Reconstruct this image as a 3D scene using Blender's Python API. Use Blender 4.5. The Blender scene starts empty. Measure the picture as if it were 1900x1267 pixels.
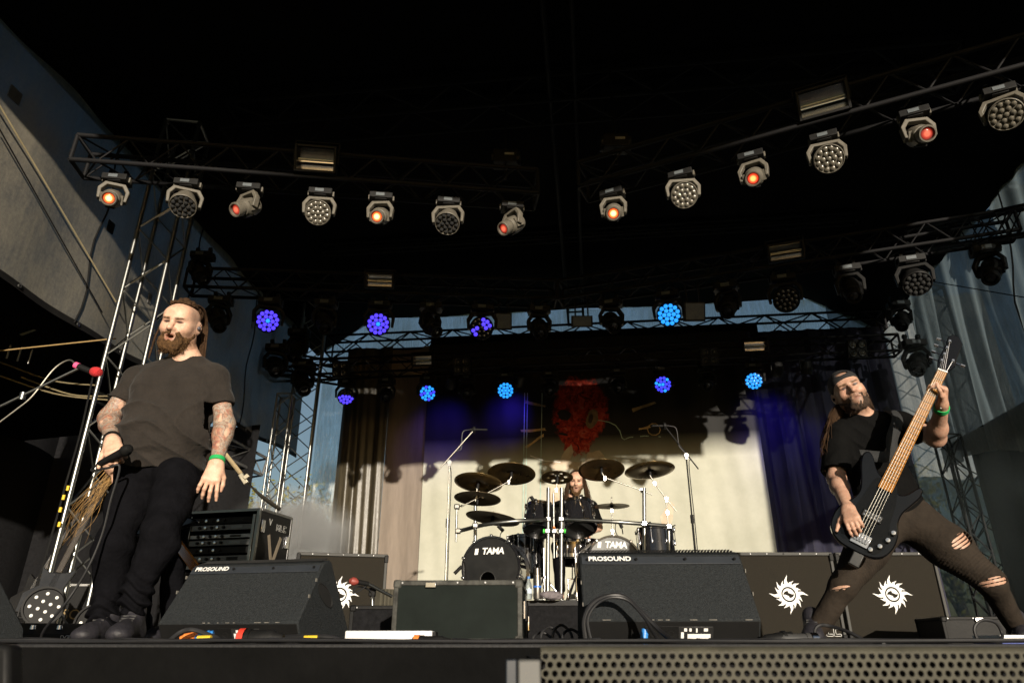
import bpy, bmesh, math, random
import numpy as np
from mathutils import Vector as V, Matrix
rnd = random.Random(7)
SC = bpy.context.scene
COL = SC.collection
R = math.radians

# ------------------------------------------------------------------ camera
F_PX, TILT, CAMZ = 1280.0, R(23.7), -0.002          # focal length in photo pixels, upward tilt
cd = bpy.data.cameras.new("camera"); cam = bpy.data.objects.new("camera", cd); COL.objects.link(cam)
cd.sensor_width = 36.0; cd.lens = 36.0*F_PX/1900.0; cd.clip_end = 2000; cd.clip_start = 0.02
cam.location = (0, 0, CAMZ); cam.rotation_euler = (R(90)+TILT, 0, 0)
cd.dof.use_dof = True; cd.dof.focus_distance = 4.2; cd.dof.aperture_fstop = 5.6
SC.camera = cam
# ------------------------------------------------------------------ sky and sun
SUN_EL, SUN_AZ = R(9.3), R(13.0)                     # sun low, behind the camera and a little to its right
wd = bpy.data.worlds.new("World"); SC.world = wd; wd.use_nodes = True
nt = wd.node_tree; sky = nt.nodes.new("ShaderNodeTexSky"); sky.sky_type = 'NISHITA'; sky.sun_disc = False
sky.sun_elevation = SUN_EL; sky.sun_rotation = R(180)-SUN_AZ; sky.air_density = 1.0; sky.dust_density = 1.0
nt.links.new(sky.outputs[0], nt.nodes["Background"].inputs[0]); nt.nodes["Background"].inputs[1].default_value = 0.06
sd = bpy.data.lights.new("sun", 'SUN'); sd.energy = 5.0; sd.angle = R(0.55); sd.color = (1.0, 0.89, 0.74)
sun = bpy.data.objects.new("sun", sd); COL.objects.link(sun)
LDIR = V((-math.sin(SUN_AZ)*math.cos(SUN_EL), math.cos(SUN_AZ)*math.cos(SUN_EL), -math.sin(SUN_EL)))
sun.rotation_euler = LDIR.to_track_quat('-Z', 'Y').to_euler()
SC.view_settings.view_transform = 'Standard'; SC.view_settings.look = 'None'
SC.view_settings.exposure = 0.40; SC.view_settings.gamma = 1.0; SC.view_settings.use_curve_mapping = False
SC.render.engine = 'CYCLES'
SC.cycles.use_denoising = True; SC.cycles.max_bounces = 8; SC.cycles.transparent_max_bounces = 12
SC.cycles.sample_clamp_indirect = 4.0; SC.cycles.caustics_reflective = False; SC.cycles.caustics_refractive = False

# ------------------------------------------------------------------ pixel -> place helpers
ct, st_ = math.cos(TILT), math.sin(TILT)
def ray(px, py):
    u = (px-950)/F_PX; v = (633.5-py)/F_PX
    return V((u, ct - v*st_, st_ + v*ct))
ORG = V((0, 0, CAMZ))
def W(px, py, y):                                     # point at depth y
    d = ray(px, py); return ORG + d*(y/d.y)
def WZ(px, py, z):                                    # point at height z
    d = ray(px, py); return ORG + d*((z-CAMZ)/d.z)
PSI = R(6.3)                                          # the stage stands turned to the camera
EX = V((math.cos(PSI), -math.sin(PSI), 0)); EY = V((math.sin(PSI), math.cos(PSI), 0))
def S(sx, sy, z): return EX*sx + EY*sy + V((0, 0, z))
def WS(px, py, sy):                                   # point at stage depth sy
    d = ray(px, py); return ORG + d*(sy/d.dot(EY))
def WX(px, py, sx):
    d = ray(px, py); return ORG + d*(sx/d.dot(EX))
def proj(p):
    q = V(p)-ORG; dep = q.y*ct + q.z*st_; up = -q.y*st_ + q.z*ct
    return 950+F_PX*q.x/dep, 633.5-F_PX*up/dep

# ------------------------------------------------------------------ materials
MATS = {}
def mat(name, col, rough=0.6, metal=0.0, var=0.15, scale=8.0, bump=0.0, bscale=60.0, spec=0.5, emit=None, es=0.0, coat=0.0, sheen=0.0, stretch=None, col2=None, coord='Object', bdist=.01):
    if name in MATS: return MATS[name]
    m = bpy.data.materials.new(name); m.use_nodes = True; MATS[name] = m
    t = m.node_tree; n = t.nodes; l = t.links; p = n["Principled BSDF"]
    p.inputs["Roughness"].default_value = rough; p.inputs["Metallic"].default_value = metal
    p.inputs["Specular IOR Level"].default_value = spec; p.inputs["Coat Weight"].default_value = coat
    p.inputs["Sheen Weight"].default_value = sheen
    tc = n.new("ShaderNodeTexCoord"); mp = n.new("ShaderNodeMapping"); l.new(tc.outputs[coord], mp.inputs[0])
    if stretch: mp.inputs["Scale"].default_value = stretch
    nz = n.new("ShaderNodeTexNoise"); nz.inputs["Scale"].default_value = scale; nz.inputs["Detail"].default_value = 6; nz.inputs["Roughness"].default_value = 0.65
    l.new(mp.outputs[0], nz.inputs[0])
    rp = n.new("ShaderNodeValToRGB"); rp.color_ramp.elements[0].position = 0.3; rp.color_ramp.elements[1].position = 0.72
    c2 = col2 if col2 else [c*(1+var) for c in col]; c1 = col if col2 else [c*(1-var) for c in col]
    rp.color_ramp.elements[0].color = (*c1, 1); rp.color_ramp.elements[1].color = (*c2, 1)
    l.new(nz.outputs["Fac"], rp.inputs[0]); l.new(rp.outputs[0], p.inputs["Base Color"])
    mr = n.new("ShaderNodeMapRange"); mr.inputs[3].default_value = max(0.02, rough-0.08); mr.inputs[4].default_value = min(1, rough+0.1)
    l.new(nz.outputs["Fac"], mr.inputs[0]); l.new(mr.outputs[0], p.inputs["Roughness"])
    if bump:
        b = n.new("ShaderNodeBump"); n2 = n.new("ShaderNodeTexNoise"); n2.inputs["Scale"].default_value = bscale; n2.inputs["Detail"].default_value = 4
        l.new(mp.outputs[0], n2.inputs[0]); l.new(n2.outputs["Fac"], b.inputs["Height"]); b.inputs["Strength"].default_value = bump
        b.inputs["Distance"].default_value = bdist; l.new(b.outputs[0], p.inputs["Normal"])
    if emit:
        p.inputs["Emission Color"].default_value = (*emit, 1); p.inputs["Emission Strength"].default_value = es
    return m
def cloth(name, opacity, diff, trans, scale=(60, 60, 4)):
    """woven gauze: threads that scatter light and open mesh in between"""
    m = bpy.data.materials.new(name); m.use_nodes = True; t = m.node_tree; n = t.nodes; l = t.links
    n.remove(n["Principled BSDF"]); out = n["Material Output"]
    tc = n.new("ShaderNodeTexCoord"); mp = n.new("ShaderNodeMapping"); mp.inputs["Scale"].default_value = scale
    l.new(tc.outputs["Object"], mp.inputs[0]); nz = n.new("ShaderNodeTexNoise"); nz.inputs["Scale"].default_value = 1.0; nz.inputs["Detail"].default_value = 8; nz.inputs["Roughness"].default_value = .75
    l.new(mp.outputs[0], nz.inputs[0])
    n3 = n.new("ShaderNodeTexNoise"); n3.inputs["Scale"].default_value = 1.3; n3.inputs["Detail"].default_value = 5; l.new(tc.outputs["Object"], n3.inputs[0])
    ad = n.new("ShaderNodeMath"); ad.operation = 'ADD'; l.new(nz.outputs["Fac"], ad.inputs[0]); l.new(n3.outputs["Fac"], ad.inputs[1])
    mr = n.new("ShaderNodeMapRange"); mr.inputs[1].default_value = 0.7; mr.inputs[2].default_value = 1.3
    mr.inputs[3].default_value = max(0, opacity-(1-opacity)*1.0); mr.inputs[4].default_value = min(1, opacity+(1-opacity)*.95); l.new(ad.outputs[0], mr.inputs[0])
    d = n.new("ShaderNodeBsdfDiffuse")
    n4 = n.new("ShaderNodeTexNoise"); n4.inputs["Scale"].default_value = 30; n4.inputs["Detail"].default_value = 6; n4.inputs["Roughness"].default_value = .8; l.new(tc.outputs["Object"], n4.inputs[0])
    a4 = n.new("ShaderNodeMath"); a4.operation = 'ADD'; l.new(n4.outputs["Fac"], a4.inputs[0]); l.new(ad.outputs[0], a4.inputs[1])
    cr = n.new("ShaderNodeValToRGB"); cr.color_ramp.elements[0].position = .36; cr.color_ramp.elements[1].position = .64; cr.color_ramp.elements[0].color = (*[c*.45 for c in diff], 1); cr.color_ramp.elements[1].color = (*[c*1.5 for c in diff], 1)
    dv = n.new("ShaderNodeMath"); dv.operation = 'DIVIDE'; dv.inputs[1].default_value = 3.0; l.new(a4.outputs[0], dv.inputs[0]); l.new(dv.outputs[0], cr.inputs[0]); l.new(cr.outputs[0], d.inputs[0])
    tr = n.new("ShaderNodeBsdfTranslucent"); tr.inputs[0].default_value = (*trans, 1)
    a = n.new("ShaderNodeAddShader"); l.new(d.outputs[0], a.inputs[0]); l.new(tr.outputs[0], a.inputs[1])
    tp = n.new("ShaderNodeBsdfTransparent"); tp.inputs[0].default_value = (0.85, 0.95, 1.0, 1)
    mx = n.new("ShaderNodeMixShader"); l.new(mr.outputs[0], mx.inputs[0]); l.new(tp.outputs[0], mx.inputs[1]); l.new(a.outputs[0], mx.inputs[2])
    l.new(mx.outputs[0], out.inputs[0]); MATS[name] = m; return m
def attrmat(name, rough=0.5, sss=0.0, bump=0.1, bscale=150, spec=0.4, tattoo=False):
    """colour carried by the mesh (skin, lips, brows, tattoo zone in alpha)"""
    m = bpy.data.materials.new(name); m.use_nodes = True; t = m.node_tree; n = t.nodes; l = t.links; p = n["Principled BSDF"]
    p.inputs["Roughness"].default_value = rough; p.inputs["Specular IOR Level"].default_value = spec
    if sss:
        p.inputs["Subsurface Weight"].default_value = sss; p.inputs["Subsurface Radius"].default_value = (1, .35, .2); p.inputs["Subsurface Scale"].default_value = .008
    at = n.new("ShaderNodeAttribute"); at.attribute_name = "Col"
    tc = n.new("ShaderNodeTexCoord"); nz = n.new("ShaderNodeTexNoise"); nz.inputs["Scale"].default_value = 38; nz.inputs["Detail"].default_value = 8
    l.new(tc.outputs["Object"], nz.inputs[0])
    mm = n.new("ShaderNodeMix"); mm.data_type = 'RGBA'; mm.blend_type = 'MULTIPLY'; mm.inputs[0].default_value = 0.55
    rp = n.new("ShaderNodeValToRGB"); rp.color_ramp.elements[0].color = (.72, .55, .5, 1); rp.color_ramp.elements[1].color = (1.08, 1.06, 1.04, 1); rp.color_ramp.elements[0].position = .3; rp.color_ramp.elements[1].position = .62
    l.new(nz.outputs["Fac"], rp.inputs[0]); l.new(at.outputs["Color"], mm.inputs[6]); l.new(rp.outputs[0], mm.inputs[7])
    last = mm.outputs[2]
    if tattoo:
        w1 = n.new("ShaderNodeTexNoise"); w1.inputs["Scale"].default_value = 10; w1.inputs["Detail"].default_value = 3; w1.inputs["Distortion"].default_value = 2.2; l.new(tc.outputs["Object"], w1.inputs[0])
        r1 = n.new("ShaderNodeValToRGB"); e = r1.color_ramp.elements
        e[0].position = .28; e[0].color = (.05, .06, .08, 1); e[1].position = .8; e[1].color = (.08, .12, .13, 1)
        for pos, c in ((.36, (.26, .06, .04)), (.42, (.34, .20, .13)), (.45, (.05, .05, .055)), (.49, (.44, .30, .21)), (.53, (.13, .19, .20)), (.57, (.36, .30, .22)), (.60, (.05, .055, .06)), (.66, (.30, .12, .08)), (.72, (.14, .17, .16))):
            x = e.new(pos); x.color = (*c, 1)
        l.new(w1.outputs["Fac"], r1.inputs[0])
        v1 = n.new("ShaderNodeTexVoronoi"); v1.inputs["Scale"].default_value = 30; v1.feature = 'DISTANCE_TO_EDGE'
        mxv = n.new("ShaderNodeMix"); mxv.data_type = 'VECTOR'; mxv.inputs[0].default_value = .12; l.new(tc.outputs["Object"], mxv.inputs[4]); l.new(w1.outputs["Color"], mxv.inputs[5]); l.new(mxv.outputs[1], v1.inputs[0])
        r2 = n.new("ShaderNodeValToRGB"); r2.color_ramp.elements[0].color = (.25, .25, .27, 1); r2.color_ramp.elements[0].position = .01; r2.color_ramp.elements[1].position = .09; l.new(v1.outputs["Distance"], r2.inputs[0])
        mt = n.new("ShaderNodeMix"); mt.data_type = 'RGBA'; mt.blend_type = 'MULTIPLY'; mt.inputs[0].default_value = .8; l.new(r1.outputs[0], mt.inputs[6]); l.new(r2.outputs[0], mt.inputs[7])
        mx = n.new("ShaderNodeMix"); mx.data_type = 'RGBA'; l.new(at.outputs["Alpha"], mx.inputs[0]); l.new(last, mx.inputs[7]); l.new(mt.outputs[2], mx.inputs[6]); last = mx.outputs[2]
    l.new(last, p.inputs["Base Color"])
    if bump:
        b = n.new("ShaderNodeBump"); n2 = n.new("ShaderNodeTexNoise"); n2.inputs["Scale"].default_value = bscale; l.new(tc.outputs["Object"], n2.inputs[0]); l.new(n2.outputs["Fac"], b.inputs["Height"])
        b.inputs["Strength"].default_value = bump; b.inputs["Distance"].default_value = .004; l.new(b.outputs[0], p.inputs["Normal"])
    MATS[name] = m; return m

BLACK = mat("black_paint", (.009, .009, .009), .55, var=.3, bump=.1, spec=.15)
FELT = mat("black_felt", (.010, .010, .011), .95, var=.4, scale=30, bump=.3, bscale=200, spec=.1)
ALU = mat("aluminium", (.24, .245, .235), .36, 1.0, var=.12, scale=20, stretch=(1, 1, .2))
ALUD = mat("dull_aluminium", (.30, .30, .30), .5, 1.0, var=.2, scale=14)
BTRUSS = mat("black_truss", (.009, .009, .010), .65, var=.3, spec=.14)
CHROME = mat("chrome", (.58, .58, .60), .17, 1.0, var=.05)
TOLEX = mat("black_tolex", (.016, .016, .016), .6, var=.2, scale=120, bump=.5, bscale=400, spec=.15)
WEDGE = mat("wedge_paint", (.024, .027, .029), .66, var=.35, scale=120, bump=.7, bscale=300, spec=.12)
GRCL = mat("speaker_cloth", (.024, .021, .016), .9, var=.25, scale=300, bump=.6, bscale=700, spec=.15)
WHITE = mat("white_print", (.80, .80, .78), .6, var=.05)
GREYP = mat("fixture_paint", (.115, .105, .085), .45, var=.25, scale=18, spec=.3)
GREYD = mat("fixture_black", (.012, .012, .012), .5, var=.2, spec=.15)
CABLE = mat("cable_rubber", (.012, .012, .013), .5, var=.2)
COTTON = mat("black_cotton", (.025, .021, .018), .9, var=.22, scale=9, bump=.55, bscale=17, bdist=.03, spec=.15, sheen=.06)
COTTON2 = mat("black_cotton_shirt", (.0045, .0045, .0045), .92, var=.2, scale=14, bump=.5, bscale=17, bdist=.03, spec=.06, sheen=.0)
JEANS = mat("dark_trousers", (.0050, .0050, .0062), .95, var=.25, scale=16, bump=.55, bscale=15, bdist=.03, spec=.03)
BJEANS = mat("brown_black_jeans", (.026, .020, .015), .88, var=.3, scale=12, bump=.4, bscale=30, bdist=.015, spec=.15)

# ------------------------------------------------------------------ mesh helpers
class G:
    def __init__(s): s.v = []; s.f = []
    def add(s, vs, fs):
        n = len(s.v); s.v += [tuple(p) for p in vs]; s.f += [tuple(i+n for i in f) for f in fs]; return s
    def box(s, c, d, M=None):
        x, y, z = d[0]/2, d[1]/2, d[2]/2
        vs = [V((i*x, j*y, k*z)) for i in (-1, 1) for j in (-1, 1) for k in (-1, 1)]
        if M is not None: vs = [M @ p for p in vs]
        vs = [p+V(c) for p in vs]
        return s.add(vs, [(0, 1, 3, 2), (4, 6, 7, 5), (0, 4, 5, 1), (2, 3, 7, 6), (0, 2, 6, 4), (1, 5, 7, 3)])
    def tube(s, pts, r, n=8, cap=True):
        pts = [V(p) for p in pts]; m = len(pts); rs = r if isinstance(r, (list, tuple)) else [r]*m
        vs = []; prev = None
        for i, p in enumerate(pts):
            t = (pts[min(i+1, m-1)]-pts[max(i-1, 0)])
            t = t.normalized() if t.length > 1e-9 else V((0, 0, 1))
            if prev is None:
                a = t.orthogonal().normalized()
            else:
                a = prev - t*prev.dot(t); a = a.normalized() if a.length > 1e-6 else t.orthogonal().normalized()
            prev = a; b = t.cross(a)
            for k in range(n):
                an = 2*math.pi*k/n; vs.append(p + (a*math.cos(an)+b*math.sin(an))*rs[i])
        fs = [(i*n+k, i*n+(k+1) % n, (i+1)*n+(k+1) % n, (i+1)*n+k) for i in range(m-1) for k in range(n)]
        if cap: fs += [tuple(range(n-1, -1, -1)), tuple((m-1)*n+k for k in range(n))]
        return s.add(vs, fs)
    def lathe(s, prof, n=24, M=None, cap=True):            # profile of (radius, z)
        vs = []
        for r, z in prof:
            for k in range(n):
                a = 2*math.pi*k/n; p = V((r*math.cos(a), r*math.sin(a), z)); vs.append(M @ p if M is not None else p)
        m = len(prof)
        fs = [(i*n+k, i*n+(k+1) % n, (i+1)*n+(k+1) % n, (i+1)*n+k) for i in range(m-1) for k in range(n)]
        if cap: fs += [tuple(range(n-1, -1, -1)), tuple((m-1)*n+k for k in range(n))]
        return s.add(vs, fs)
    def prism(s, poly, z0, z1, M=None):
        n = len(poly); vs = [V((x, y, z0)) for x, y in poly]+[V((x, y, z1)) for x, y in poly]
        if M is not None: vs = [M @ p for p in vs]
        fs = [tuple(range(n-1, -1, -1)), tuple(range(n, 2*n))]+[(i, (i+1) % n, n+(i+1) % n, n+i) for i in range(n)]
        return s.add(vs, fs)
    def sheet(s, nu, nv, fn):
        vs = [fn(i/nu, j/nv) for j in range(nv+1) for i in range(nu+1)]
        return s.add(vs, [(j*(nu+1)+i, j*(nu+1)+i+1, (j+1)*(nu+1)+i+1, (j+1)*(nu+1)+i) for j in range(nv) for i in range(nu)])
RM = {}
def mesh(name, g, m, sharp=38):
    me = bpy.data.meshes.new(name); me.from_pydata([tuple(p) for p in g.v], [], g.f)
    me.polygons.foreach_set("use_smooth", [True]*len(me.polygons))
    if sharp: me.set_sharp_from_angle(angle=R(sharp))
    me.materials.append(m); me.update(); return me
def put(name, me, par=None, M=None):
    o = bpy.data.objects.new(name, me); COL.objects.link(o)
    if par is not None: o.parent = par
    if M is not None: o.matrix_basis = M
    RM[o] = (RM[par] if par is not None else Matrix()) @ (M if M is not None else Matrix())
    return o
def tag(o, label, cat, group=None):
    o["label"] = label; o["category"] = cat
    if group: o["group"] = group
    return o
def thing(name, label, cat, loc=(0, 0, 0), rz=0, group=None, M=None):
    o = bpy.data.objects.new(name, None); COL.objects.link(o); o.empty_display_size = .1
    if M is None: M = Matrix.Translation(V(loc)) @ Matrix.Rotation(rz, 4, 'Z')
    o.matrix_basis = M; RM[o] = M.copy()
    return tag(o, label, cat, group)
def ob(name, g, m, par=None, w=True, bev=0, sharp=38, M=None):
    """w: vertices given in world space"""
    if w and par is not None:
        I = RM[par].inverted(); g2 = G(); g2.v = [I @ V(p) for p in g.v]; g2.f = g.f; g = g2
    o = put(name, mesh(name, g, m, sharp), par, M)
    if bev:
        b = o.modifiers.new("bevel", 'BEVEL'); b.width = bev; b.segments = 2; b.limit_method = 'ANGLE'; b.angle_limit = R(40)
    return o
_rod = {}
def rod(name, p0, p1, r, m, par=None, w=True, n=10):
    k = (n, m.name)
    if k not in _rod: _rod[k] = mesh("rod", G().lathe([(1, 0), (1, 1)], n), m)
    p0, p1 = V(p0), V(p1); d = p1-p0
    M = Matrix.Translation(p0) @ d.to_track_quat('Z', 'Y').to_matrix().to_4x4() @ Matrix.Diagonal((r, r, d.length, 1))
    if w and par is not None: M = RM[par].inverted() @ M
    return put(name, _rod[k], par, M)
def text_mesh(body, size, m, ext=.002, shear=0, off=0.0, space=1.0):
    c = bpy.data.curves.new("text", 'FONT'); c.body = body; c.size = size; c.extrude = ext; c.shear = shear; c.offset = off; c.space_character = space
    c.align_x = 'CENTER'; c.align_y = 'CENTER'; c.resolution_u = 3
    o = bpy.data.objects.new("text", c); COL.objects.link(o)
    dg = bpy.context.evaluated_depsgraph_get(); me = bpy.data.meshes.new_from_object(o.evaluated_get(dg))
    bpy.data.objects.remove(o); me.materials.clear(); me.materials.append(m); return me
def frame(o, x, y, z):                                   # matrix from axes
    M = Matrix.Identity(4)
    for i, a in enumerate((x, y, z)):
        for j in range(3): M[j][i] = a[j]
    for j in range(3): M[j][3] = o[j]
    return M
def hull_box(par, name, M, d, m, bev=.006):
    return ob(name, G().box((0, 0, 0), d), m, par, w=False, bev=bev, M=M)
# ------------------------------------------------------------------ soft bodies: distance fields turned into one continuous mesh
f32 = np.float32
def A3(p): return np.array(p, f32)
def cone(a, b, ra, rb=None, k=.02, neg=False): return ('c', A3(a), A3(b), ra, ra if rb is None else rb, k, neg)
def ell(c, r, k=.02, Rm=None, neg=False): return ('e', A3(c), A3(r), None if Rm is None else np.array(Rm, f32), k, neg)
def xform(prims, M, s=1.0):
    out = []; R3 = np.array(M.to_3x3(), f32)
    for p in prims:
        if p[0] == 'c': out.append(('c', A3(M @ V(p[1].tolist())), A3(M @ V(p[2].tolist())), p[3]*s, p[4]*s, p[5]*s, p[6]))
        else:
            q = R3/np.float32(s) if s != 1 else R3
            Rm = q if p[3] is None else q @ p[3]
            out.append(('e', A3(M @ V(p[1].tolist())), p[2]*s, Rm, p[4]*s, p[5]))
    return out
def smin(a, b, k):
    h = np.maximum(k-np.abs(a-b), 0)/k; return np.minimum(a, b)-h*h*k*.25
def ev(prims, P):
    d = np.full(len(P), .30, f32)
    for p in prims:
        k = max(p[-2], 1e-4)
        if p[0] == 'c':
            a, b, ra, rb = p[1], p[2], p[3], p[4]; mg = max(ra, rb)+k+.03
            lo = np.minimum(a, b)-mg; hi = np.maximum(a, b)+mg
        else:
            mg = float(p[2].max())+k+.03; lo = p[1]-mg; hi = p[1]+mg
        i = np.nonzero(((P > lo) & (P < hi)).all(1))[0]
        if not len(i): continue
        Q = P[i]
        if p[0] == 'c':
            ba = b-a; t = np.clip(((Q-a) @ ba)/max(float(ba @ ba), 1e-9), 0, 1)
            e = np.sqrt((((Q-a)-t[:, None]*ba)**2).sum(1))-(ra+(rb-ra)*t)
        else:
            q = Q-p[1]
            if p[3] is not None: q = q @ p[3]
            k0 = np.sqrt(((q/p[2])**2).sum(1)); k1 = np.sqrt(((q/p[2]**2)**2).sum(1)); e = np.where(k1 > 1e-6, k0*(k0-1)/np.maximum(k1, 1e-6), -p[2].min())
        d[i] = -smin(-d[i], e, k) if p[-1] else smin(d[i], e, k)
    return d
def wr(P, seed, fr, amp, warp=1.0):                      # folds: warped sines
    g = np.random.RandomState(seed); s = np.zeros(len(P), f32); fr = np.array(fr, f32)
    for i in range(5):
        w = (g.randn(3)*fr).astype(f32); w2 = (g.randn(3)*fr*.5).astype(f32)
        s += np.sin(P @ w + g.rand()*6 + warp*np.sin(P @ w2 + g.rand()*6))
    return (s*amp/3).astype(f32)
def sdf_mesh(name, fn, lo, hi, h, m, colour=None):
    lo = np.array(lo, f32); n = np.ceil((np.array(hi)-lo)/h).astype(int)+1; B = 8; nb = -(-n//B)
    bc = np.stack(np.meshgrid(*[np.arange(q) for q in nb], indexing='ij'), -1).reshape(-1, 3)
    dc = fn((lo+((bc+.5)*B-.5)*h).astype(f32)); keep = np.abs(dc) < h*B*.9+.035
    D = np.repeat(np.repeat(np.repeat(np.sign(dc).reshape(nb).astype(f32), B, 0), B, 1), B, 2)
    kb = bc[keep]; off = np.stack(np.meshgrid(*[np.arange(B)]*3, indexing='ij'), -1).reshape(-1, 3)
    for c in range(0, len(kb), 3000):
        I = (kb[c:c+3000, None, :]*B+off[None]).reshape(-1, 3); D[I[:, 0], I[:, 1], I[:, 2]] = fn((lo+I*f32(h)).astype(f32))
    D[[0, -1]] = 1; D[:, [0, -1]] = 1; D[:, :, [0, -1]] = 1
    N = (D < 0); cn = np.zeros(tuple(q-1 for q in D.shape), np.int8)
    cor = [(i, j, k) for i in (0, 1) for j in (0, 1) for k in (0, 1)]; X, Y, Z = cn.shape
    for i, j, k in cor: cn += N[i:i+X, j:j+Y, k:k+Z]
    idx = np.argwhere((cn > 0) & (cn < 8)); vid = np.full(cn.shape, -1, np.int32); vid[idx[:, 0], idx[:, 1], idx[:, 2]] = np.arange(len(idx))
    val = np.stack([D[idx[:, 0]+i, idx[:, 1]+j, idx[:, 2]+k] for i, j, k in cor], 1)
    acc = np.zeros((len(idx), 3)); ct_ = np.zeros(len(idx))
    for a in range(8):
        for b in range(a+1, 8):
            ca, cb = np.array(cor[a]), np.array(cor[b])
            if np.abs(ca-cb).sum() != 1: continue
            x = (val[:, a] < 0) != (val[:, b] < 0); den = val[:, a]-val[:, b]; t = np.where(x, val[:, a]/np.where(den == 0, 1, den), 0)
            acc += np.where(x[:, None], ca+t[:, None]*(cb-ca), 0); ct_ += x
    vs = lo+(idx+acc/ct_[:, None])*h
    fs = []
    for ax in range(3):
        s0 = [slice(1, -1)]*3; s1 = [slice(1, -1)]*3; s0[ax] = slice(0, -1); s1[ax] = slice(1, None)
        a = N[tuple(s0)]; b = N[tuple(s1)]; e = np.argwhere(a != b); sg = a[e[:, 0], e[:, 1], e[:, 2]]
        o = e.copy()
        for q in range(3):
            if q != ax: o[:, q] += 1
        u, v = [q for q in range(3) if q != ax]; du = np.eye(3, dtype=int)[u]; dv = np.eye(3, dtype=int)[v]
        q4 = [vid[tuple((o-x).T)] for x in (du*0, du, du+dv, dv)]
        q4 = np.stack(q4, 1); fl = sg if ax != 1 else ~sg
        q4[~fl] = q4[~fl][:, ::-1]; fs.append(q4)
    fs = np.concatenate(fs); fs = fs[(fs >= 0).all(1)]
    me = bpy.data.meshes.new(name); me.vertices.add(len(vs)); me.vertices.foreach_set("co", vs.astype(f32).ravel())
    me.loops.add(fs.size); me.loops.foreach_set("vertex_index", fs.ravel().astype(np.int32))
    me.polygons.add(len(fs)); me.polygons.foreach_set("loop_start", np.arange(0, fs.size, 4, dtype=np.int32))
    me.polygons.foreach_set("use_smooth", np.ones(len(fs), bool)); me.update(calc_edges=True); me.validate()
    me.materials.append(m)
    if colour is not None:
        c = colour(vs.astype(f32)); a = me.attributes.new("Col", 'FLOAT_COLOR', 'POINT'); a.data.foreach_set("color", c.astype(f32).ravel())
    return me
def bounds(prims, pad=.04):
    lo = np.full(3, 9e9); hi = -lo
    for p in prims:
        if p[-1]: continue
        pts = [p[1], p[2]] if p[0] == 'c' else [p[1]]; r = max(p[3], p[4]) if p[0] == 'c' else float(p[2].max())
        for q in pts: lo = np.minimum(lo, q-r); hi = np.maximum(hi, q+r)
    return lo-pad, hi+pad
def blend(c, col, w):
    w = np.clip(w, 0, 1)[:, None]; c[:, :3] = c[:, :3]*(1-w)+np.array(col)*w
def near(P, q, r, soft=.4):
    d = np.sqrt((((P-A3(q)) / A3(r))**2).sum(1)); return np.clip((1-d)/soft, 0, 1)

# head in its own frame: +X the person's left, -Y where the face looks, +Z up, origin between the ears
def head_prims(mouth=0.0, wide=1.0):
    L = []
    L += [ell((0, .012, .034), (.077, .096, .086), .01), ell((0, -.030, -.030), (.063*wide, .064, .082), .05),
          cone((-.050*wide, -.005, -.062), (0, -.070, -.092-mouth*.6), .026, .026, .04), cone((.050*wide, -.005, -.062), (0, -.070, -.092-mouth*.6), .026, .026, .04),
          ell((0, -.080, -.096-mouth*.7), (.024, .020, .019), .03),
          ell((0, -.060, .045), (.060, .040, .040), .04),
          cone((-.040, -.086, .024), (-.009, -.097, .015), .0115, .011, .018), cone((.040, -.086, .024), (.009, -.097, .015), .0115, .011, .018)]
    for s in (-1, 1):
        L += [ell((s*.040*wide, -.064, -.026), (.027, .026, .026), .03),
              ell((s*.031, -.103, .002), (.020, .020, .0125), .012, neg=True),
              ell((s*.031, -.078, .001), (.0150, .0140, .0135), .004)]
    L += [cone((0, -.094, .008), (0, -.124, -.030), .0095, .0140, .010), ell((-.012, -.106, -.035), (.0095, .012, .0085), .008), ell((.012, -.106, -.035), (.0095, .012, .0085), .008),
          ell((-.0065, -.116, -.0445), (.0045, .006, .005), .003, neg=True), ell((.0065, -.116, -.0445), (.0045, .006, .005), .003, neg=True),
          ell((0, -.090, -.060), (.034, .018, .024), .025),
          cone((-.021, -.100, -.059), (0, -.107, -.0565), .0060, .0068, .008), cone((.021, -.100, -.059), (0, -.107, -.0565), .0060, .0068, .008),
          cone((-.018, -.099, -.073-mouth), (.018, -.099, -.073-mouth), .0075, .0075, .008)]
    if mouth > 0: L += [ell((0, -.112, -.066-mouth*.5), (.020, .034, .0030+mouth*.42), .005, neg=True)]
    else: L += [cone((-.021, -.109, -.0655), (.021, -.109, -.0655), .0022, .0022, .004, neg=True)]
    for s in (-1, 1):
        Rm = Matrix.Rotation(s*R(-22), 3, 'Z') @ Matrix.Rotation(R(-8), 3, 'X')
        L += [ell((s*.081, .012, -.006), (.0085, .021, .034), .008, Rm), ell((s*.092, .006, -.004), (.008, .012, .021), .006, Rm, neg=True)]
    return L
SKIN = (.62, .40, .29)
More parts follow.
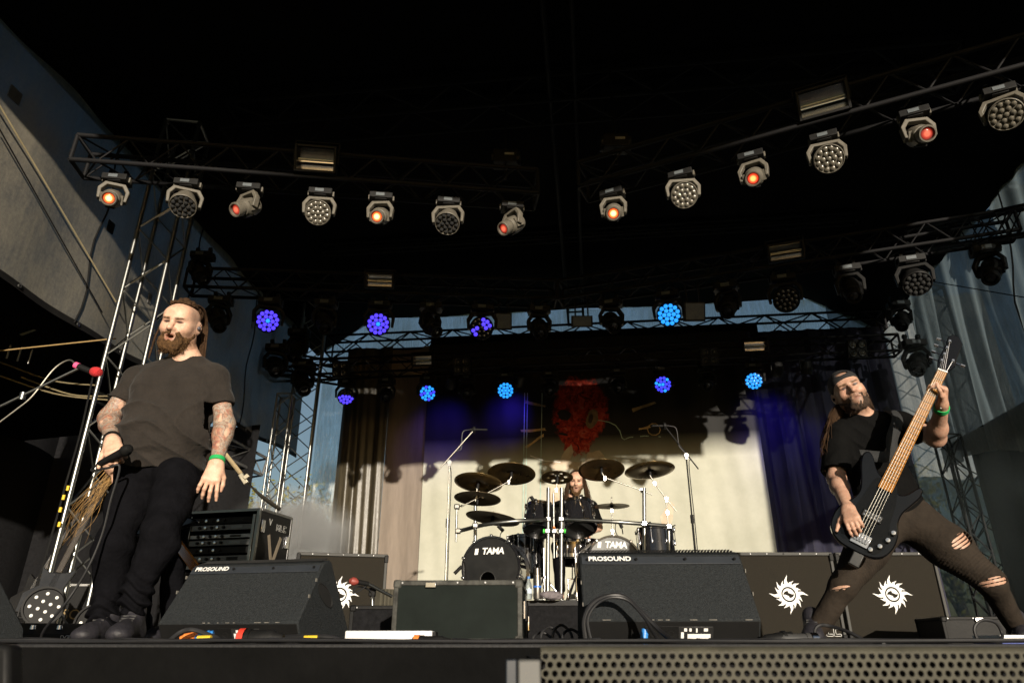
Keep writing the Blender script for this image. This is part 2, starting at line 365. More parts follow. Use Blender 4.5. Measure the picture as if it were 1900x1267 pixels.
def head_colour(P, M, c, brow=(.10, .06, .03), lips=(.46, .20, .17), stub=None, shave=None, mouth=0.0):
    I = M.inverted(); Q = P @ np.array(I.to_3x3(), f32).T + A3(I.translation)
    inside = near(Q, (0, -.01, 0), (.13, .16, .16), .05)
    blend(c, (.60, .33, .25), inside*near(Q, (0, -.118, -.030), (.022, .03, .02), .8)*.5)
    for s in (-1, 1):
        blend(c, (.60, .32, .24), inside*near(Q, (s*.042, -.085, -.025), (.03, .05, .028), .9)*.5)
        blend(c, (.34, .18, .13), inside*near(Q, (s*.031, -.098, .004), (.024, .03, .012), .8)*.7); blend(c, (.05, .03, .025), inside*near(Q, (s*.031, -.095, .0035), (.021, .03, .0090), .5)*.97)  # shade of the deep-set eyes painted into the skin: dark sockets and slits
        blend(c, brow, inside*np.maximum(near(Q, (s*.022, -.1, .0195), (.019, .03, .0080), .5), near(Q, (s*.041, -.09, .0210), (.016, .03, .0068), .5))*.95)
    blend(c, lips, inside*np.maximum(near(Q, (0, -.104, -.0585), (.024, .02, .0062), .5), near(Q, (0, -.104, -.0735-mouth), (.022, .03, .0105), .5))*.85)
    if mouth > .008: blend(c, lips, inside*near(Q, (0, -.104, -.066-mouth*.5), (.028, .03, .024), .5)*.75)
    if mouth > 0: blend(c, (.03, .008, .006), inside*near(Q, (0, -.088, -.066-mouth*.5), (.018, .018, .0055+mouth*.62), .3))
    else: blend(c, (.10, .04, .03), inside*near(Q, (0, -.104, -.0655), (.021, .02, .0024), .5))
    if stub is not None:
        z = np.clip((-.030-Q[:, 2]+.25*np.clip(Q[:, 1]+.05, 0, .1))/.02, 0, 1)*np.clip((.03-Q[:, 1])/.03, 0, 1)*np.clip((.16+Q[:, 2])/.02, 0, 1); blend(c, stub, inside*z*.55)
    if shave is not None: blend(c, shave, inside*np.clip((Q[:, 2]-.012)/.02, 0, 1)*np.clip((np.abs(Q[:, 0])-.050+.3*(Q[:, 1]+.05))/.02, 0, 1)*.7)
    return c
def hand_prims(wrist, Fd, Nd, right, curl, spread=.16, thumb=(.5, .4), s=1.0, tw=0.0):
    """Fd wrist to knuckles, Nd out of the back of the hand; curl = per finger (base, mid, tip) bends towards the palm"""
    Fd = V(Fd).normalized(); Nd = V(Nd); Nd = (Nd-Fd*Nd.dot(Fd)).normalized()
    Sd = Fd.cross(Nd) if right else Nd.cross(Fd)           # towards the thumb
    if tw: 
        q = Matrix.Rotation(tw, 3, Fd); Nd = q @ Nd; Sd = q @ Sd
    w = V(wrist); L = []; kn = []
    for i, o in enumerate((.030, .010, -.010, -.029)):
        b = w+Fd*(.088-.004*abs(i-1.3))*s+Sd*o*s; kn.append(b)
        L.append(cone(w+Fd*.010*s+Sd*o*.55*s, b, .0160*s, .0125*s, .022))
    for i, (o, ln) in enumerate(zip((.030, .010, -.010, -.029), ((.042, .026, .021), (.046, .030, .022), (.043, .028, .022), (.034, .021, .019)))):
        c = curl[i] if isinstance(curl[0], (tuple, list)) else curl
        d0 = (Fd+Sd*spread*(1.2-i)*.6).normalized(); ang = 0; p = kn[i]; r = (.0098, .0088, .0078, .0068)
        for j in range(3):
            ang += c[j]; d = d0*math.cos(ang)-Nd*math.sin(ang); q = p+d*ln[j]*s
            L.append(cone(p, q, r[j]*s, r[j+1]*s, .005 if j else .007)); p = q
    p = w+Fd*.022*s+Sd*.022*s-Nd*.006*s; d = (Fd*.75+Sd*math.sin(thumb[0]+.35)-Nd*.25).normalized(); q = p+d*.045*s
    L.append(cone(p, q, .0165*s, .0125*s, .016)); d2 = (d+Fd*.3-Sd*thumb[1]*.6-Nd*thumb[1]*.5).normalized(); e = q+d2*.032*s
    L.append(cone(q, e, .0120*s, .0100*s, .006)); d3 = (d2-Sd*thumb[1]*.5-Nd*thumb[1]*.3).normalized(); L.append(cone(e, e+d3*.026*s, .0100*s, .0080*s, .005))
    return L
def strands(n, start, path, rad, seed, wob=.01, seg=9, taper=.4, sides=4):
    """tubes of hair: start(i, rnd) -> root, path(i, root, t, rnd params) -> offset"""
    g = G(); q = random.Random(seed)
    for i in range(n):
        a = start(i, q); ph = [q.random()*6.28 for _ in range(6)]; pr = [q.random() for _ in range(4)]
        pts = []
        for k in range(seg+1):
            t = k/seg; p = V(a)+V(path(i, t, pr)); am = wob*t
            p += V((math.sin(t*7+ph[0])*am, math.sin(t*6+ph[1])*am, math.sin(t*5+ph[2])*am*.4)); pts.append(p)
        g.tube(pts, [rad*(.75+.5*pr[3])*(1-(1-taper)*(k/seg)**1.5)*(1+.18*math.sin(k*2.3+ph[3])) for k in range(seg+1)], sides)
    return g
# ------------------------------------------------------------------ setting
def struct(name, g, m, bev=0):
    o = ob(name, g, m, None, bev=bev); o["kind"] = "structure"; return o
DECK = mat("stage_deck_ply", (.012, .012, .013), .7, var=.35, scale=5, bump=.3, bscale=90)
GRASSM = mat("dry_grass_ground", (.07, .08, .03), .95, var=.4, scale=3, bump=.4)
struct("ground", G().add([(-400, -200, -1.25), (400, -200, -1.25), (400, 600, -1.25), (-400, 600, -1.25)], [(0, 1, 2, 3)]), GRASSM)
SY0 = 1.85                                              # front edge of the deck
def sbox(x0, x1, y0, y1, z0, z1):                       # box in stage axes
    Mr = Matrix.Rotation(-PSI, 3, 'Z'); c = S((x0+x1)/2, (y0+y1)/2, (z0+z1)/2)
    return G().box(c, (x1-x0, y1-y0, z1-z0), Mr)
struct("stage_deck", sbox(-9.5, 9.5, SY0, 14.0, -.18, 0), DECK, .004)
SKIRT = mat("stage_skirt_cloth", (.0045, .0045, .0045), .95, var=.35, scale=6, bump=.35, bscale=40, spec=.06)
g = G().sheet(90, 6, lambda u, v: S(-9.5+19*u, SY0-.012-.006*math.sin(u*190)-.004*math.sin(u*431+2), -1.24+1.232*v))
tag(ob("stage_skirt", g, SKIRT), "black cloth skirt hanging along the front edge of the stage", "skirt")
# roof: black blockout skin, plus an added out-of-view front sheet that cuts the sun
ROOFM = mat("roof_blackout_skin", (.006, .006, .007), .95, var=.5, scale=.8, bump=.2, bscale=3, spec=.05)
def roof_z(sx):
    if sx < -4.4: return 5.62+(sx+5.6)*(.80/1.2)
    if sx > 4.5: return 5.62+(5.8-sx)*(.80/1.3)
    return 6.42
xs = [-5.6, -4.4, -3, -1.5, 0, 1.5, 3, 4.5, 5.8]; ys = [.8, 3, 5, 7, 9, 11, 13.05]
roof = thing("stage_roof", "black blackout roof skin spanning the whole stage overhead", "roof", S(0, 6, 5.6))
g = G(); vs = [S(x, y, roof_z(x)+.03*math.sin(i*2.1+j)) for j, y in enumerate(ys) for i, x in enumerate(xs)]; n = len(xs)
g.add(vs, [(j*n+i, j*n+i+1, (j+1)*n+i+1, (j+1)*n+i) for j in range(len(ys)-1) for i in range(n-1)])
o = ob("roof_skin", g, ROOFM, roof); md = o.modifiers.new("thick", 'SOLIDIFY'); md.thickness = .02; md.offset = 1
BLOCKER_Z = 4.98
def blocker_z(x): return BLOCKER_Z if x > -2.9 else (BLOCKER_Z+(-2.9-x)*.85 if x > -3.3 else BLOCKER_Z+.34+(-3.3-x)*.25)  # stepped lower edge, shaped to set where sunlight stops on stage
g = G().sheet(120, 4, lambda u, v: S(-5.6+11.6*u, .8+.01*math.sin(u*60), blocker_z(-5.6+11.6*u)+v*(max(roof_z(-5.6+11.6*u), blocker_z(-5.6+11.6*u)+.05)-blocker_z(-5.6+11.6*u))))
o = ob("sun_blocker", g, ROOFM, roof); md = o.modifiers.new("thick", 'SOLIDIFY'); md.thickness = .01
# gauze walls
GAUZE_L = cloth("gauze_dense", .958, (.125, .115, .092), (.014, .028, .042), (14, 14, 3))
GAUZE_B = cloth("gauze_pale", .42, (.50, .51, .47), (.55, .64, .68), (26, 26, 3))
GAUZE_R = cloth("gauze_draped", .90, (.09, .098, .10), (.075, .10, .115), (30, 30, 3))
XL, XR = -5.5, 5.75
def wall_l(u, v):
    sy = 1.0+11.3*u; return S(XL+.03*math.sin(sy*2.2+v*2)+.02*math.sin(sy*5.1), sy, 3.22+.04*math.sin(sy*1.7)+(2.40-.04*math.sin(sy*1.7))*v)
wl = thing("gauze_wall", "grey gauze side wall on the left with a diagonal edge of sunlight", "gauze", S(XL, 6, 3.2))
ob("gauze_panel", G().sheet(120, 24, wall_l), GAUZE_L, wl)
ob("hem_band", G().sheet(120, 1, lambda u, v: wall_l(u, 0)+EX*.012+V((0, 0, -.03+.07*v))), BLACK, wl)
for i in range(14):
    p = wall_l((i+.5)/14, 0); put("eyelet", mesh("eyelet", G().lathe([(.022, -.006), (.022, .006), (.010, .006), (.010, -.006)], 10), ALU) if i == 0 else ey, wl, RM[wl].inverted() @ Matrix.Translation(p+EX*.024+V((0, 0, .005))) @ Matrix.Rotation(R(90), 4, 'Y'))
    if i == 0: ey = wl.children[-1].data if wl.children[-1].name.startswith("eyelet") else [c for c in wl.children if c.name.startswith("eyelet")][0].data
for k in range(5): ob("seam", G().tube([wall_l(.12+.17*k+.004*math.sin(t), t/12)+EX*.015 for t in range(13)], .010, 6), BLACK, wl)
for k in range(7): p = wall_l(.1+.12*k+.03*math.sin(k*3), .25+.5*abs(math.sin(k*2.3))); ob("patch", G().box(p+EX*.012, (.012, .10+.05*math.sin(k), .14), Matrix.Rotation(-PSI, 3, 'Z')), BLACK if k % 2 else MATS["dull_aluminium"], wl)
def wall_r(u, v):
    sy = 4.2+7.4*u; f = .07*math.sin(sy*4.3+v*1.2)+.05*math.sin(sy*9.1+v*2.6)+.03*math.sin(sy*17+v)
    return S(XR+f*(1.15-v*.7)-.05*math.sin(v*3.1), sy, 2.35+.25*math.sin(sy*1.3)*(1-v)+(3.3-.25*math.sin(sy*1.3)*(0))*v)
wrr = thing("draped_gauze", "grey gauze draped in loose folds along the right side of the stage", "gauze", S(XR, 8, 2.4))
ob("gauze_panel", G().sheet(200, 30, wall_r), GAUZE_R, wrr)
for k, off in enumerate((.33, .62)):
    g = G().tube([wall_r(off+.05*math.sin(t/16*4+k), t/16)-EX*.02 for t in range(17)], .012, 6); ob("seam", g, BLACK, wrr)
def wall_b(u, v):
    sx = -5.4+10.3*u; return S(sx, 13.0+.03*math.sin(sx*6)+.015*math.sin(sx*17+v), -.0+6.40*v)
wb = thing("gauze_back_wall", "pale blue gauze wall behind the banner at the back", "gauze", S(0, 13, 0))
ob("gauze_panel", G().sheet(220, 12, wall_b), GAUZE_B, wb)
def wall_b2(u, v):
    sx = 4.86+3.0*u; return S(sx, 12.95+.05*math.sin(sx*9)+.02*math.sin(sx*23+v), 6.30*v)
wb2 = thing("gauze_back_wall", "dense grey gauze behind the back right tower", "gauze", S(6.4, 12.95, 0)); ob("gauze_panel", G().sheet(80, 12, wall_b2), GAUZE_R, wb2)
# black wings outside the side walls
wing = thing("wing_tent", "black tent over the dark wing beyond the left wall", "tent", S(-7.5, 7, 0))
g = G().sheet(40, 6, lambda u, v: S(-9.0+.05*math.sin(u*50), 2.2+10.3*u, 3.4*v)); ob("side_drape", g, FELT, wing)
g = G().sheet(16, 8, lambda u, v: S(XL-.05-3.5*u, 1.6+8.3*v, 3.25-.25*u)); ob("tent_roof", g, ROOFM, wing)
g = G().sheet(30, 6, lambda u, v: S(-9.0+3.62*u, 10.6+.05*math.sin(u*30), 3.35*v)); ob("back_drape", g, FELT, wing)
wing = thing("wing_tent", "black tent over the hazy wing beyond the right wall", "tent", S(7.6, 7, 0))
g = G().sheet(40, 6, lambda u, v: S(9.0+.05*math.sin(u*50), 3.4+8.3*u, 3.4*v)); ob("side_drape", g, FELT, wing)
g = G().sheet(16, 8, lambda u, v: S(XR+.05+3.2*u, 4.4+7.5*v, 2.95-.25*u)); ob("tent_roof", g, ROOFM, wing)
g = G().sheet(30, 6, lambda u, v: S(6.15+2.9*u, 11.6+.05*math.sin(u*40), 2.9*v)); ob("back_drape", g, FELT, wing)

# ------------------------------------------------------------------ backdrop: banner and drapes
SYB = 12.15; BTOP = 5.36
def sxat(px, py): return WS(px, py, SYB).dot(EX)
X0, X1, X2, X3, X4 = sxat(622, 880), sxat(704, 950), sxat(782, 950), sxat(1432, 960), sxat(1660, 700)
SATIN = mat("dark_satin", (.045, .037, .022), .38, var=.35, scale=3, stretch=(6, 6, .6), bump=.2, bscale=30, spec=.5)
TAUPE = mat("taupe_cloth", (.20, .165, .135), .85, var=.15, scale=3, stretch=(5, 5, .6), bump=.2, bscale=60)
NAVY = mat("navy_black_cloth", (.012, .012, .030), .8, var=.3, scale=3, stretch=(6, 6, .5))
def drape(name, label, xa, xb, m, amp, freq, dy=0, z0=.02, nu=60):
    def fn(u, v):
        x = xa+(xb-xa)*u; f = amp*math.sin(x*freq+.6*math.sin(v*3))+amp*.6*math.sin(x*freq*2.3+v*1.5+1)+amp*.35*math.sin(x*freq*4.1+v*4)
        return S(x, SYB+dy+f*(1.1-.5*v), z0+(BTOP-z0)*v)
    return tag(ob(name, G().sheet(nu, 40, fn), m), label, "drape")
drape("satin_drape", "shiny dark brown drape at the left edge of the backdrop", X0, X1+.03, SATIN, .05, 9)
drape("taupe_drape", "taupe cloth drape between the shiny dark drape and the banner", X1, X2+.05, TAUPE, .022, 5, .06)
drape("navy_drape", "navy black curtain at the right edge of the backdrop", X3-.03, X4, NAVY, .05, 10, .05)
# banner: its cloth and what is printed on it
def banner_mat():
    m = bpy.data.materials.new("banner_print_and_shade"); m.use_nodes = True; t = m.node_tree; n = t.nodes; l = t.links; p = n["Principled BSDF"]
    p.inputs["Roughness"].default_value = .8; p.inputs["Specular IOR Level"].default_value = .2
    tc = n.new("ShaderNodeTexCoord"); nz = n.new("ShaderNodeTexNoise"); nz.inputs["Scale"].default_value = .9; nz.inputs["Detail"].default_value = 9; nz.inputs["Roughness"].default_value = .7
    l.new(tc.outputs["Object"], nz.inputs[0])
    rp = n.new("ShaderNodeValToRGB"); rp.color_ramp.elements[0].color = (.36, .365, .30, 1); rp.color_ramp.elements[1].color = (.47, .47, .40, 1); rp.color_ramp.elements[0].position = .35; rp.color_ramp.elements[1].position = .7
    l.new(nz.outputs["Fac"], rp.inputs[0])
    # shade painted into the cloth colour: upper half fades to near black
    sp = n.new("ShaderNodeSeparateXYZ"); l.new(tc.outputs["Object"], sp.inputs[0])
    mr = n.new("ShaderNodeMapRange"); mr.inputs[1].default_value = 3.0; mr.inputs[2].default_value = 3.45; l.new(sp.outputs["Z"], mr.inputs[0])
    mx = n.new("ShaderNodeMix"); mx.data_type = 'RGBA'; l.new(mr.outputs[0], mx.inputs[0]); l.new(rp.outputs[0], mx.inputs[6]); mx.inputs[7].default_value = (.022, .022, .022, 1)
    hc = WS(1079, 770, SYB); hw = abs(WS(1131, 770, SYB).dot(EX)-hc.dot(EX)); hh = abs(WS(1079, 700, SYB).z-hc.z)
    dt = n.new("ShaderNodeVectorMath"); dt.operation = 'DOT_PRODUCT'; l.new(tc.outputs["Object"], dt.inputs[0]); dt.inputs[1].default_value = tuple(EX)
    def math_(op, a, b):
        q = n.new("ShaderNodeMath"); q.operation = op
        for i, x in enumerate((a, b)):
            if x is None: continue
            if isinstance(x, (int, float)): q.inputs[i].default_value = x
            else: l.new(x, q.inputs[i])
        return q.outputs[0]
    dx = math_('DIVIDE', math_('SUBTRACT', dt.outputs["Value"], hc.dot(EX)), hw); dz = math_('DIVIDE', math_('SUBTRACT', sp.outputs["Z"], hc.z), hh)
    dx2 = math_('ADD', dx, math_('MULTIPLY', math_('MINIMUM', dz, 0.0), -.22))           # the jaw narrows and juts to the left
    wd_ = math_('ADD', 1.0, math_('MULTIPLY', math_('MINIMUM', dz, 0.0), .34)); dx3 = math_('DIVIDE', dx2, wd_)
    rad = math_('SQRT', math_('ADD', math_('POWER', math_('ABSOLUTE', dx3, None), 2.3), math_('POWER', math_('ABSOLUTE', dz, None), 2.3)), None)
    n6 = n.new("ShaderNodeTexNoise"); n6.inputs["Scale"].default_value = 5.5; n6.inputs["Detail"].default_value = 8; n6.inputs["Roughness"].default_value = .72; n6.inputs["Distortion"].default_value = .6; l.new(tc.outputs["Object"], n6.inputs[0])
    edge = math_('ADD', rad, math_('MULTIPLY', math_('SUBTRACT', n6.outputs["Fac"], .5), 1.1))
    mk = n.new("ShaderNodeMapRange"); mk.interpolation_type = 'SMOOTHSTEP'; mk.inputs[1].default_value = 1.06; mk.inputs[2].default_value = .86; l.new(edge, mk.inputs[0])
    n7 = n.new("ShaderNodeTexNoise"); n7.inputs["Scale"].default_value = 9; n7.inputs["Detail"].default_value = 9; n7.inputs["Roughness"].default_value = .75; n7.inputs["Distortion"].default_value = 1.2; l.new(tc.outputs["Object"], n7.inputs[0])
    r7 = n.new("ShaderNodeValToRGB"); e = r7.color_ramp.elements; e[0].position = .30; e[0].color = (.03, .006, .004, 1); e[1].position = .80; e[1].color = (.55, .45, .40, 1)
    for ps, c in ((.40, (.09, .012, .008)), (.50, (.34, .030, .016)), (.58, (.52, .065, .035)), (.63, (.36, .15, .12))): x = e.new(ps); x.color = (*c, 1)
    l.new(n7.outputs["Fac"], r7.inputs[0])
    m9 = n.new("ShaderNodeMix"); m9.data_type = 'RGBA'; l.new(mk.outputs[0], m9.inputs[0]); l.new(mx.outputs[2], m9.inputs[6]); l.new(r7.outputs[0], m9.inputs[7])
    l.new(m9.outputs[2], p.inputs["Base Color"]); return m
def ban_pt(x, z, d=0.0):
    f = .020*math.sin(x*3.1+.5*z)+.012*math.sin(x*7.3-z)+.006*math.sin(x*19+z*2)
    return S(x, SYB-.02+f-d, z)
ban = thing("stage_banner", "pale printed stage banner with a red head behind the drum kit", "banner", S(0, SYB, 0))
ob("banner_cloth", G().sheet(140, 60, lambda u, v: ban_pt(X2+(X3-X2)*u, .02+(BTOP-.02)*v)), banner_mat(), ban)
RUST = mat("print_rust_red", (.10, .018, .010), .85, var=.6, scale=9, col2=(.70, .11, .05))
PALE = mat("print_pale_ash", (.34, .29, .26), .85, var=.5, scale=9)
DARKP = mat("print_dark", (.012, .010, .009), .85, var=.4)
CREAM = mat("print_cream", (.42, .32, .22), .85, var=.2, scale=5, col2=(.58, .52, .42))
EARM = mat("print_ear", (.20, .15, .09), .85, var=.5, scale=12)
TEAL = mat("print_teal", (.35, .5, .45), .8, var=.3)
OCHRE = mat("print_ochre", (.5, .36, .18), .8, var=.4)
def flat(name, pix, m, d, jag=0.0, sub=3):
    """a printed patch: outline in photo pixels, laid on the banner"""
    pts = []
    for i in range(len(pix)):
        a, b = pix[i], pix[(i+1) % len(pix)]
        for k in range(sub):
            t = k/sub; pts.append((a[0]+(b[0]-a[0])*t+rnd.uniform(-jag, jag), a[1]+(b[1]-a[1])*t+rnd.uniform(-jag, jag)))
    vs = []
    for px, py in pts:
        q = WS(px, py, SYB); vs.append(ban_pt(q.dot(EX), q.z, d))
    c = sum(vs, V((0, 0, 0)))/len(vs); n = len(vs)
    g = G().add(vs+[c-EY*0.001], [(i, (i+1) % n, n) for i in range(n)])
    me = mesh(name, g, m, 0); bm = bmesh.new(); bm.from_mesh(me)
    big = max((a-b).length for a in vs for b in vs)
    for _ in range(3 if big > .6 else (2 if big > .2 else 1)): bmesh.ops.subdivide_edges(bm, edges=bm.edges, cuts=1, use_grid_fill=True)
    bmesh.ops.triangulate(bm, faces=bm.faces); I = RM[ban].inverted()
    for v in bm.verts: q = v.co.copy(); v.co = I @ ban_pt(q.dot(EX), q.z, d)
    bm.to_mesh(me); bm.free(); return put(name, me, ban)
def blob(cx, cy, rx, ry, n=14, rot=0, jag=.12):
    o = []
    for i in range(n):
        a = 6.283*i/n; k = 1+rnd.uniform(-jag, jag); x, y = rx*k*math.cos(a), ry*k*math.sin(a)
        o.append((cx+x*math.cos(rot)-y*math.sin(rot), cy+x*math.sin(rot)+y*math.cos(rot)))
    return o
flat("printed_eye_socket", blob(1047, 770, 13, 11, rot=.2), DARKP, .010, .5)
flat("printed_ear", blob(1098, 778, 11, 19, rot=.15), EARM, .010, .4)
flat("printed_ear_hollow", blob(1096, 777, 4, 9, rot=.2), mat("print_ear_dark", (.06, .04, .025), .85, var=.4), .014, .4)
flat("printed_nostril", blob(1035, 787, 4, 3, 10, .2), DARKP, .010, .4)
flat("printed_lip", blob(1046, 806, 9, 2.5, rot=.1), DARKP, .010, .4)
flat("printed_glow", [(1040, 852), (1052, 832), (1060, 824), (1064, 838), (1056, 858), (1044, 868)], CREAM, .008, 1)
flat("printed_glow", [(1084, 858), (1092, 840), (1112, 836), (1122, 850), (1110, 862)], CREAM, .008, 1.5)
flat("printed_glow", [(1006, 862), (1040, 852), (1110, 862), (1152, 866), (1100, 872), (1030, 872)], CREAM, .004, 1.5)
flat("printed_glow", [(1020, 905), (1040, 885), (1044, 920), (1030, 960), (1012, 1000), (1000, 960)], CREAM, .004, 2)
flat("printed_glow", [(1226, 960), (1242, 930), (1252, 938), (1246, 968), (1232, 1000)], CREAM, .004, 2)
flat("printed_ember", [(1216, 985), (1226, 975), (1232, 1010), (1222, 1020)], mat("print_ember", (.50, .22, .10), .8, var=.3), .007, 1.5)
for pix in ([(966, 798), (1012, 795), (1014, 800), (968, 803)], [(1172, 760), (1214, 746), (1218, 750), (1174, 765)], [(975, 829), (1008, 806), (1010, 810), (978, 832)], [(975, 744), (1012, 752), (1012, 757), (975, 750)], [(1184, 796), (1206, 791), (1207, 795), (1185, 800)]):
    flat("printed_twig", pix, OCHRE, .006, 1)
def pline(name, pix, w, m):
    g = G(); vs = []
    for i, (px, py) in enumerate(pix):
        a = pix[max(i-1, 0)]; b = pix[min(i+1, len(pix)-1)]; dx, dy = b[0]-a[0], b[1]-a[1]; L = math.hypot(dx, dy); nx, ny = -dy/L*w, dx/L*w
        for s in (-1, 1):
            q = WS(px+nx*s, py+ny*s, SYB); vs.append(ban_pt(q.dot(EX), q.z, .008))
    g.add(vs, [(2*i, 2*i+1, 2*i+3, 2*i+2) for i in range(len(pix)-1)]); return ob(name, g, m, ban)
pline("printed_wire", [(1098, 779), (1116, 781), (1130, 784), (1142, 790), (1150, 800), (1154, 813), (1158, 816), (1168, 812), (1196, 810), (1226, 811)], .8, TEAL)
for x in (974, 979, 1006): pline("printed_wire", [(x, 730), (x-1, 800), (x-2, 860), (x-4, 990)], .7, TEAL)
pline("printed_wire", [(984, 846), (1010, 856), (1040, 858)], .7, WHITE)
pline("printed_ring", [(1213+12*math.cos(a/10*6.283), 798+11*math.sin(a/10*6.283)) for a in range(11)], .8, OCHRE)

# ------------------------------------------------------------------ trusses
def truss(label, A, B, w=.29, bay=.24, m=BTRUSS, rc=.024, rb=.009, name="lighting_truss", cat="truss", group=None, faces=(0, 1, 2, 3), ends=True, twist=0.0):
    A, B = V(A), V(B); d = (B-A); Ln = d.length; d = d.normalized()
    root = thing(name, label, cat, A, 0, group)
    up = V((0, 0, 1)) if abs(d.z) < .9 else EY; s = d.cross(up).normalized(); up = s.cross(d).normalized()
    if twist:
        q = Matrix.Rotation(twist, 3, d); s = q @ s; up = q @ up
    h = w/2; cr = [s*h+up*h, -s*h+up*h, -s*h-up*h, s*h-up*h]
    for c in cr: rod("chord", A+c, B+c, rc, m, root)
    n = max(2, round(Ln/bay))
    for f in faces:
        c0, c1 = cr[f], cr[(f+1) % 4]
        for i in range(n):
            t0, t1 = Ln*i/n, Ln*(i+1)/n
            a, b = (c0, c1) if (i+f) % 2 == 0 else (c1, c0)
            rod("brace", A+d*t0+a, A+d*t1+b, rb, m, root, n=6)
    if ends:
        for P in (A, B):
            for f in range(4): rod("end_bar", P+cr[f], P+cr[(f+1) % 4], rc*.8, m, root, n=8)
    return root
ZF = 4.22+.145
FL0, FL1 = WZ(150, 291, ZF), WZ(994, 352, ZF)
FR0, FR1 = WZ(1082, 338, ZF), WZ(1960, 98, ZF)
truss("black lighting truss hanging front left, slanting down to centre stage", FL0, FL1, m=BTRUSS)
truss("black lighting truss hanging front right, rising to the top right corner", FR0, FR1, m=BTRUSS)
ZM = 4.64
ML0, ML1, MR0, MR1 = WZ(352, 523, ZM), WZ(1030, 545, ZM), WZ(1040, 545, ZM), WZ(1880, 418, ZM)
truss("black lighting truss across the middle left, behind the front one", ML0, ML1)
truss("black lighting truss across the middle right, above the blue gap", MR0, MR1)
SYR = 11.3
BL0, BL1 = S(WS(500, 690, SYR).dot(EX), SYR, 4.60), S(WS(1665, 650, SYR).dot(EX), SYR, 4.60)
truss("black lighting truss low across the back, carrying blue lamps", BL0, BL1, bay=.3)
truss("black header truss along the top of the banner", S(-5.1, 12.4, 5.52), S(5.6, 12.4, 5.52), w=.36, bay=.42, rb=.014)
hx0, hx1 = WS(800, 630, 12.2).dot(EX), WS(1405, 606, 12.2).dot(EX)
tag(ob("header_cloth", G().sheet(60, 4, lambda u, v: S(hx0+(hx1-hx0)*u, 12.18+.02*math.sin(u*40), 5.10+.42*v)), FELT), "black cloth strip hiding the header truss over the banner", "cloth")
for i, sy in enumerate((3.2, 6.6, 10.0)):
    truss(("black roof beam nearest the front edge, high overhead", "black roof beam high over the middle of the stage", "black roof beam high over the drummer")[i], S(-4.4, sy, (6.14, 6.14, 6.32)[i]), S(4.5, sy, (6.14, 6.14, 6.32)[i]), w=(.4, .4, .14)[i], bay=.5, rb=.016, faces=(0, 2), name="roof_beam", cat="beam")
truss("black roof ridge beam running front to back overhead", S(-.1, 1.2, 6.1), S(-.1, 12.8, 6.1), w=.3, bay=.5, rb=.014, faces=(1, 3), name="roof_beam", cat="beam")
# towers
def tower(label, px, py, y, top, w, tw, m=ALU, bay=.42, rc=.025, **k):
    p = W(px, py, y); root = truss(label, (p.x, p.y, 0.03), (p.x, p.y, top), w, bay, m, rc, .010, "truss_tower", "tower", twist=tw, **k)
    ob("base_plate", G().box((p.x, p.y, .012), (w+.2, w+.2, .022)), BLACK, root, bev=.003); return root
tower("silver truss tower behind the singer, sunlit below and dark above", 132, 1150, 7.0, 6.0, .40, R(14), bay=.40)
tower("silver truss tower at the back left beside the pale gauze", 545, 900, 11.9, 6.0, .42, R(20), bay=.36)
tower("thin silver truss mast left of the back left tower", 500, 960, 11.2, 3.9, .24, R(10), bay=.28, rc=.018)
tower("dark truss tower at the back right behind the bassist's hand", 1776, 760, 11.3, 6.0, .42, R(28), m=BTRUSS, bay=.36)
tower("dark thin truss mast in the right wing near the foliage", 1806, 1000, 10.2, 2.9, .26, R(12), m=BTRUSS, bay=.3, rc=.018)
truss("black truss crossing the dark left wing", W(-60, 590, 7.6), W(480, 868, 11.5), w=.3, bay=.36, m=ALUD)
truss("short black truss stub at the top of the back left tower", S(BL0.dot(EX)-.15, SYR-.1, 4.78), S(BL0.dot(EX)+1.1, SYR+.7, 4.78), w=.34, bay=.3)
truss("dark truss high in the top right corner before the gauze", WX(1725, 445, 5.4)-EX*.2, WX(1960, 400, 5.2), w=.32, bay=.3)
# ------------------------------------------------------------------ stage lamps
def lens_mat(name, c1, c2, s):
    m = bpy.data.materials.new(name); m.use_nodes = True; t = m.node_tree; n = t.nodes; l = t.links; p = n["Principled BSDF"]
    p.inputs["Base Color"].default_value = (.05, .02, .02, 1); p.inputs["Roughness"].default_value = .15
    tc = n.new("ShaderNodeTexCoord"); ln = n.new("ShaderNodeVectorMath"); ln.operation = 'LENGTH'
    mp = n.new("ShaderNodeMapping"); mp.inputs["Scale"].default_value = (1, 0, 1); l.new(tc.outputs["Object"], mp.inputs[0]); l.new(mp.outputs[0], ln.inputs[0])
    rp = n.new("ShaderNodeValToRGB"); e = rp.color_ramp.elements; e[0].position = .0; e[0].color = (*c1, 1); e[1].position = .064; e[1].color = (*[c*.06 for c in c2], 1); x = e.new(.022); x.color = (*c1, 1); x = e.new(.042); x.color = (*c2, 1)
    l.new(ln.outputs["Value"], rp.inputs[0]); l.new(rp.outputs[0], p.inputs["Emission Color"]); p.inputs["Emission Strength"].default_value = s
    MATS[name] = m; return m
L_HOT = lens_mat("lamp_hot_orange", (1.0, .72, .25), (1.0, .12, .02), 2.4)
L_WARM = lens_mat("lamp_orange", (1.0, .42, .10), (.8, .05, .015), 1.6)
L_RED = lens_mat("lamp_red", (1.0, .20, .10), (.55, .04, .02), .8)
L_OFF = mat("lens_glass_dark", (.02, .02, .022), .08, var=.1, coat=.6)
LED_OFF = mat("led_lens_clear", (.11, .10, .08), .18, var=.2, coat=.8)
LED_DARK = mat("led_lens_dark", (.03, .03, .03), .12, var=.2, coat=.8)
LED_BLUE = mat("led_blue", (.02, .02, .2), .2, emit=(.05, .05, 1.0), es=1.3)
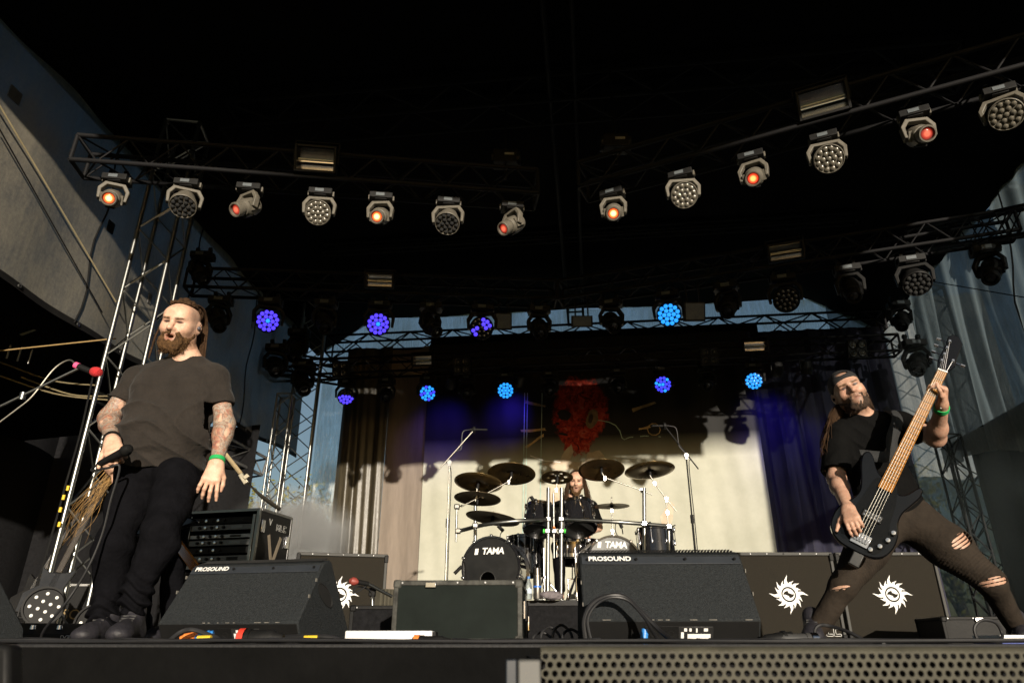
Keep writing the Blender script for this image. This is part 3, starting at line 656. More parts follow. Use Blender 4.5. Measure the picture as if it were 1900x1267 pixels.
LED_CYAN = mat("led_cyan_blue", (.02, .05, .2), .2, emit=(.02, .30, 1.0), es=1.2)
LED_VIO = mat("led_violet", (.04, .02, .2), .2, emit=(.085, .05, 1.0), es=1.2)
SCREEN = mat("fixture_screen", (.11, .125, .135), .3, var=.1)
def yoke_poly(hw):
    a = hw; return [(-a, -.37), (-a-.015, -.22), (-a+.05, -.115), (a-.05, -.115), (a+.015, -.22), (a, -.37), (a-.035, -.37), (a-.03, -.235), (a-.08, -.155), (-a+.08, -.155), (-a+.03, -.235), (-a+.035, -.37)]
RX = Matrix.Rotation(R(90), 4, 'X')
def fx_meshes(tone):
    m = GREYP if tone == 'grey' else GREYD; d = {}
    b = G().box((0, 0, -.055), (.30, .20, .085)); b.box((0, 0, -.103), (.16, .16, .014)); d['base'] = mesh("base", b, GREYD)
    d['screen'] = mesh("screen", G().box((-.01, -.104, -.055), (.11, .008, .045)), SCREEN)
    d['handle'] = mesh("handle", G().box((0, 0, 0), (.02, .05, .07)), m)
    d['clamp'] = mesh("clamp", G().lathe([(.034, -.02), (.034, .02)], 12, Matrix.Translation((0, 0, .045)) @ Matrix.Rotation(R(90), 4, 'Y')).box((0, 0, .0), (.03, .04, .05)), BLACK)
    for k, hw in (('s', .165), ('w', .205)):
        d['yoke'+k] = mesh("yoke", G().prism(yoke_poly(hw), -.038, .038, RX), m)
    # local axis of heads: lathe z = forward, turned to -y
    F = Matrix.Rotation(R(90), 4, 'X')
    d['heads'] = mesh("head", G().lathe([(.03, -.19), (.095, -.18), (.115, -.12), (.118, .03), (.095, .08), (.082, .085), (.082, .12), (.092, .125), (.095, .20), (.088, .215), (.074, .215), (.070, .17), (.02, .165)], 26, F).box((0, .03, .0), (.255, .15, .12)), m)
    d['lenss'] = mesh("lens", G().lathe([(.001, .196), (.04, .192), (.070, .178)], 20, F, cap=False), L_WARM)
    d['finss'] = mesh("vent", G().box((0, -.02, -.112), (.10, .09, .02)), GREYD)
    d['headw'] = mesh("head", G().lathe([(.05, -.17), (.115, -.15), (.135, -.06), (.150, -.02), (.163, .02), (.166, .085), (.158, .092), (.152, .078), (.02, .076)], 30, F), m)
    d['led'] = mesh("lens", G().lathe([(.0285, 0), (.0285, .006), (.024, .018), (.013, .024), (.001, .026)], 10, F, cap=False), LED_OFF)
    return d
FX = {t: fx_meshes(t) for t in ('grey', 'black')}
_mv = {}
def mvar(me, m):                                        # same shape, other material
    k = (me.name, m.name)
    if k not in _mv: c = me.copy(); c.materials.clear(); c.materials.append(m); _mv[k] = c
    return _mv[k]
LEDP = [(0, 0)]+[(.062*math.cos(a*math.pi/3), .062*math.sin(a*math.pi/3)) for a in range(6)]+[(.120*math.cos(a*math.pi/6+.26), .120*math.sin(a*math.pi/6+.26)) for a in range(12)]
def fixture(kind, label, P, pan, tilt, tone='grey', lens=None, group=None, rz=0.0, lit=None, sc=1.0):
    """moving head hanging from P (its clamps); pan and tilt aim the head"""
    d = FX[tone]; r = thing("moving_head_lamp", label, "stage lamp", P, rz, group, M=Matrix.Translation(V(P)) @ Matrix.Rotation(rz, 4, 'Z') @ Matrix.Scale(sc, 4))
    b = put("base", d['base'], r); bv = b.modifiers.new("bevel", 'BEVEL'); bv.width = .018; bv.segments = 2
    put("screen", d['screen'], b)
    for s in (-1, 1): put("handle", d['handle'], b, Matrix.Translation((s*.158, 0, -.055))); put("clamp", d['clamp'], r, Matrix.Translation((s*.09, 0, .012)))
    Mp = Matrix.Rotation(pan-rz, 4, 'Z'); y = put("yoke", d['yoke'+kind], r, Mp); bv = y.modifiers.new("bevel", 'BEVEL'); bv.width = .008; bv.segments = 2
    Mh = Mp @ Matrix.Translation((0, 0, -.335)) @ Matrix.Rotation(tilt, 4, 'X')
    h = put("head", d['head'+kind], r, Mh)
    if kind == 's':
        put("lens", mvar(d['lenss'], lens or L_OFF), h); put("vent", d['finss'], h)
    else:
        for i, (x, z) in enumerate(LEDP):
            mm = lens or LED_OFF
            if lit is not None: mm = lit(i, x, z)
            put("lens", mvar(d['led'], mm), h, Matrix.Translation((x, -.077, z)))
    return r, h
def aim(P, dp=0, dt=0, d=.33):                            # pan/tilt that look at the camera, plus offsets
    q = ORG-(V(P)-V((0, 0, d))); pan = math.atan2(q.x, -q.y); tl = math.atan2(-q.z, math.hypot(q.x, q.y))
    return pan+R(dp), tl+R(dt)
def on_line(A, B, px, dz):
    lo, hi = -.3, 1.3
    for _ in range(40):
        t = (lo+hi)/2; p = A.lerp(B, t)
        if proj(p+V((0, 0, dz)))[0] < px: lo = t
        else: hi = t
    return A.lerp(B, (lo+hi)/2)
ORD = ["leftmost", "second", "third", "fourth", "fifth", "sixth", "seventh", "eighth", "ninth", "tenth"]
LEDW = lambda i, x, z: LED_OFF
FRONT = [(215, 's', -12, 2, L_HOT, "glowing orange spot lamp, leftmost on the front left truss"), (347, 'w', -6, 28, None, "dark round honeycomb lamp beside the leftmost orange spot"),
         (462, 's', -52, 8, L_RED, "red lit spot lamp turned left, third along the front left truss"), (595, 'w', -12, 4, None, "sunlit honeycomb lamp under the strobe on the front left truss"),
         (707, 's', -14, 2, L_HOT, "orange spot lamp facing forward at the middle of the front left truss"), (832, 'w', -10, 26, None, "shaded honeycomb lamp between two spots near the V of the front trusses"),
         (950, 's', -48, 6, L_RED, "red lit spot lamp turned left at the right end of the front left truss"),
         (1137, 's', -2, 4, L_HOT, "bright orange spot lamp at the left end of the front right truss"), (1265, 'w', 10, 4, None, "honeycomb lamp right of the bright orange spot on the right truss"),
         (1395, 's', -6, 4, L_WARM, "orange spot lamp in a sunlit yoke on the front right truss"), (1530, 'w', 10, 4, None, "sunlit honeycomb lamp under the strobe on the front right truss"),
         (1698, 's', 26, 0, L_RED, "red lit spot lamp in a cream yoke near the top right corner"), (1855, 'w', 6, 6, None, "honeycomb lamp at the top right edge of the picture")]
def dz_off(d): return V((0, 0, d))
for px, k, dp, dt, lm, lab in FRONT:
    A, B = (FL0, FL1) if px < 1040 else (FR0, FR1)
    p = on_line(A, B, px, -.30)-V((0, 0, .145+.06)); pan, tl = aim(p, dp, dt); rz = math.atan2(B.y-A.y, B.x-A.x)
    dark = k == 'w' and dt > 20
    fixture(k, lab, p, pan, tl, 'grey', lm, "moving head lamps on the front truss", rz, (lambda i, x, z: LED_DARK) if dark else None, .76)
def strobe(label, P, rz, tilt, w=.42, h=.22, group="strobes on the trusses", bright=True):
    r = thing("strobe_lamp", label, "strobe", P, rz, group); M = Matrix.Rotation(tilt, 4, 'X')
    g = G()
    for c, d in (((0, .06, 0), (w, .02, h)), ((-w/2+.012, -.0, 0), (.024, .12, h)), ((w/2-.012, 0, 0), (.024, .12, h)), ((0, 0, h/2-.012), (w-.05, .12, .024)), ((0, 0, -h/2+.012), (w-.05, .12, .024))): g.box(c, d)
    ob("housing", g, GREYD, r, w=False, M=M, bev=.004)
    g = G().sheet(1, 12, lambda u, v: V(((u-.5)*(w-.052), .045-.07*(2*v-1)**2, (v-.5)*(h-.052)))); ob("reflector", g, CHROME, r, w=False, M=M)
    ob("tube", G().tube([(-w/2+.03, -.005, 0), (w/2-.03, -.005, 0)], .012, 10), mat("strobe_tube", (.75, .75, .72), .15, coat=.5), r, w=False, M=M)
    g = G()
    for s in (-1, 1): g.box((s*(w/2+.012), 0, h*.3), (.012, .04, h*.9))
    g.box((0, 0, h*.75), (w+.036, .04, .012)); ob("bracket", g, BLACK, r, w=False)
def on_f(A, B, px, dz): return on_line(A, B, px, dz)
rzl = math.atan2(FL1.y-FL0.y, FL1.x-FL0.x); rzr = math.atan2(FR1.y-FR0.y, FR1.x-FR0.x)
off = V((0, -.22, -.0))
strobe("strobe with mirror reflector on the front left truss", on_f(FL0, FL1, 597, 0)+off, rzl, R(22), .40, .27)
strobe("strobe with mirror reflector on the front right truss", on_f(FR0, FR1, 1508, 0)+off, rzr, R(22), .42, .27)
mzl = math.atan2(ML1.y-ML0.y, ML1.x-ML0.x); mzr = math.atan2(MR1.y-MR0.y, MR1.x-MR0.x)
strobe("strobe on the middle truss above a blue lamp, left of centre", on_f(ML0, ML1, 709, 0)+off, mzl, R(20), .40, .22)
strobe("strobe on the middle truss at the right, before the blue gap", on_f(MR0, MR1, 1447, 0)+off, mzr, R(20), .44, .24)
strobe("strobe low on the back truss, left of the red head", S(WS(789, 686, SYR).dot(EX), SYR-.22, 4.60), -PSI, R(16), .38, .20)
strobe("strobe low on the back truss, at the right", S(WS(1398, 663, SYR).dot(EX), SYR-.22, 4.60), -PSI, R(16), .42, .20)
def lit_low(i, x, z): return LED_VIO if z < .03 else LED_DARK
def lit_part(i, x, z): return LED_VIO if (x > .03 and z > -.02) or (x < -.04 and z < .02) else LED_DARK
vio = lambda i, x, z: LED_CYAN if i == 0 else LED_VIO
cya = lambda i, x, z: LED_CYAN if (i % 3 != 1) else LED_BLUE
cyb = lambda i, x, z: LED_CYAN
MID = [(410, 's', 20, 30, None, "dark spot lamp at the left end of the middle truss"), (502, 'w', 0, 0, vio, "violet lit round lamp before the left gauze wall"), (605, 's', 10, 25, None, "dark spot lamp over the back left tower"),
       (705, 'w', -4, 0, vio, "violet lit round lamp above the left header truss"), (800, 's', 40, 20, None, "dark spot lamp silhouetted on the blue gap, left of centre"), (895, 'w', -6, 10, lit_part, "half lit violet round lamp silhouetted on the blue gap"),
       (1000, 's', 8, 24, None, "dark spot lamp silhouetted on the blue gap at centre"), (1133, 's', 14, 20, None, "dark spot lamp silhouetted on the blue gap, right of centre"), (1238, 'w', 0, 0, cyb, "cyan lit round lamp on the blue gap"),
       (1347, 's', -12, 22, None, "dark spot lamp right of the cyan lamp and flood panel"), (1452, 'w', 4, 14, None, "unlit round lamp under the middle right strobe"), (1572, 's', 6, 28, None, "dark spot lamp above the bassist on the middle truss"),
       (1690, 'w', 10, 26, None, "unlit round lamp near the back right tower top"), (1828, 's', -14, 26, None, "big dark spot lamp silhouetted on the right gauze")]
def pool(h, col, e, ang, blend_=.6, tx=0.0):
    ld = bpy.data.lights.new("lamp_beam", 'SPOT'); ld.energy = e; ld.color = col; ld.spot_size = R(ang); ld.spot_blend = blend_; ld.shadow_soft_size = .08
    o = bpy.data.objects.new("lamp_beam", ld); COL.objects.link(o); o.parent = h; o.matrix_basis = Matrix.Translation((0, -.13, 0)) @ Matrix.Rotation(R(90)+tx, 4, 'X')
for px, k, dp, dt, lf, lab in MID:
    A, B, rz = (ML0, ML1, mzl) if px < 1036 else (MR0, MR1, mzr)
    p = on_line(A, B, px, -.30)-V((0, 0, .145+.085)); pan, tl = aim(p, dp, dt)
    fixture(k, lab, p, pan, tl, 'black', None, "moving head lamps on the middle truss", rz, lf or (lambda i, x, z: LED_DARK))
BACK = [(642, 'w', 0, 4, lit_low, "half lit violet round lamp at the left of the back truss"), (716, 's', 0, 20, None, "dark spot lamp on the back truss, left of two blue lamps"), (793, 'w', 0, 0, cya, "blue lit round lamp under the back left strobe"),
        (866, 's', 0, 20, None, "dark spot lamp between two blue lamps on the back truss"), (938, 'w', 0, 2, cyb, "cyan blue lamp throwing a blue pool left of the red head"), (1020, 's', 0, 20, None, "dark spot lamp left beside the red printed head"),
        (1148, 's', 0, 20, None, "dark spot lamp right beside the red printed head"), (1232, 'w', 0, 0, lambda i, x, z: LED_BLUE if i % 4 else LED_CYAN, "blue lit round lamp right of the red head"), (1315, 's', 0, 20, None, "dark spot lamp between the two right blue lamps"),
        (1403, 'w', 0, 0, cyb, "cyan blue lamp under the back right strobe")]
for px, k, dp, dt, lf, lab in BACK:
    sx = WS(px, 735, SYR).dot(EX); p = S(sx, SYR, 4.60-.145-.085); pan, tl = aim(p, dp, dt)
    r, h = fixture(k, lab, p, pan, tl, 'black', None, "moving head lamps on the back truss", -PSI, lf or (lambda i, x, z: LED_DARK), .92)
# the blue light those lamps throw back on the cloth behind them: a second wash head of the row turned upstage
def up_lamp(label, px, z, tpx, tpy, e, ang, col=(.06, .03, 1.0)):
    sx = WS(px, 700, SYR).dot(EX); p = S(sx, SYR+.02, z); T = WS(tpx, tpy, SYB); q = T-(p-V((0, 0, .2)))
    r = thing("par_can", label, "par lamp", p, 0, "par cans aimed at the backdrop"); dq = q.normalized().to_track_quat('-Z', 'Y').to_matrix().to_4x4()
    M = Matrix.Translation((0, 0, -.2)) @ dq
    ob("can", G().lathe([(.02, .16), (.07, .14), (.09, .05), (.09, -.08), (.082, -.08), (.08, .0), (.01, .01)], 20), GREYD, r, w=False, M=M)
    ob("lens", G().lathe([(.001, -.012), (.078, -.006)], 18, cap=False), LED_BLUE, r, w=False, M=M)
    ob("bracket", G().box((0, 0, -.04), (.2, .03, .012)).box((-.1, 0, -.12), (.012, .03, .17)).box((.1, 0, -.12), (.012, .03, .17)), BLACK, r, w=False)
    ld = bpy.data.lights.new("lamp_beam", 'SPOT'); ld.energy = e; ld.color = col; ld.spot_size = R(ang*1.35); ld.spot_blend = 1.0; ld.shadow_soft_size = .15
    o = bpy.data.objects.new("lamp_beam", ld); COL.objects.link(o); o.parent = r; o.matrix_basis = M @ Matrix.Translation((0, 0, -.1))
up_lamp("small black par can aimed at the cloth left of centre", 836, 4.44, 826, 795, 30, 58)
up_lamp("small black par can aimed at the blue pool beside the red head", 962, 4.44, 942, 772, 70, 46)
up_lamp("small black par can aimed at the navy curtain on the right", 1445, 4.44, 1425, 780, 34, 56)
up_lamp("small black par can aimed at the far right of the curtain", 1500, 4.44, 1500, 930, 34, 70)
# four-lamp blinders
BLM = mat("blinder_lamp", (.40, .38, .32), .25, coat=.4)
def blinder(label, P, rz, tilt):
    r = thing("blinder_lamp", label, "blinder", P, rz, "four lamp blinders on the back truss"); M = Matrix.Rotation(tilt, 4, 'X')
    ob("housing", G().box((0, 0.02, 0), (.30, .10, .30)), GREYD, r, w=False, M=M, bev=.006)
    F = Matrix.Rotation(R(90), 4, 'X')
    for x in (-.07, .07):
        for z in (-.07, .07):
            b = ob("ring", G().lathe([(.062, .0), (.062, .02), (.054, .02), (.050, .004)], 18, F, cap=False), BLACK, r, w=False, M=M @ Matrix.Translation((x, -.03, z)))
            ob("bulb", G().lathe([(.05, .002), (.035, -.002), (.02, .012), (.001, .018)], 14, F, cap=False), LED_DARK if 0 else BLM2, b, w=False)
BLM2 = mat("blinder_bulb", (.10, .095, .08), .12, var=.3, coat=.8)
for px, py, lab in ((632, 685, "four lamp blinder at the left end of the back truss"), (857, 678, "four lamp blinder between the left blue lamps"), (1316, 661, "four lamp blinder left of the back right strobe"), (1590, 647, "four lamp blinder at the right end of the back truss")):
    sx = WS(px, py, SYR-.25).dot(EX); p = S(sx, SYR-.25, WS(px, py, SYR-.25).z); blinder(lab, p, -PSI, R(18))
# flood panels seen against the blue gap
def flood(label, P, rz, w, h, tilt=R(20)):
    r = thing("flood_panel", label, "flood lamp", P, rz, "flood panels on the middle truss"); M = Matrix.Rotation(tilt, 4, 'X')
    g = G().box((0, .03, 0), (w, .05, h)); ob("housing", g, GREYD, r, w=False, M=M, bev=.005)
    ob("glass", G().box((0, -.004, 0), (w*.84, .008, h*.84)), mat("flood_glass", (.05, .05, .04), .2, var=.4, scale=6), r, w=False, M=M)
    g = G()
    for s in (-1, 1): g.box((s*w*.3, .02, h*.5+.15), (.02, .02, .34))
    ob("bracket", g, BLACK, r, w=False)
for px, py, w, h, lab, A, B in ((934, 596, .24, .24, "small flood panel left of centre on the blue gap", ML0, ML1), (1080, 596, .30, .16, "flat flood lamp hanging at the centre of the blue gap", MR0, MR1), (1289, 578, .29, .26, "square flood panel right of the cyan lamp", MR0, MR1)):
    q = on_line(A, B, px, -.35); q = W(px, py, q.y); flood(lab, q, 0, w, h)
# lamps on the towers
for px, py, y, sc, dp, dt, lab in ((566, 672, 11.4, 1.2, 20, 30, "dark spot lamp fixed to the back left tower"), (556, 612, 11.5, 1.2, -25, 35, "dark lamp high on the back left tower under the truss"), (516, 640, 11.0, 1.2, 10, 20, "dark lamp on the truss stub at the back left"),
                                (378, 470, 8.2, .95, 30, 20, "dark lamp on the left end bracket before the gauze wall"), (1692, 632, 10.6, 1.25, -10, 25, "dark lamp before the back right tower beside the bass headstock"), (1665, 560, 10.8, 1.1, -10, 25, "dark lamp high at the back right tower"),
                                (1868, 350, 8.0, 1.3, 0, 25, "large dark lamp in the top right corner before the gauze")):
    p = W(px, py, y); pan, tl = aim(p, dp, dt); fixture('s', lab, p, pan, tl, 'black', None, "dark lamps on towers and brackets", 0, None, sc)
    r = None
# chain hoists over the front truss
for px, A, B, lab in ((938, FL0, FL1, "black chain hoist over the right end of the front left truss"), (1142, FR0, FR1, "black chain hoist over the left end of the front right truss")):
    q = on_line(A, B, px, .3); r = thing("chain_hoist", lab, "hoist", q+V((0, 0, .30)), 0, "chain hoists over the front truss")
    ob("motor", G().box((0, 0, .06), (.26, .16, .16)).lathe([(.08, -.16), (.08, .16)], 16, Matrix.Translation((0, 0, .06)) @ Matrix.Rotation(R(90), 4, 'Y')), BLACK, r, w=False, bev=.01)
    rod("chain", q+V((0, 0, .44)), (q.x, q.y, 6.1), .012, BLACK, r, n=6); rod("sling", q+V((0, 0, .10)), q+V((0, 0, .30)), .014, BLACK, r, n=6)
    ob("label_plate", G().box((.04, -.084, .07), (.10, .006, .03)), mat("worn_plate", (.25, .25, .25), .5), r, w=False)
# ------------------------------------------------------------------ floor monitors
def wedge(label, P, rz, w=.62, text=True, sc=1.0):
    r = thing("floor_monitor", label, "monitor speaker", P, 0, "floor monitors along the stage front", M=Matrix.Translation(V(P)) @ Matrix.Rotation(rz, 4, 'Z') @ Matrix.Diagonal((sc, sc, sc*.945, 1)))
    prof = [(.045, 0), (0, .082), (.165, .335), (.215, .352), (.235, .345), (.46, .06), (.47, 0)]
    M = Matrix(((0, 0, 1, 0), (1, 0, 0, 0), (0, 1, 0, 0), (0, 0, 0, 1)))       # (y,z,x) profile -> world
    g = G().prism([(y, z) for y, z in prof], -w/2, w/2, M); body = ob("cabinet", g, WEDGE, r, w=False, bev=.006)
    dx = V((1, 0, 0)); n = V((0, -.253, .165)).normalized(); up = V((0, .165, .253)).normalized()
    hull_box(r, "front_strip", frame(V((0, .150, .3115))+n*-.005+V((0, -.010, .002)), dx, up, dx.cross(up)), (w-.016, .036, .004), mat("strip_paint", (.022, .026, .032), .5), .001)
    gr = G(); nx = 46                                                     # perforated grille lip over the top edge
    for i in range(nx):
        for j in range(3):
            x = -w/2+.02+(w-.04)*(i+.5*(j % 2))/nx
            gr.tube([(x, .186+j*.017, .347+j*.006), (x+.008, .193+j*.017, .3495+j*.006), (x+.012, .198+j*.017, .3505+j*.006)], .0022, 4)
    o = ob("grille_lip", gr, BLACK, r, w=False); o["kind"] = "stuff"
    for i in range(4):
        c = V((-w/2+.03+(w-.06)*i/3, .150-.013, .3115+.004)); ob("screw", G().lathe([(.006, 0), (.005, .003), (.001, .0035)], 10), BLACK, r, w=False, M=frame(c+n*.001, dx, up, -up.cross(dx) if 0 else dx.cross(up)))
    if text:
        put("lettering", text_mesh("PROSOUND", .030, WHITE, .0006, 0, .0008), r, frame(V((-w/2+.115, .150-.013, .3115+.004))+n*.0022, dx, up, dx.cross(up)))
    for s in (-1, 1):
        Mh = Matrix.Translation((s*(w/2+.0005), .20, .20)) @ Matrix.Rotation(s*R(90), 4, 'Y') @ Matrix.Rotation(R(-s*30), 4, 'Z')
        hg = G().lathe([(.001, -.0), (.042, -.0), (.05, .004), (.046, .005), (.044, .0015), (.001, .001)], 18, Matrix.Diagonal((.62, 1.7, 1, 1)), cap=False); ob("handle", hg, mat("handle_hole", (.004, .004, .004), .8), r, w=False, M=Mh)
    q = random.Random(int(abs(V(P).x)*1000))
    for k in range(12):
        x = q.uniform(-.49, .49)*w; sl = q.uniform(.006, .03); e = .0 if k % 3 else 1
        c = V((x, -.0008, .0825)) if k < 8 else V((w/2*(1 if k % 2 else -1), .03+.12*q.random(), 0)); 
        if k >= 8: c.z = .082+(c.y)*.253/.165+.001
        ob("scuff", G().box(c, (sl, .003, .0025) if k < 8 else (.003, .012, .014)), mat("scuffed_wood", (.16, .15, .13), .8, var=.4, scale=90), r, w=False)
    # back panel with sockets and rating plate (faces the audience, below the edge)
    n2 = V((0, -.082, -.045)).normalized(); u2 = V((0, -.045, .082)).normalized()
    def on_low(x, t, d=.0035): return V((x, .045-.045*t, .082*t))+n2*d
    hull_box(r, "rear_panel", frame(on_low(0, .5, .0005), dx, u2, dx.cross(u2)), (w-.012, .082, .003), mat("panel_black", (.006, .006, .006), .7, spec=.2), .001)
    hull_box(r, "socket_plate", frame(on_low(-w*.06, .45), dx, u2, dx.cross(u2)), (.12, .06, .003), BLACK, .001)
    for k in (-.03, .03): ob("socket", G().lathe([(.013, 0), (.013, .004), (.009, .004), (.008, .001)], 14), GREYD, r, w=False, M=frame(on_low(-w*.06+k, .45, .003), dx, u2, dx.cross(u2)))
    pl = hull_box(r, "rating_plate", frame(on_low(w*.13, .45), dx, u2, dx.cross(u2)), (.125, .055, .003), mat("plate_dark", (.02, .02, .02), .4), .001)
    for x0, y0, a, b in ((.012, -.012, .08, .024), (-.046, -.01, .010, .034), (-.035, .016, .010, .012), (-.018, .016, .008, .012), (.004, .014, .005, .016), (.036, .016, .014, .012)):
        ob("print_mark", G().box((x0, y0, .0022), (a, b, .0008)), WHITE, pl, w=False)
    return r
wedge("dark grey floor monitor right of centre with a cable arching over it", W(1251, 1190, 2.62).xy.to_3d(), R(-2), .62)
wedge("dark grey floor monitor in front of the singer, left of centre", W(414, 1190, 2.98).xy.to_3d(), R(-13), .63)
wedge("dark floor monitor cut by the left edge of the picture", W(-300, 1190, 2.7).xy.to_3d(), R(-24), .60, False)

# ------------------------------------------------------------------ guitar cabinets with sun emblem
def sun_logo(par, M, s):
    g = G(); n = 16                                                     # flames
    for i in range(n):
        a = 2*math.pi*i/n+.05; L = (1.0, .74, .86, .78)[i % 4]*(1.0 if i % 8 else 1.06); wv = .17
        pts = []
        for k in range(9):
            t = k/8; rr = .46+t*(L-.46)*1.05; off = wv*math.sin(t*5.0)*t*.6; hw = .13*(1-t)**1.0
            pts.append((rr, off, hw))
        vs = []
        for rr, off, hw in pts:
            for sg in (1, -1):
                x, y = rr, off+sg*hw; vs.append(V((x*math.cos(a)-y*math.sin(a), x*math.sin(a)+y*math.cos(a), 0))*s)
        g.add(vs, [(2*k, 2*k+1, 2*k+3, 2*k+2) for k in range(8)])
    ring = [(.50, .60)]
    def annulus(r0, r1, z):
        m = 40; vs = []
        for k in range(m):
            an = 6.2832*k/m
            for rr in (r0, r1): vs.append(V((rr*math.cos(an)*s, rr*math.sin(an)*s, z)))
        g.add(vs, [(2*k, 2*k+1, (2*k+3) % (2*m), (2*k+2) % (2*m)) for k in range(m)])
    annulus(.40, .52, .0006)
    for sg in (1, -1):                                                  # two commas
        vs = []; m = 22
        for k in range(m+1):
            t = k/m; an = math.pi*(.02+1.08*t); rr = .315; w = .135*math.sin(math.pi*min(1, .12+t*.9))**.8*(1-.55*t)+.01
            cx, cy = rr*math.cos(an)-.02*t, rr*math.sin(an); nx, ny = math.cos(an), math.sin(an)
            w2 = w*(1.6 if t < .45 else 1.0)
            vs += [V((sg*(cx), sg*(cy), .0006))*1, V((sg*(cx-nx*w2*1.25), sg*(cy-ny*w2*1.25), .0006))]
        g.add([V((v.x*s, v.y*s, v.z)) for v in vs], [(2*k, 2*k+1, 2*k+3, 2*k+2) for k in range(m)])
    return ob("sun_emblem", g, WHITE, par, w=False, M=M, sharp=0)
def mlc_logo(par, M, s, m=WHITE, name="lettering"):
    g = G(); t = .05
    def seg(x0, y0, x1, y1): g.box(((x0+x1)/2*s, (y0+y1)/2*s, 0), ((abs(x1-x0)+t)*s, (abs(y1-y0)+t)*s, .001))
    def loop(ps):
        for i in range(len(ps)):
            a, b = ps[i], ps[(i+1) % len(ps)]
            if abs(a[0]-b[0]) < 1e-6 or abs(a[1]-b[1]) < 1e-6: seg(a[0], a[1], b[0], b[1])
            else:
                d = V((b[0]-a[0], b[1]-a[1], 0)); an = math.atan2(d.y, d.x); g.box(((a[0]+b[0])/2*s, (a[1]+b[1])/2*s, 0), ((d.length+t)*s, t*s, .001), Matrix.Rotation(an, 3, 'Z'))
    loop([(-1.5, 0), (-1.5, 1), (-1.25, 1), (-1.0, .62), (-.75, 1), (-.5, 1), (-.5, 0), (-.72, 0), (-.72, .6), (-1.0, .2), (-1.28, .6), (-1.28, 0)])
    loop([(-.35, 1), (-.1, 1), (-.1, .25), (.45, .25), (.45, 0), (-.35, 0)])
    loop([(.6, 1), (1.5, 1), (1.5, .76), (.85, .76), (.85, .24), (1.5, .24), (1.5, 0), (.6, 0)])
    return ob(name, g, m, par, w=False, M=M, sharp=0)
TRIM = mat("cabinet_trim", (.05, .05, .047), .55, var=.2, spec=.2)
def cab(label, P, rz, w=.80, h=.70, d=.38, logo_x=0):
    r = thing("speaker_cabinet", label, "speaker cabinet", P, rz, "guitar cabinets with sun emblem")
    g = G()
    for c, b in (((0, d/2+.03, .015), (w, d-.06, .03)), ((0, d/2+.03, h-.015), (w, d-.06, .03)), ((-w/2+.012, d/2, h/2), (.024, d, h)), ((w/2-.012, d/2, h/2), (.024, d, h)), ((0, d-.012, h/2), (w-.05, .02, h-.06))): g.box(c, b)
    ob("shell", g, TOLEX, r, w=False, bev=.006)
    ob("grille_cloth", G().box((0, .022, h/2), (w-.05, .012, h-.05)), GRCL, r, w=False)
    for c, b in (((0, .012, h-.014), (w-.004, .026, .026)), ((0, .012, .014), (w-.004, .026, .026)), ((-w/2+.014, .012, h/2), (.024, .026, h-.056)), ((w/2-.014, .012, h/2), (.024, .026, h-.056))):
        ob("edge_trim", G().box(c, b), TRIM, r, w=False, bev=.004)
    for s in (-1, 1):
        ob("side_handle", G().box((s*(w/2+.002), d*.5, h*.55), (.012, .12, .18)), BLACK, r, w=False, bev=.004)
        for z in (.04, h-.04):
            ob("corner", G().box((s*(w/2-.012), .012, z), (.034, .036, .06)), BLACK, r, w=False, bev=.006)
        for k in range(3): ob("rivet", G().lathe([(.006, 0), (.004, .003)], 8, RX), ALUD, r, w=False, M=Matrix.Translation((s*w*.28*(k*.6), -.001, h-.014)))
    F = frame(V((0, .0145, h*.53)), V((1, 0, 0)), V((0, 0, 1)), V((0, -1, 0)))
    sun_logo(r, F, .145); mlc_logo(r, frame(V((w*.34, .0145, h*.085)), V((1, 0, 0)), V((0, 0, 1)), V((0, -1, 0))), .062)
    return r
def at(px, y): q = W(px, 1190, y); return V((q.x, q.y, 0))
cab("black speaker cabinet with white sun emblem, left one behind the bassist", at(1478, 5.85), 0, .80, .69)
cab("black speaker cabinet with white sun emblem between the bassist's legs", at(1676, 5.85), R(-2), .80, .69)
cab("black speaker cabinet half hidden behind the singer's floor monitor", at(622, 6.0), R(14), .74, .70)
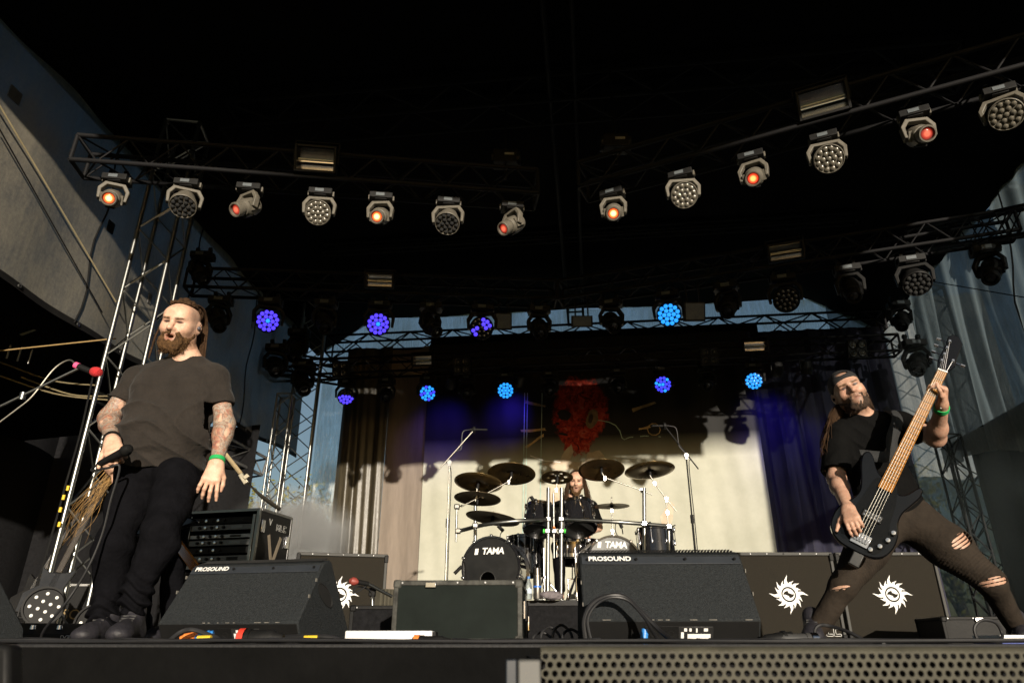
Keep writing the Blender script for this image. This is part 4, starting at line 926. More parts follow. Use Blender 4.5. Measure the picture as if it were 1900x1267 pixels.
# ------------------------------------------------------------------ flight cases and racks
CASE = mat("case_laminate", (.011, .0145, .013), .6, spec=.04, var=.25, scale=6, bump=.05, bscale=150)
CWORN = mat("case_edge_worn", (.014, .014, .013), .5, var=.2, scale=16, col2=(.10, .10, .09), spec=.1)
def flight(label, P, rz, w, d, h, m=CASE, em=CWORN, name="flight_case"):
    r = thing(name, label, "flight case", P, rz); e = .022
    ob("body", G().box((0, d/2, h/2), (w-.012, d-.012, h-.012)), m, r, w=False)
    for x in (-1, 1):
        for y in (0, 1): ob("edge_rail", G().box((x*(w/2-e/2), y*d+(e/2 if y == 0 else -e/2), h/2), (e, e, h-.05)), em, r, w=False, bev=.004)
        for z in (0, 1): ob("edge_rail", G().box((x*(w/2-e/2), d/2, z*h+(e/2 if z == 0 else -e/2)), (e, d-.05, e)), em, r, w=False, bev=.004)
    for y in (0, 1):
        for z in (0, 1): ob("edge_rail", G().box((0, y*d+(e/2 if y == 0 else -e/2), z*h+(e/2 if z == 0 else -e/2)), (w-.05, e, e)), em, r, w=False, bev=.004)
    for x in (-1, 1):
        for y in (0, 1):
            for z in (0, 1): ob("corner", G().box((x*(w/2-.016), (.016 if y == 0 else d-.016), (.016 if z == 0 else h-.016)), (.038, .038, .038)), em, r, w=False, bev=.010)
    ob("catch", G().box((w/2+.004, d*.3, h*.55), (.012, .07, .08)), CHROME, r, w=False, bev=.003); ob("catch", G().box((-.12, -.004, h-.02), (.05, .010, .025)), CHROME, r, w=False, bev=.003)
    ob("side_handle", G().box((w/2+.006, d*.62, h*.55), (.014, .14, .09)), BLACK, r, w=False, bev=.004)
    for k in range(5): ob("rivet", G().lathe([(.005, 0), (.004, .003)], 8, RX), ALUD, r, w=False, M=Matrix.Translation((-w/2+.04+(w-.08)*k/4, -.002, h-.011)))
    return r
flight("scuffed black flight case on the floor at stage centre", at(846, 3.25), R(-3), .575, .62, .262)
rk = W(395, 1040, 5.7)
flight("black case carrying the amplifier rack behind the singer", V((rk.x, rk.y, 0)), R(-14), .80, .55, .52, TOLEX, BLACK)
rack = thing("amplifier_rack", "silver edged amplifier rack with a V on its side, behind the singer", "rack", V((rk.x, rk.y, .524)), R(-14)); RW, RD, RH = .72, .50, .48
Lr = lambda n, c, d, m, b=.003: ob(n, G().box(c, d), m, rack, w=False, bev=b)
Lr("shell", (RW/2-.01, RD/2, RH/2), (.014, RD-.03, RH-.03), BLACK); Lr("shell", (-RW/2+.01, RD/2, RH/2), (.014, RD-.03, RH-.03), BLACK); Lr("shell", (0, RD/2, RH-.012), (RW-.03, RD-.03, .014), BLACK); Lr("shell", (0, RD-.01, RH/2), (RW-.03, .014, RH-.03), BLACK)
for x in (-1, 1):
    Lr("edge_rail", (x*(RW/2-.014), .012, RH/2), (.030, .026, RH), ALU); Lr("inner_rail", (x*(RW/2-.065), .03, RH/2-.01), (.026, .012, RH-.06), ALU); Lr("edge_rail", (x*(RW/2-.012), RD-.012, RH/2), (.024, .024, RH), ALUD); Lr("edge_rail", (x*(RW/2-.008), RD/2, RH-.008), (.022, RD-.05, .022), ALUD)
Lr("edge_rail", (0, .012, RH-.012), (RW-.06, .026, .024), ALU)
PANEL = mat("rack_panel_grey", (.10, .10, .10), .4, .6)
for i, (z, hh, m) in enumerate(((.40, .05, BLACK), (.345, .045, PANEL), (.275, .03, ALUD), (.225, .045, PANEL), (.165, .05, BLACK), (.10, .05, PANEL), (.045, .04, ALUD))):
    u = Lr("rack_unit", (0, .16, z), (RW-.15, .24, hh), m)
    for k in range(5): ob("knob", G().lathe([(.012, 0), (.011, .014), (.001, .015)], 10, RX), CHROME if k % 2 else BLACK, u, w=False, M=Matrix.Translation((-.20+k*.055, .039, z)))
    ob("display", G().box((.14, .039, z), (.10, .004, hh*.5)), SCREEN if i in (1, 3) else GREYD, u, w=False)
Lr("butterfly_catch", (RW/2+.004, .06, RH*.72), (.014, .05, .10), CHROME); Lr("butterfly_catch", (RW/2+.004, RD-.06, RH*.55), (.014, .05, .10), CHROME)
SIDE = frame(V((RW/2-.002, RD*.52, RH*.5)), V((0, 1, 0)), V((0, 0, 1)), V((1, 0, 0)))
g = G()
for s in (-1, 1): g.box((s*.048, -.06, 0), (.036, .24, .002), Matrix.Rotation(-s*R(21), 3, 'Z'))
ob("letter_v", g, mat("tape_tan", (.20, .165, .12), .7), rack, w=False, M=SIDE)
mlc_logo(rack, SIDE @ Matrix.Translation((.08, .10, .001)), .05, mat("decal_silver", (.45, .45, .43), .5), "decal")
put("decal", text_mesh("V", .075, MATS["decal_silver"], .0006), rack, SIDE @ Matrix.Translation((-.09, .15, .001)))
# cases and things in the left wing behind the tower
pc = W(155, 1165, 8.2)
ppc = flight("black case with faded gold lettering behind the silver tower", V((pc.x-.15, pc.y, 0)), R(6), .95, .6, .62, TOLEX, ALUD)
put("lettering", text_mesh("PROSOUND", .15, mat("faded_gold", (.22, .15, .06), .6), .001), ppc, frame(V((0, .003, .30)), V((1, 0, 0)), V((0, 0, 1)), V((0, -1, 0))))
ob("paper", G().box((-.1, .3, .63), (.30, .22, .012)), WHITE, ppc, w=False, bev=.002)
def led_par(label, P, rz, tilt, sc=1.0):
    r = thing("led_par", label, "par lamp", P, 0, "flat led par lamps by the tower foot", M=Matrix.Translation(V(P)) @ Matrix.Rotation(rz, 4, 'Z') @ Matrix.Scale(sc, 4)); M = Matrix.Translation((0, 0, .14)) @ Matrix.Rotation(tilt, 4, 'X'); F = Matrix.Rotation(R(90), 4, 'X')
    ob("housing", G().lathe([(.05, -.09), (.10, -.07), (.13, 0), (.135, .03), (.122, .03), (.118, .012), (.01, .012)], 24, F), GREYD, r, w=False, M=M)
    lm = mat("led_lens_white", (.75, .75, .72), .2, coat=.5); me = None
    for i in range(12):
        a, k = ((i-4)*math.pi/4, .088) if i >= 4 else (i*math.pi/2+.4, .038)
        if me is None: me = mesh("lens", G().lathe([(.012, .012), (.011, .018), (.001, .021)], 10, F, cap=False), lm)
        put("lens", me, r, M @ Matrix.Translation((k*math.cos(a), 0, k*math.sin(a))))
    ob("stand", G().box((0, .03, .006), (.24, .12, .012)).box((-.142, .0, .07), (.008, .03, .14)).box((.142, .0, .07), (.008, .03, .14)), BLACK, r, w=False)
q = W(66, 1190, 5.2); led_par("flat led par lamp at the foot of the tower, far left", (q.x, q.y, .10), R(25), R(-12), 1.0)
q = W(168, 1190, 5.4); led_par("flat led par lamp on the floor beside the singer's shoe", (q.x, q.y, .0), R(10), R(-8), 1.0)
fp = W(100, 1190, 4.0); pd = thing("pedal_board", "low black pedal board with white lettering at the tower foot", "pedal board", (fp.x, fp.y, 0), R(14))
ob("board", G().prism([(0, 0), (0, .05), (.26, .11), (.26, 0)], -.27, .27, Matrix(((0, 0, 1, 0), (1, 0, 0, 0), (0, 1, 0, 0), (0, 0, 0, 1)))), BLACK, pd, w=False, bev=.004)
mlc_logo(pd, frame(V((.08, -.0015, .008)), V((1, 0, 0)), V((0, 0, 1)), V((0, -1, 0))), .035)
for k in range(3): ob("foot_switch", G().lathe([(.016, 0), (.014, .02), (.001, .022)], 12), CHROME, pd, w=False, M=Matrix.Translation((-.15+k*.13, .1, .075)))
# guitars on a stand, far left
def guitar_stand(label, P, rz):
    r = thing("guitar", label, "guitar", P, rz, "guitars standing in the left wing"); lean = Matrix.Rotation(R(-14), 4, 'X') @ Matrix.Rotation(R(10), 4, 'Y')
    bodyp = [(-.17, 0), (-.19, .16), (-.10, .24), (-.14, .40), (-.06, .36), (.05, .38), (.13, .42), (.10, .25), (.18, .14), (.15, .0)]
    Mg = lean @ RX @ Matrix.Diagonal((1, 1, 1, 1)); Mg = lean @ Matrix.Rotation(R(90), 4, 'X')
    ob("body", G().prism(bodyp, -.02, .02), mat("guitar_gloss_black", (.02, .02, .02), .15, coat=.8), r, w=False, bev=.006, M=Mg)
    ob("neck", G().box((0, .70, .016), (.05, .66, .024)), mat("maple_edge", (.035, .025, .015), .4), r, w=False, bev=.004, M=Mg)
    ob("headstock", G().prism([(-.03, 1.02), (-.05, 1.06), (-.03, 1.22), (.03, 1.25), (.04, 1.06), (.03, 1.02)], .0, .016), BLACK, r, w=False, M=Mg)
    for k in range(6): ob("tuner", G().lathe([(.008, 0), (.008, .03)], 8), CHROME, r, w=False, M=Mg @ Matrix.Translation((-.046, 1.06+.028*k, .014)))
    for k in range(4): rod("string", (-.018+.012*k, .12, .034), (-.015+.010*k, 1.04, .030), .0012, CHROME, None, n=4).parent = r
    for c in [c for c in r.children if c.name.startswith("string")]: c.matrix_basis = Mg @ c.matrix_basis
    return r
for px, y, rz, lab in ((56, 6.3, R(20), "black guitar standing in the dark left wing, neck lit"), (20, 6.9, R(-10), "second black guitar further left in the dark wing")):
    q = W(px, 1190, y); guitar_stand(lab, (q.x, q.y, .22), rz)
    r = thing("guitar_rack", "folding black guitar stand under the "+("lit guitar" if px > 40 else "second guitar")+" at far left", "guitar stand", (q.x, q.y, 0), rz)
    rod("leg", (-.16, -.14, 0), (-.10, .02, .30), .010, BLACK, r, w=False); rod("leg", (.16, -.14, 0), (.10, .02, .30), .010, BLACK, r, w=False); rod("leg", (0, .24, 0), (0, .04, .34), .010, BLACK, r, w=False); rod("rest", (-.17, -.03, .205), (.17, -.03, .205), .011, BLACK, r, w=False)
for r in [o for o in bpy.data.objects if o.name.startswith("guitar_rack")]: pass
# ------------------------------------------------------------------ drum riser
DY = 7.05
riser = thing("drum_riser", "low black drum riser under the kit", "riser", S(-.35, 8.2, 0), -PSI)
ob("deck_top", G().box((0, 0, .355), (3.2, 2.6, .05)), DECK, riser, w=False, bev=.004); ob("front_skirt", G().box((0, -1.29, .165), (3.18, .012, .325)), FELT, riser, w=False)
for s in (-1, 1): ob("side_skirt", G().box((s*1.59, 0, .165), (.012, 2.56, .325)), FELT, riser, w=False)
# ------------------------------------------------------------------ microphone stands
def path_tube(name, pts, r, m, par, n=8): return ob(name, G().tube(pts, r, n), m, par)
def smooth(pts, k=6):
    pts = [V(p) for p in pts]; out = []
    for i in range(len(pts)-1):
        p0, p1, p2, p3 = pts[max(i-1, 0)], pts[i], pts[i+1], pts[min(i+2, len(pts)-1)]
        for j in range(k):
            t = j/k; out.append(.5*((2*p1)+(p2-p0)*t+(2*p0-5*p1+4*p2-p3)*t*t+(3*p1-p0-3*p2+p3)*t**3))
    return out+[pts[-1]]
def mic_stand(label, base, top, b0, b1, mic_len=.16, m=BLACK, mm=BLACK, legs=True, r0=.011, name="microphone_stand"):
    r = thing(name, label, "microphone stand", (V(base).x, V(base).y, V(base).z)); base, top, b0, b1 = V(base), V(top), V(b0), V(b1)
    rod("pole", base+V((0, 0, .06)), base.lerp(top, .55), r0, m, r); rod("pole", base.lerp(top, .55), top, r0*.7, m, r); rod("boom", b0, b1, r0*.62, m, r)
    ob("clutch", G().lathe([(r0*1.6, -.05), (r0*1.6, .03)], 10), m, r, w=False, M=Matrix.Translation(RM[r].inverted() @ base.lerp(top, .55)))
    ob("boom_joint", G().lathe([(.024, -.018), (.024, .018)], 12, Matrix.Rotation(R(90), 4, 'X')).box((0, 0, -.02), (.03, .03, .04)), CHROME if m is not BLACK else ALUD, r, w=False, M=Matrix.Translation(RM[r].inverted() @ top))
    if legs:
        for k in range(3):
            a = 2.1*k+.4; rod("leg", base+V((0, 0, .10)), base+V((.30*math.cos(a), .30*math.sin(a), .006)), r0*.7, m, r)
    d = (b1-b0).normalized(); ax = V((d.x, d.y*.2, 0)).normalized()
    o = thing("microphone", "condenser microphone on "+label.split(" with ")[0], "microphone", b1, 0, "overhead microphones")
    ob("body", G().lathe([(.008, -.05), (.012, -.048), (.013, .04), (.011, .06), (.011, .13), (.009, .135)], 12), mm, o, w=False, M=ax.to_track_quat('Z', 'Y').to_matrix().to_4x4())
    ob("shock_mount", G().lathe([(.034, -.012), (.037, 0), (.034, .012), (.031, 0)], 14, cap=False), BLACK, o, w=False, M=ax.to_track_quat('Z', 'Y').to_matrix().to_4x4())
    path_tube("cable", smooth([b1-ax*.05, b1-ax*.12+V((0, 0, -.03)), b1-ax*.13+V((0, 0, -.2)), b0.lerp(b1, .5)+V((0, 0, -.02)), b0.lerp(b1, .2), top+V((.02, 0, -.1)), base.lerp(top, .5)+V((.02, -.015, 0)), base+V((.02, -.01, .1))]), .0045, CABLE, o, 6)
    return r
STEEL = mat("stand_steel", (.28, .27, .24), .35, .9)
z1 = .38
b = W(826, 1075, 6.9); b.z = .38; mic_stand("black boom stand left of the drum kit with raised arm", (b.x, 6.95, z1), W(834, 858, 6.95), W(815, 870, 6.95), W(880, 797, 6.95), m=STEEL)
b = W(1288, 1010, 7.0); mic_stand("black boom stand right of the drum kit with raised arm", (b.x, 7.0, z1), W(1273, 845, 7.0), W(1296, 870, 7.0), W(1233, 790, 7.0))
ls = thing("microphone_stand", "short silver microphone stand before the half hidden cabinet", "microphone stand", at(692, 4.4)); q = at(690, 4.4)
rod("pole", (q.x, q.y, .04), W(691, 1105, 4.4), .011, ALU, ls); rod("boom", W(727, 1106, 4.4), W(683, 1083, 4.3), .009, ALU, ls); ob("base", G().lathe([(.10, 0), (.10, .02), (.02, .035), (.012, .06)], 20), BLACK, ls, w=False)
ob("boom_joint", G().box(W(691, 1098, 4.4), (.04, .035, .05)), BLACK, ls, bev=.006)
mc = thing("microphone", "stage microphone clipped on the short silver stand", "microphone", W(656, 1078, 4.25)); rod("body", W(683, 1083, 4.3), W(658, 1078, 4.25), .014, BLACK, mc); ob("grille", G().lathe([(.008, -.03), (.022, -.012), (.024, .006), (.012, .024), (.001, .027)], 12), mat("mic_red", (.22, .04, .03), .5), mc, w=False, M=Matrix.Rotation(R(-80), 4, 'Y'))
path_tube("cable", smooth([W(683, 1083, 4.3), W(672, 1092, 4.3), W(655, 1100, 4.3), W(664, 1088, 4.3), W(690, 1100, 4.38), W(694, 1150, 4.4)]), .005, CABLE, mc, 6)
# red windscreen microphone at the left
rs = thing("microphone_stand", "silver boom arm reaching in from the left edge", "microphone stand", at(-80, 3.6)); qb = at(-80, 3.6)
rod("pole", (qb.x, qb.y, .02), W(-60, 790, 3.6), .012, ALU, rs); rod("boom", W(-60, 783, 3.6), W(145, 684, 3.6), .008, ALU, rs); ob("boom_joint", G().lathe([(.016, -.02), (.016, .02)], 12), ALU, rs, w=False, M=Matrix.Translation(RM[rs].inverted() @ W(42, 735, 3.6)))
ob("base", G().lathe([(.13, 0), (.13, .02), (.02, .035)], 20), BLACK, rs, w=False)
mc = thing("microphone", "microphone with a red foam windscreen at the left", "microphone", W(178, 690, 3.6)); rod("body", W(142, 678, 3.6), W(168, 689, 3.6), .017, BLACK, mc); ob("tape", G().lathe([(.0185, -.012), (.0185, .012)], 12), mat("pink_tape", (.75, .10, .25), .6), mc, w=False, M=Matrix.Translation(RM[mc].inverted() @ W(143, 678.5, 3.6)) @ (W(168, 689, 3.6)-W(142, 678, 3.6)).to_track_quat('Z', 'Y').to_matrix().to_4x4())
FOAM = mat("red_foam", (.55, .025, .03), .95, var=.2, scale=60, bump=.8, bscale=300)
ob("windscreen", G().lathe([(.015, -.030), (.024, -.022), (.029, -.004), (.028, .016), (.020, .029), (.001, .035)], 18), FOAM, mc, w=False, M=(W(190, 694, 3.58)-W(168, 689, 3.6)).to_track_quat('Z', 'Y').to_matrix().to_4x4())
path_tube("cable", smooth([W(142, 678, 3.6), W(128, 668, 3.6), W(100, 685, 3.6), W(60, 735, 3.6), W(30, 760, 3.6), W(-10, 790, 3.6)]), .005, STEEL, mc, 6)
# ------------------------------------------------------------------ drum kit
GLOSS = mat("drum_gloss_black", (.012, .012, .014), .10, var=.2, coat=1.0)
HEADB = mat("drum_head_black", (.010, .010, .010), .30, var=.2)
HEADD = mat("drum_head_dark", (.03, .03, .03), .35)
GKIT = "drums of the kit"
def along(P, d): return Matrix.Translation(V(P)) @ V(d).normalized().to_track_quat('Z', 'Y').to_matrix().to_4x4()
def drum(name, label, P, axis, rad, depth, lugs=8, logo=None, hole=None, front=HEADB, cat="drum", lr=.52):
    """P: centre of the front head, axis: out of that head"""
    M = along(P, axis); r = thing(name, label, cat, P, 0, GKIT, M=M)
    ob("shell", G().lathe([(rad*.97, -depth), (rad*.97, -.02)], 40, cap=False), GLOSS, r, w=False)
    ob("batter_head", G().lathe([(rad*.96, -depth-.002), (.001, -depth-.003)], 32, cap=False), HEADD, r, w=False)
    if hole:
        g = G(); n = 40; hx, hy, hr = hole; vs = [];
        for k in range(n):
            a = 6.2832*k/n; vs += [V((rad*.96*math.cos(a), rad*.96*math.sin(a), 0)), V((hx+hr*math.cos(a), hy+hr*math.sin(a), 0))]
        g.add(vs, [(2*k, 2*k+1, (2*k+3) % (2*n), (2*k+2) % (2*n)) for k in range(n)]); ob("front_head", g, front, r, w=False)
        ob("port_ring", G().lathe([(hr*1.0, .003), (hr*1.08, .004), (hr*1.08, 0)], 30, cap=False), HEADD, r, w=False, M=Matrix.Translation((hx, hy, 0)))
    else: ob("front_head", G().lathe([(rad*.96, 0), (.001, .003)], 40, cap=False), front, r, w=False)
    for z in (0, -depth): ob("hoop", G().lathe([(rad*.965, z-.018), (rad*1.03, z-.018), (rad*1.03, z+.016), (rad*.965, z+.016), (rad*.965, z-.018)], 44, cap=False), CHROME if rad < .2 else GLOSS, r, w=False)
    for k in range(lugs):
        a = 6.2832*(k+.5)/lugs; c, s = math.cos(a), math.sin(a); Mk = Matrix.Rotation(a, 4, 'Z')
        lg = ob("lug", G().box((rad*1.0, 0, -depth*.5 if depth < .3 else -.14), (.022, .024, .06)), CHROME, r, w=False, bev=.006, M=Mk)
        ob("tension_rod", G().tube([(rad*1.045, 0, .022), (rad*1.045, 0, -depth-.02 if depth < .3 else -.17)], .004, 6), CHROME, lg, w=False)
        ob("claw", G().box((rad*1.03, 0, .0), (.030, .026, .040)), CHROME, lg, w=False, bev=.006)
    if logo:
        up = M.to_3x3().inverted() @ V((0, 0, 1)); up = V((up.x, up.y, 0)).normalized(); sd = up.cross(V((0, 0, 1)))
        put("lettering", text_mesh("TAMA", logo, WHITE, .0006, .18, .0022, .92), r, frame(up*rad*lr+sd*rad*.06+V((0, 0, .005)), sd, up, V((0, 0, 1))))
        g = G().add([V((-.28, -.33, 0))*logo, V((.12, -.33, 0))*logo, V((.22, .33, 0))*logo, V((-.18, .33, 0))*logo], [(0, 1, 2, 3)]); ob("lettering", g, WHITE, r, w=False, M=frame(up*rad*lr-sd*rad*.50+V((0, 0, .0056)), sd, up, V((0, 0, 1))))
    return r
KR = .285
ax1 = V((-.24, -1, 0)).normalized(); c1 = W(911, 1046, 6.95)
drum("bass_drum", "black bass drum on the left with a round port hole", (c1.x, c1.y, .385+KR*1.03), ax1, KR, .42, 10, .085, (-.03, -.11, .07), cat="bass drum")
c2 = W(1141, 1050, 6.90)
drum("bass_drum", "black bass drum on the right behind the floor monitor", (c2.x, c2.y, .385+KR*1.03), V((.16, -1, 0)), KR, .42, 10, .085, None, mat("drum_head_grey", (.030, .034, .032), .4), cat="bass drum", lr=.70)
for cx, lab in ((c1, 0), (c2, 1)): pass
drum("rack_tom", "black rack tom on the left of the drum rack", W(1003, 968, 7.15)+V((0, 0, .13)), V((.15, .38, 1)), .145, .24, 6, cat="tom drum")
drum("rack_tom", "black rack tom on the right before the drummer", W(1070, 964, 7.15)+V((0, 0, .13)), V((-.10, .42, 1)), .165, .25, 6, cat="tom drum")
drum("floor_tom", "black floor tom behind the right bass drum", W(1215, 985, 7.7)+V((0, 0, .0)), V((0, .1, 1)), .20, .36, 8, cat="floor tom")
drum("floor_tom", "black floor tom behind the left bass drum", W(975, 1000, 7.7), V((0, .08, 1)), .20, .36, 8, cat="floor tom")
drum("snare_drum", "black snare drum between the bass drums before the drummer", W(1062, 1003, 7.55), V((0, -.06, 1)), .18, .15, 8, cat="snare drum")
def foot(P, r, label): return ob(label, G().lathe([(.02, 0), (.012, .03)], 8), BLACK, r)
# rack of tubes
rackd = thing("drum_rack", "silver tube rack carrying toms and cymbals around the kit", "drum rack", (c1.x+.7, 6.85, .38)); RYD = 6.88
def rk_(px, py, y=RYD): return W(px, py, y)
for px, t in ((1016, 905), (1041, 905)):
    b = W(px, 1108, RYD); rod("post", (b.x, RYD, .38), W(px+(1.5 if px < 1030 else 1), t, RYD), .019, ALU, rackd, n=14)
path_tube("cross_bar", smooth([rk_(855, 984, 6.95), rk_(900, 973, 6.72), rk_(950, 967, 6.66), rk_(990, 965, 6.74), rk_(1017, 963)]), .019, ALU, rackd, 14)
path_tube("cross_bar", smooth([rk_(1041, 963), rk_(1090, 965, 6.80), rk_(1160, 969, 6.74), rk_(1243, 976, 6.86)]), .019, ALU, rackd, 14)
for px, t, y in ((882, 915, 7.45), (1195, 905, 6.86), (1241, 985, 6.9)):
    b = W(px, 1095, y); rod("post", (b.x, y, .38), W(px, t, y), .018, ALU, rackd, n=14)
rod("post", rk_(1028, 1035), rk_(1027, 915), .011, ALU, rackd)
rod("post", rk_(846, 1005, 6.95), rk_(848, 935, 6.95), .011, ALU, rackd)
for px, py, y in ((1017, 963, RYD), (1041, 963, RYD), (1016, 985, RYD), (1041, 985, RYD), (882, 975, 6.78), (1195, 971, 6.78), (848, 940, 6.95), (850, 985, 6.95), (1241, 977, 6.86), (1028, 985, RYD)):
    cl = ob("clamp", G().box(rk_(px, py, y), (.055, .06, .05)), CHROME, rackd, bev=.010)
    rod("wing_bolt", rk_(px, py, y)+V((.03, -.02, 0)), rk_(px, py, y)+V((.055, -.04, .01)), .006, CHROME, rackd, n=8)
NEON = mat("memory_lock_green", (.05, .55, .05), .5); ORNG = mat("tape_orange", (.80, .22, .04), .6)
for px in (1009, 1048): rod("marker", rk_(px-1.5, 985, 6.83), rk_(px+1.5, 985, 6.83), .022, NEON, rackd, n=10)
rod("marker", rk_(1028, 979.5, 6.87), rk_(1028, 976.5, 6.87), .013, ORNG, rackd)
# cymbals
BRASS = mat("bronze_dark", (.24, .165, .07), .28, .9, var=.35, scale=8)
BRASSL = mat("bronze_matt", (.20, .155, .095), .42, .9, var=.3, scale=10)
GCY = "cymbals around the kit"
def cymbal(label, P, nrm, rad, m=BRASS, holes=False, china=False):
    M = along(P, nrm); r = thing("cymbal", label, "cymbal", P, 0, GCY, M=M)
    if holes:
        g = G(); n = 60; rings = [.12, .25, .42, .50, .58, .66, .74, .82, .92, 1.0]; vs = []; fs = []
        hc = [(.58*math.cos(i*math.pi/3), .58*math.sin(i*math.pi/3), .15 if i % 2 else .10) for i in range(6)]
        for i in rings:
            for k in range(n): a = 6.2832*k/n; vs.append(V((rad*i*math.cos(a), rad*i*math.sin(a), .05*(1-i)*rad+(.10*rad if i < .2 else .045*rad if i < .3 else 0))))
        for i in range(len(rings)-1):
            for k in range(n):
                rr = (rings[i]+rings[i+1])/2; a = 6.2832*(k+.5)/n; x, y = rr*math.cos(a), rr*math.sin(a)
                if any((x-hx)**2+(y-hy)**2 < hr**2 for hx, hy, hr in hc): continue
                fs.append((i*n+k, i*n+(k+1) % n, (i+1)*n+(k+1) % n, (i+1)*n+k))
        g.add(vs, fs); o = ob("plate", g, m, r, w=False)
    else:
        pr = [(.012, .115*rad), (.08*rad, .11*rad), (.17*rad, .075*rad), (.21*rad, .052*rad), (.5*rad, .035*rad), (.85*rad, .008*rad), (rad, -.008*rad)]
        if china: pr[-2:] = [(.78*rad, .012*rad), (.86*rad, .03*rad), (rad, .075*rad)]
        o = ob("plate", G().lathe(pr, 56, cap=False), m, r, w=False)
    md = o.modifiers.new("thick", 'SOLIDIFY'); md.thickness = .0025
    ob("wing_nut", G().lathe([(.012, .10*rad), (.012, .10*rad+.02), (.005, .10*rad+.02), (.005, .10*rad+.045)], 10), BLACK, r, w=False)
    ob("sleeve", G().lathe([(.008, -.06), (.016, -.03), (.016, .09*rad)], 10), BLACK, r, w=False)
    return r
def cyp(px, py, y): return W(px, py, y)
CY = [("dark china cymbal at the upper left of the kit", 887, 899, 6.95, (.10, .22, 1), .245, True, False, BRASS), ("thin flat cymbal below the upper left china", 886, 925, 6.95, (.06, .12, 1), .235, False, False, BRASSL), ("low cymbal tilted over the left bass drum", 914, 962, 6.98, (.16, .08, 1), .27, False, False, BRASSL),
      ("large crash cymbal with violet sheen, left of centre", 949, 879, 6.95, (.04, .26, 1), .245, False, False, BRASS), ("holed effect cymbal before the drummer's face", 1034, 886, 6.9, (.03, .22, 1), .16, False, True, BRASS),
      ("large crash cymbal right of the drummer", 1116, 872, 6.95, (.0, .28, 1), .235, False, False, BRASS), ("china cymbal at the upper right of the kit", 1206, 876, 6.95, (-.06, .14, 1), .255, True, False, BRASS), ("small hi hat cymbal right of the drummer", 1135, 939, 7.3, (0, -.02, 1), .185, False, False, BRASSL)]
for lab, px, py, y, nr, rad, ch, ho, m in CY: cymbal(lab, cyp(px, py, y), nr, rad, m, ho, ch)
def arm(pts, y):
    for i in range(len(pts)-1): rod("cymbal_arm", W(*pts[i], y), W(*pts[i+1], y), .0065, STEEL, rackd)
    for p in pts[1:-1]: ob("tilter", G().lathe([(.014, -.014), (.014, .014)], 12, Matrix.Rotation(R(90), 4, 'X')).box((0, 0, -.018), (.018, .018, .02)), CHROME, rackd, w=False, M=RM[rackd].inverted() @ Matrix.Translation(W(*p, y)))
for pts, y in (([(949, 884), (944, 893), (896, 919), (855, 940)], 6.93), ([(1117, 877), (1122, 886), (1190, 909), (1210, 917)], 6.93), ([(1206, 882), (1214, 895), (1236, 925), (1255, 948)], 6.93),
    ([(885, 906), (884, 920), (882, 930)], 6.93), ([(1034, 892), (1032, 908), (1026, 914)], 6.9), ([(1135, 922), (1135, 945), (1136, 985), (1138, 1010)], 7.3), ([(1236, 925), (1238, 950), (1240, 978)], 6.93)): arm(pts, y)
# drum microphones
GM = "clip microphones on the drums"
for px, py, y, ex, ey, lab in ((985, 921, 7.05, 10, 14, "black clip microphone on the left rack tom"), (1078, 918, 7.05, 4, 14, "black clip microphone on the right rack tom"), (934, 985, 6.95, -10, -10, "bronze clip microphone over the left bass drum"), (1148, 965, 7.4, 6, 14, "black clip microphone near the hi hat")):
    r = thing("drum_microphone", lab, "microphone", W(px, py, y), 0, GM); rod("body", W(px, py, y), W(px+ex, py+ey, y), .018, BLACK, r); rod("clip", W(px+ex, py+ey, y), W(px+ex*1.3, py+ey*1.8, y+.03), .006, CHROME, r)
    path_tube("cable", smooth([W(px, py, y), W(px-5, py+5, y), W(px-6, py+20, y), W(px+2, py+35, y+.05)]), .005, CABLE, r, 6)
r = thing("drum_microphone", "black microphone on a short boom left of the left bass drum", "microphone", W(845, 1062, 6.6), 0, GM); rod("body", W(843, 1064, 6.6), W(857, 1050, 6.6), .016, BLACK, r)
path_tube("boom", smooth([W(857, 1050, 6.6), W(862, 1044, 6.65), W(866, 1090, 6.7), (W(866, 1100, 6.7).x, 6.7, .38)]), .006, BLACK, r, 6)
# pedals
for px, lab in ((1000, "chrome bass drum pedal behind the left bass drum"), (1062, "chrome bass drum pedal between the bass drums")):
    p = W(px, 1100, 7.35); r = thing("drum_pedal", lab, "drum pedal", (p.x, 7.35, .38), 0, "pedals of the kit")
    ob("foot_plate", G().box((0, .10, .06), (.08, .28, .01), Matrix.Rotation(R(14), 3, 'X')), ALU, r, w=False, bev=.003); ob("base", G().box((0, .08, .008), (.10, .32, .014)), BLACK, r, w=False)
    for s in (-1, 1): rod("post", (s*.045, -.05, .01), (s*.045, -.05, .22), .008, CHROME, r, w=False)
    rod("axle", (-.05, -.05, .22), (.05, -.05, .22), .007, CHROME, r, w=False); rod("beater", (0, -.05, .22), (0, -.12, .36), .006, CHROME, r, w=False)
for px, y, lab in ((1070, 7.25, "chrome tripod stand between the bass drums"), (1010, 7.3, "chrome tripod stand behind the left bass drum")):
    p = W(px, 1100, y); r = thing("snare_stand", lab, "stand", (p.x, y, .38), 0, "chrome stands between the drums"); rod("pole", (0, 0, .05), (0, 0, .52), .012, CHROME, r, w=False)
    for k in range(3): a = 2.1*k; rod("leg", (0, 0, .25), (.2*math.cos(a), .2*math.sin(a), .005), .008, CHROME, r, w=False)
p = W(1070, 1000, 8.15); r = thing("drum_stool", "round black drum stool under the drummer", "stool", (p.x, 8.25, .38)); ob("seat", G().lathe([(.02, .44), (.16, .44), (.18, .47), (.17, .52), (.01, .53)], 26), FELT, r, w=False); rod("post", (0, 0, .1), (0, 0, .44), .02, CHROME, r, w=False)
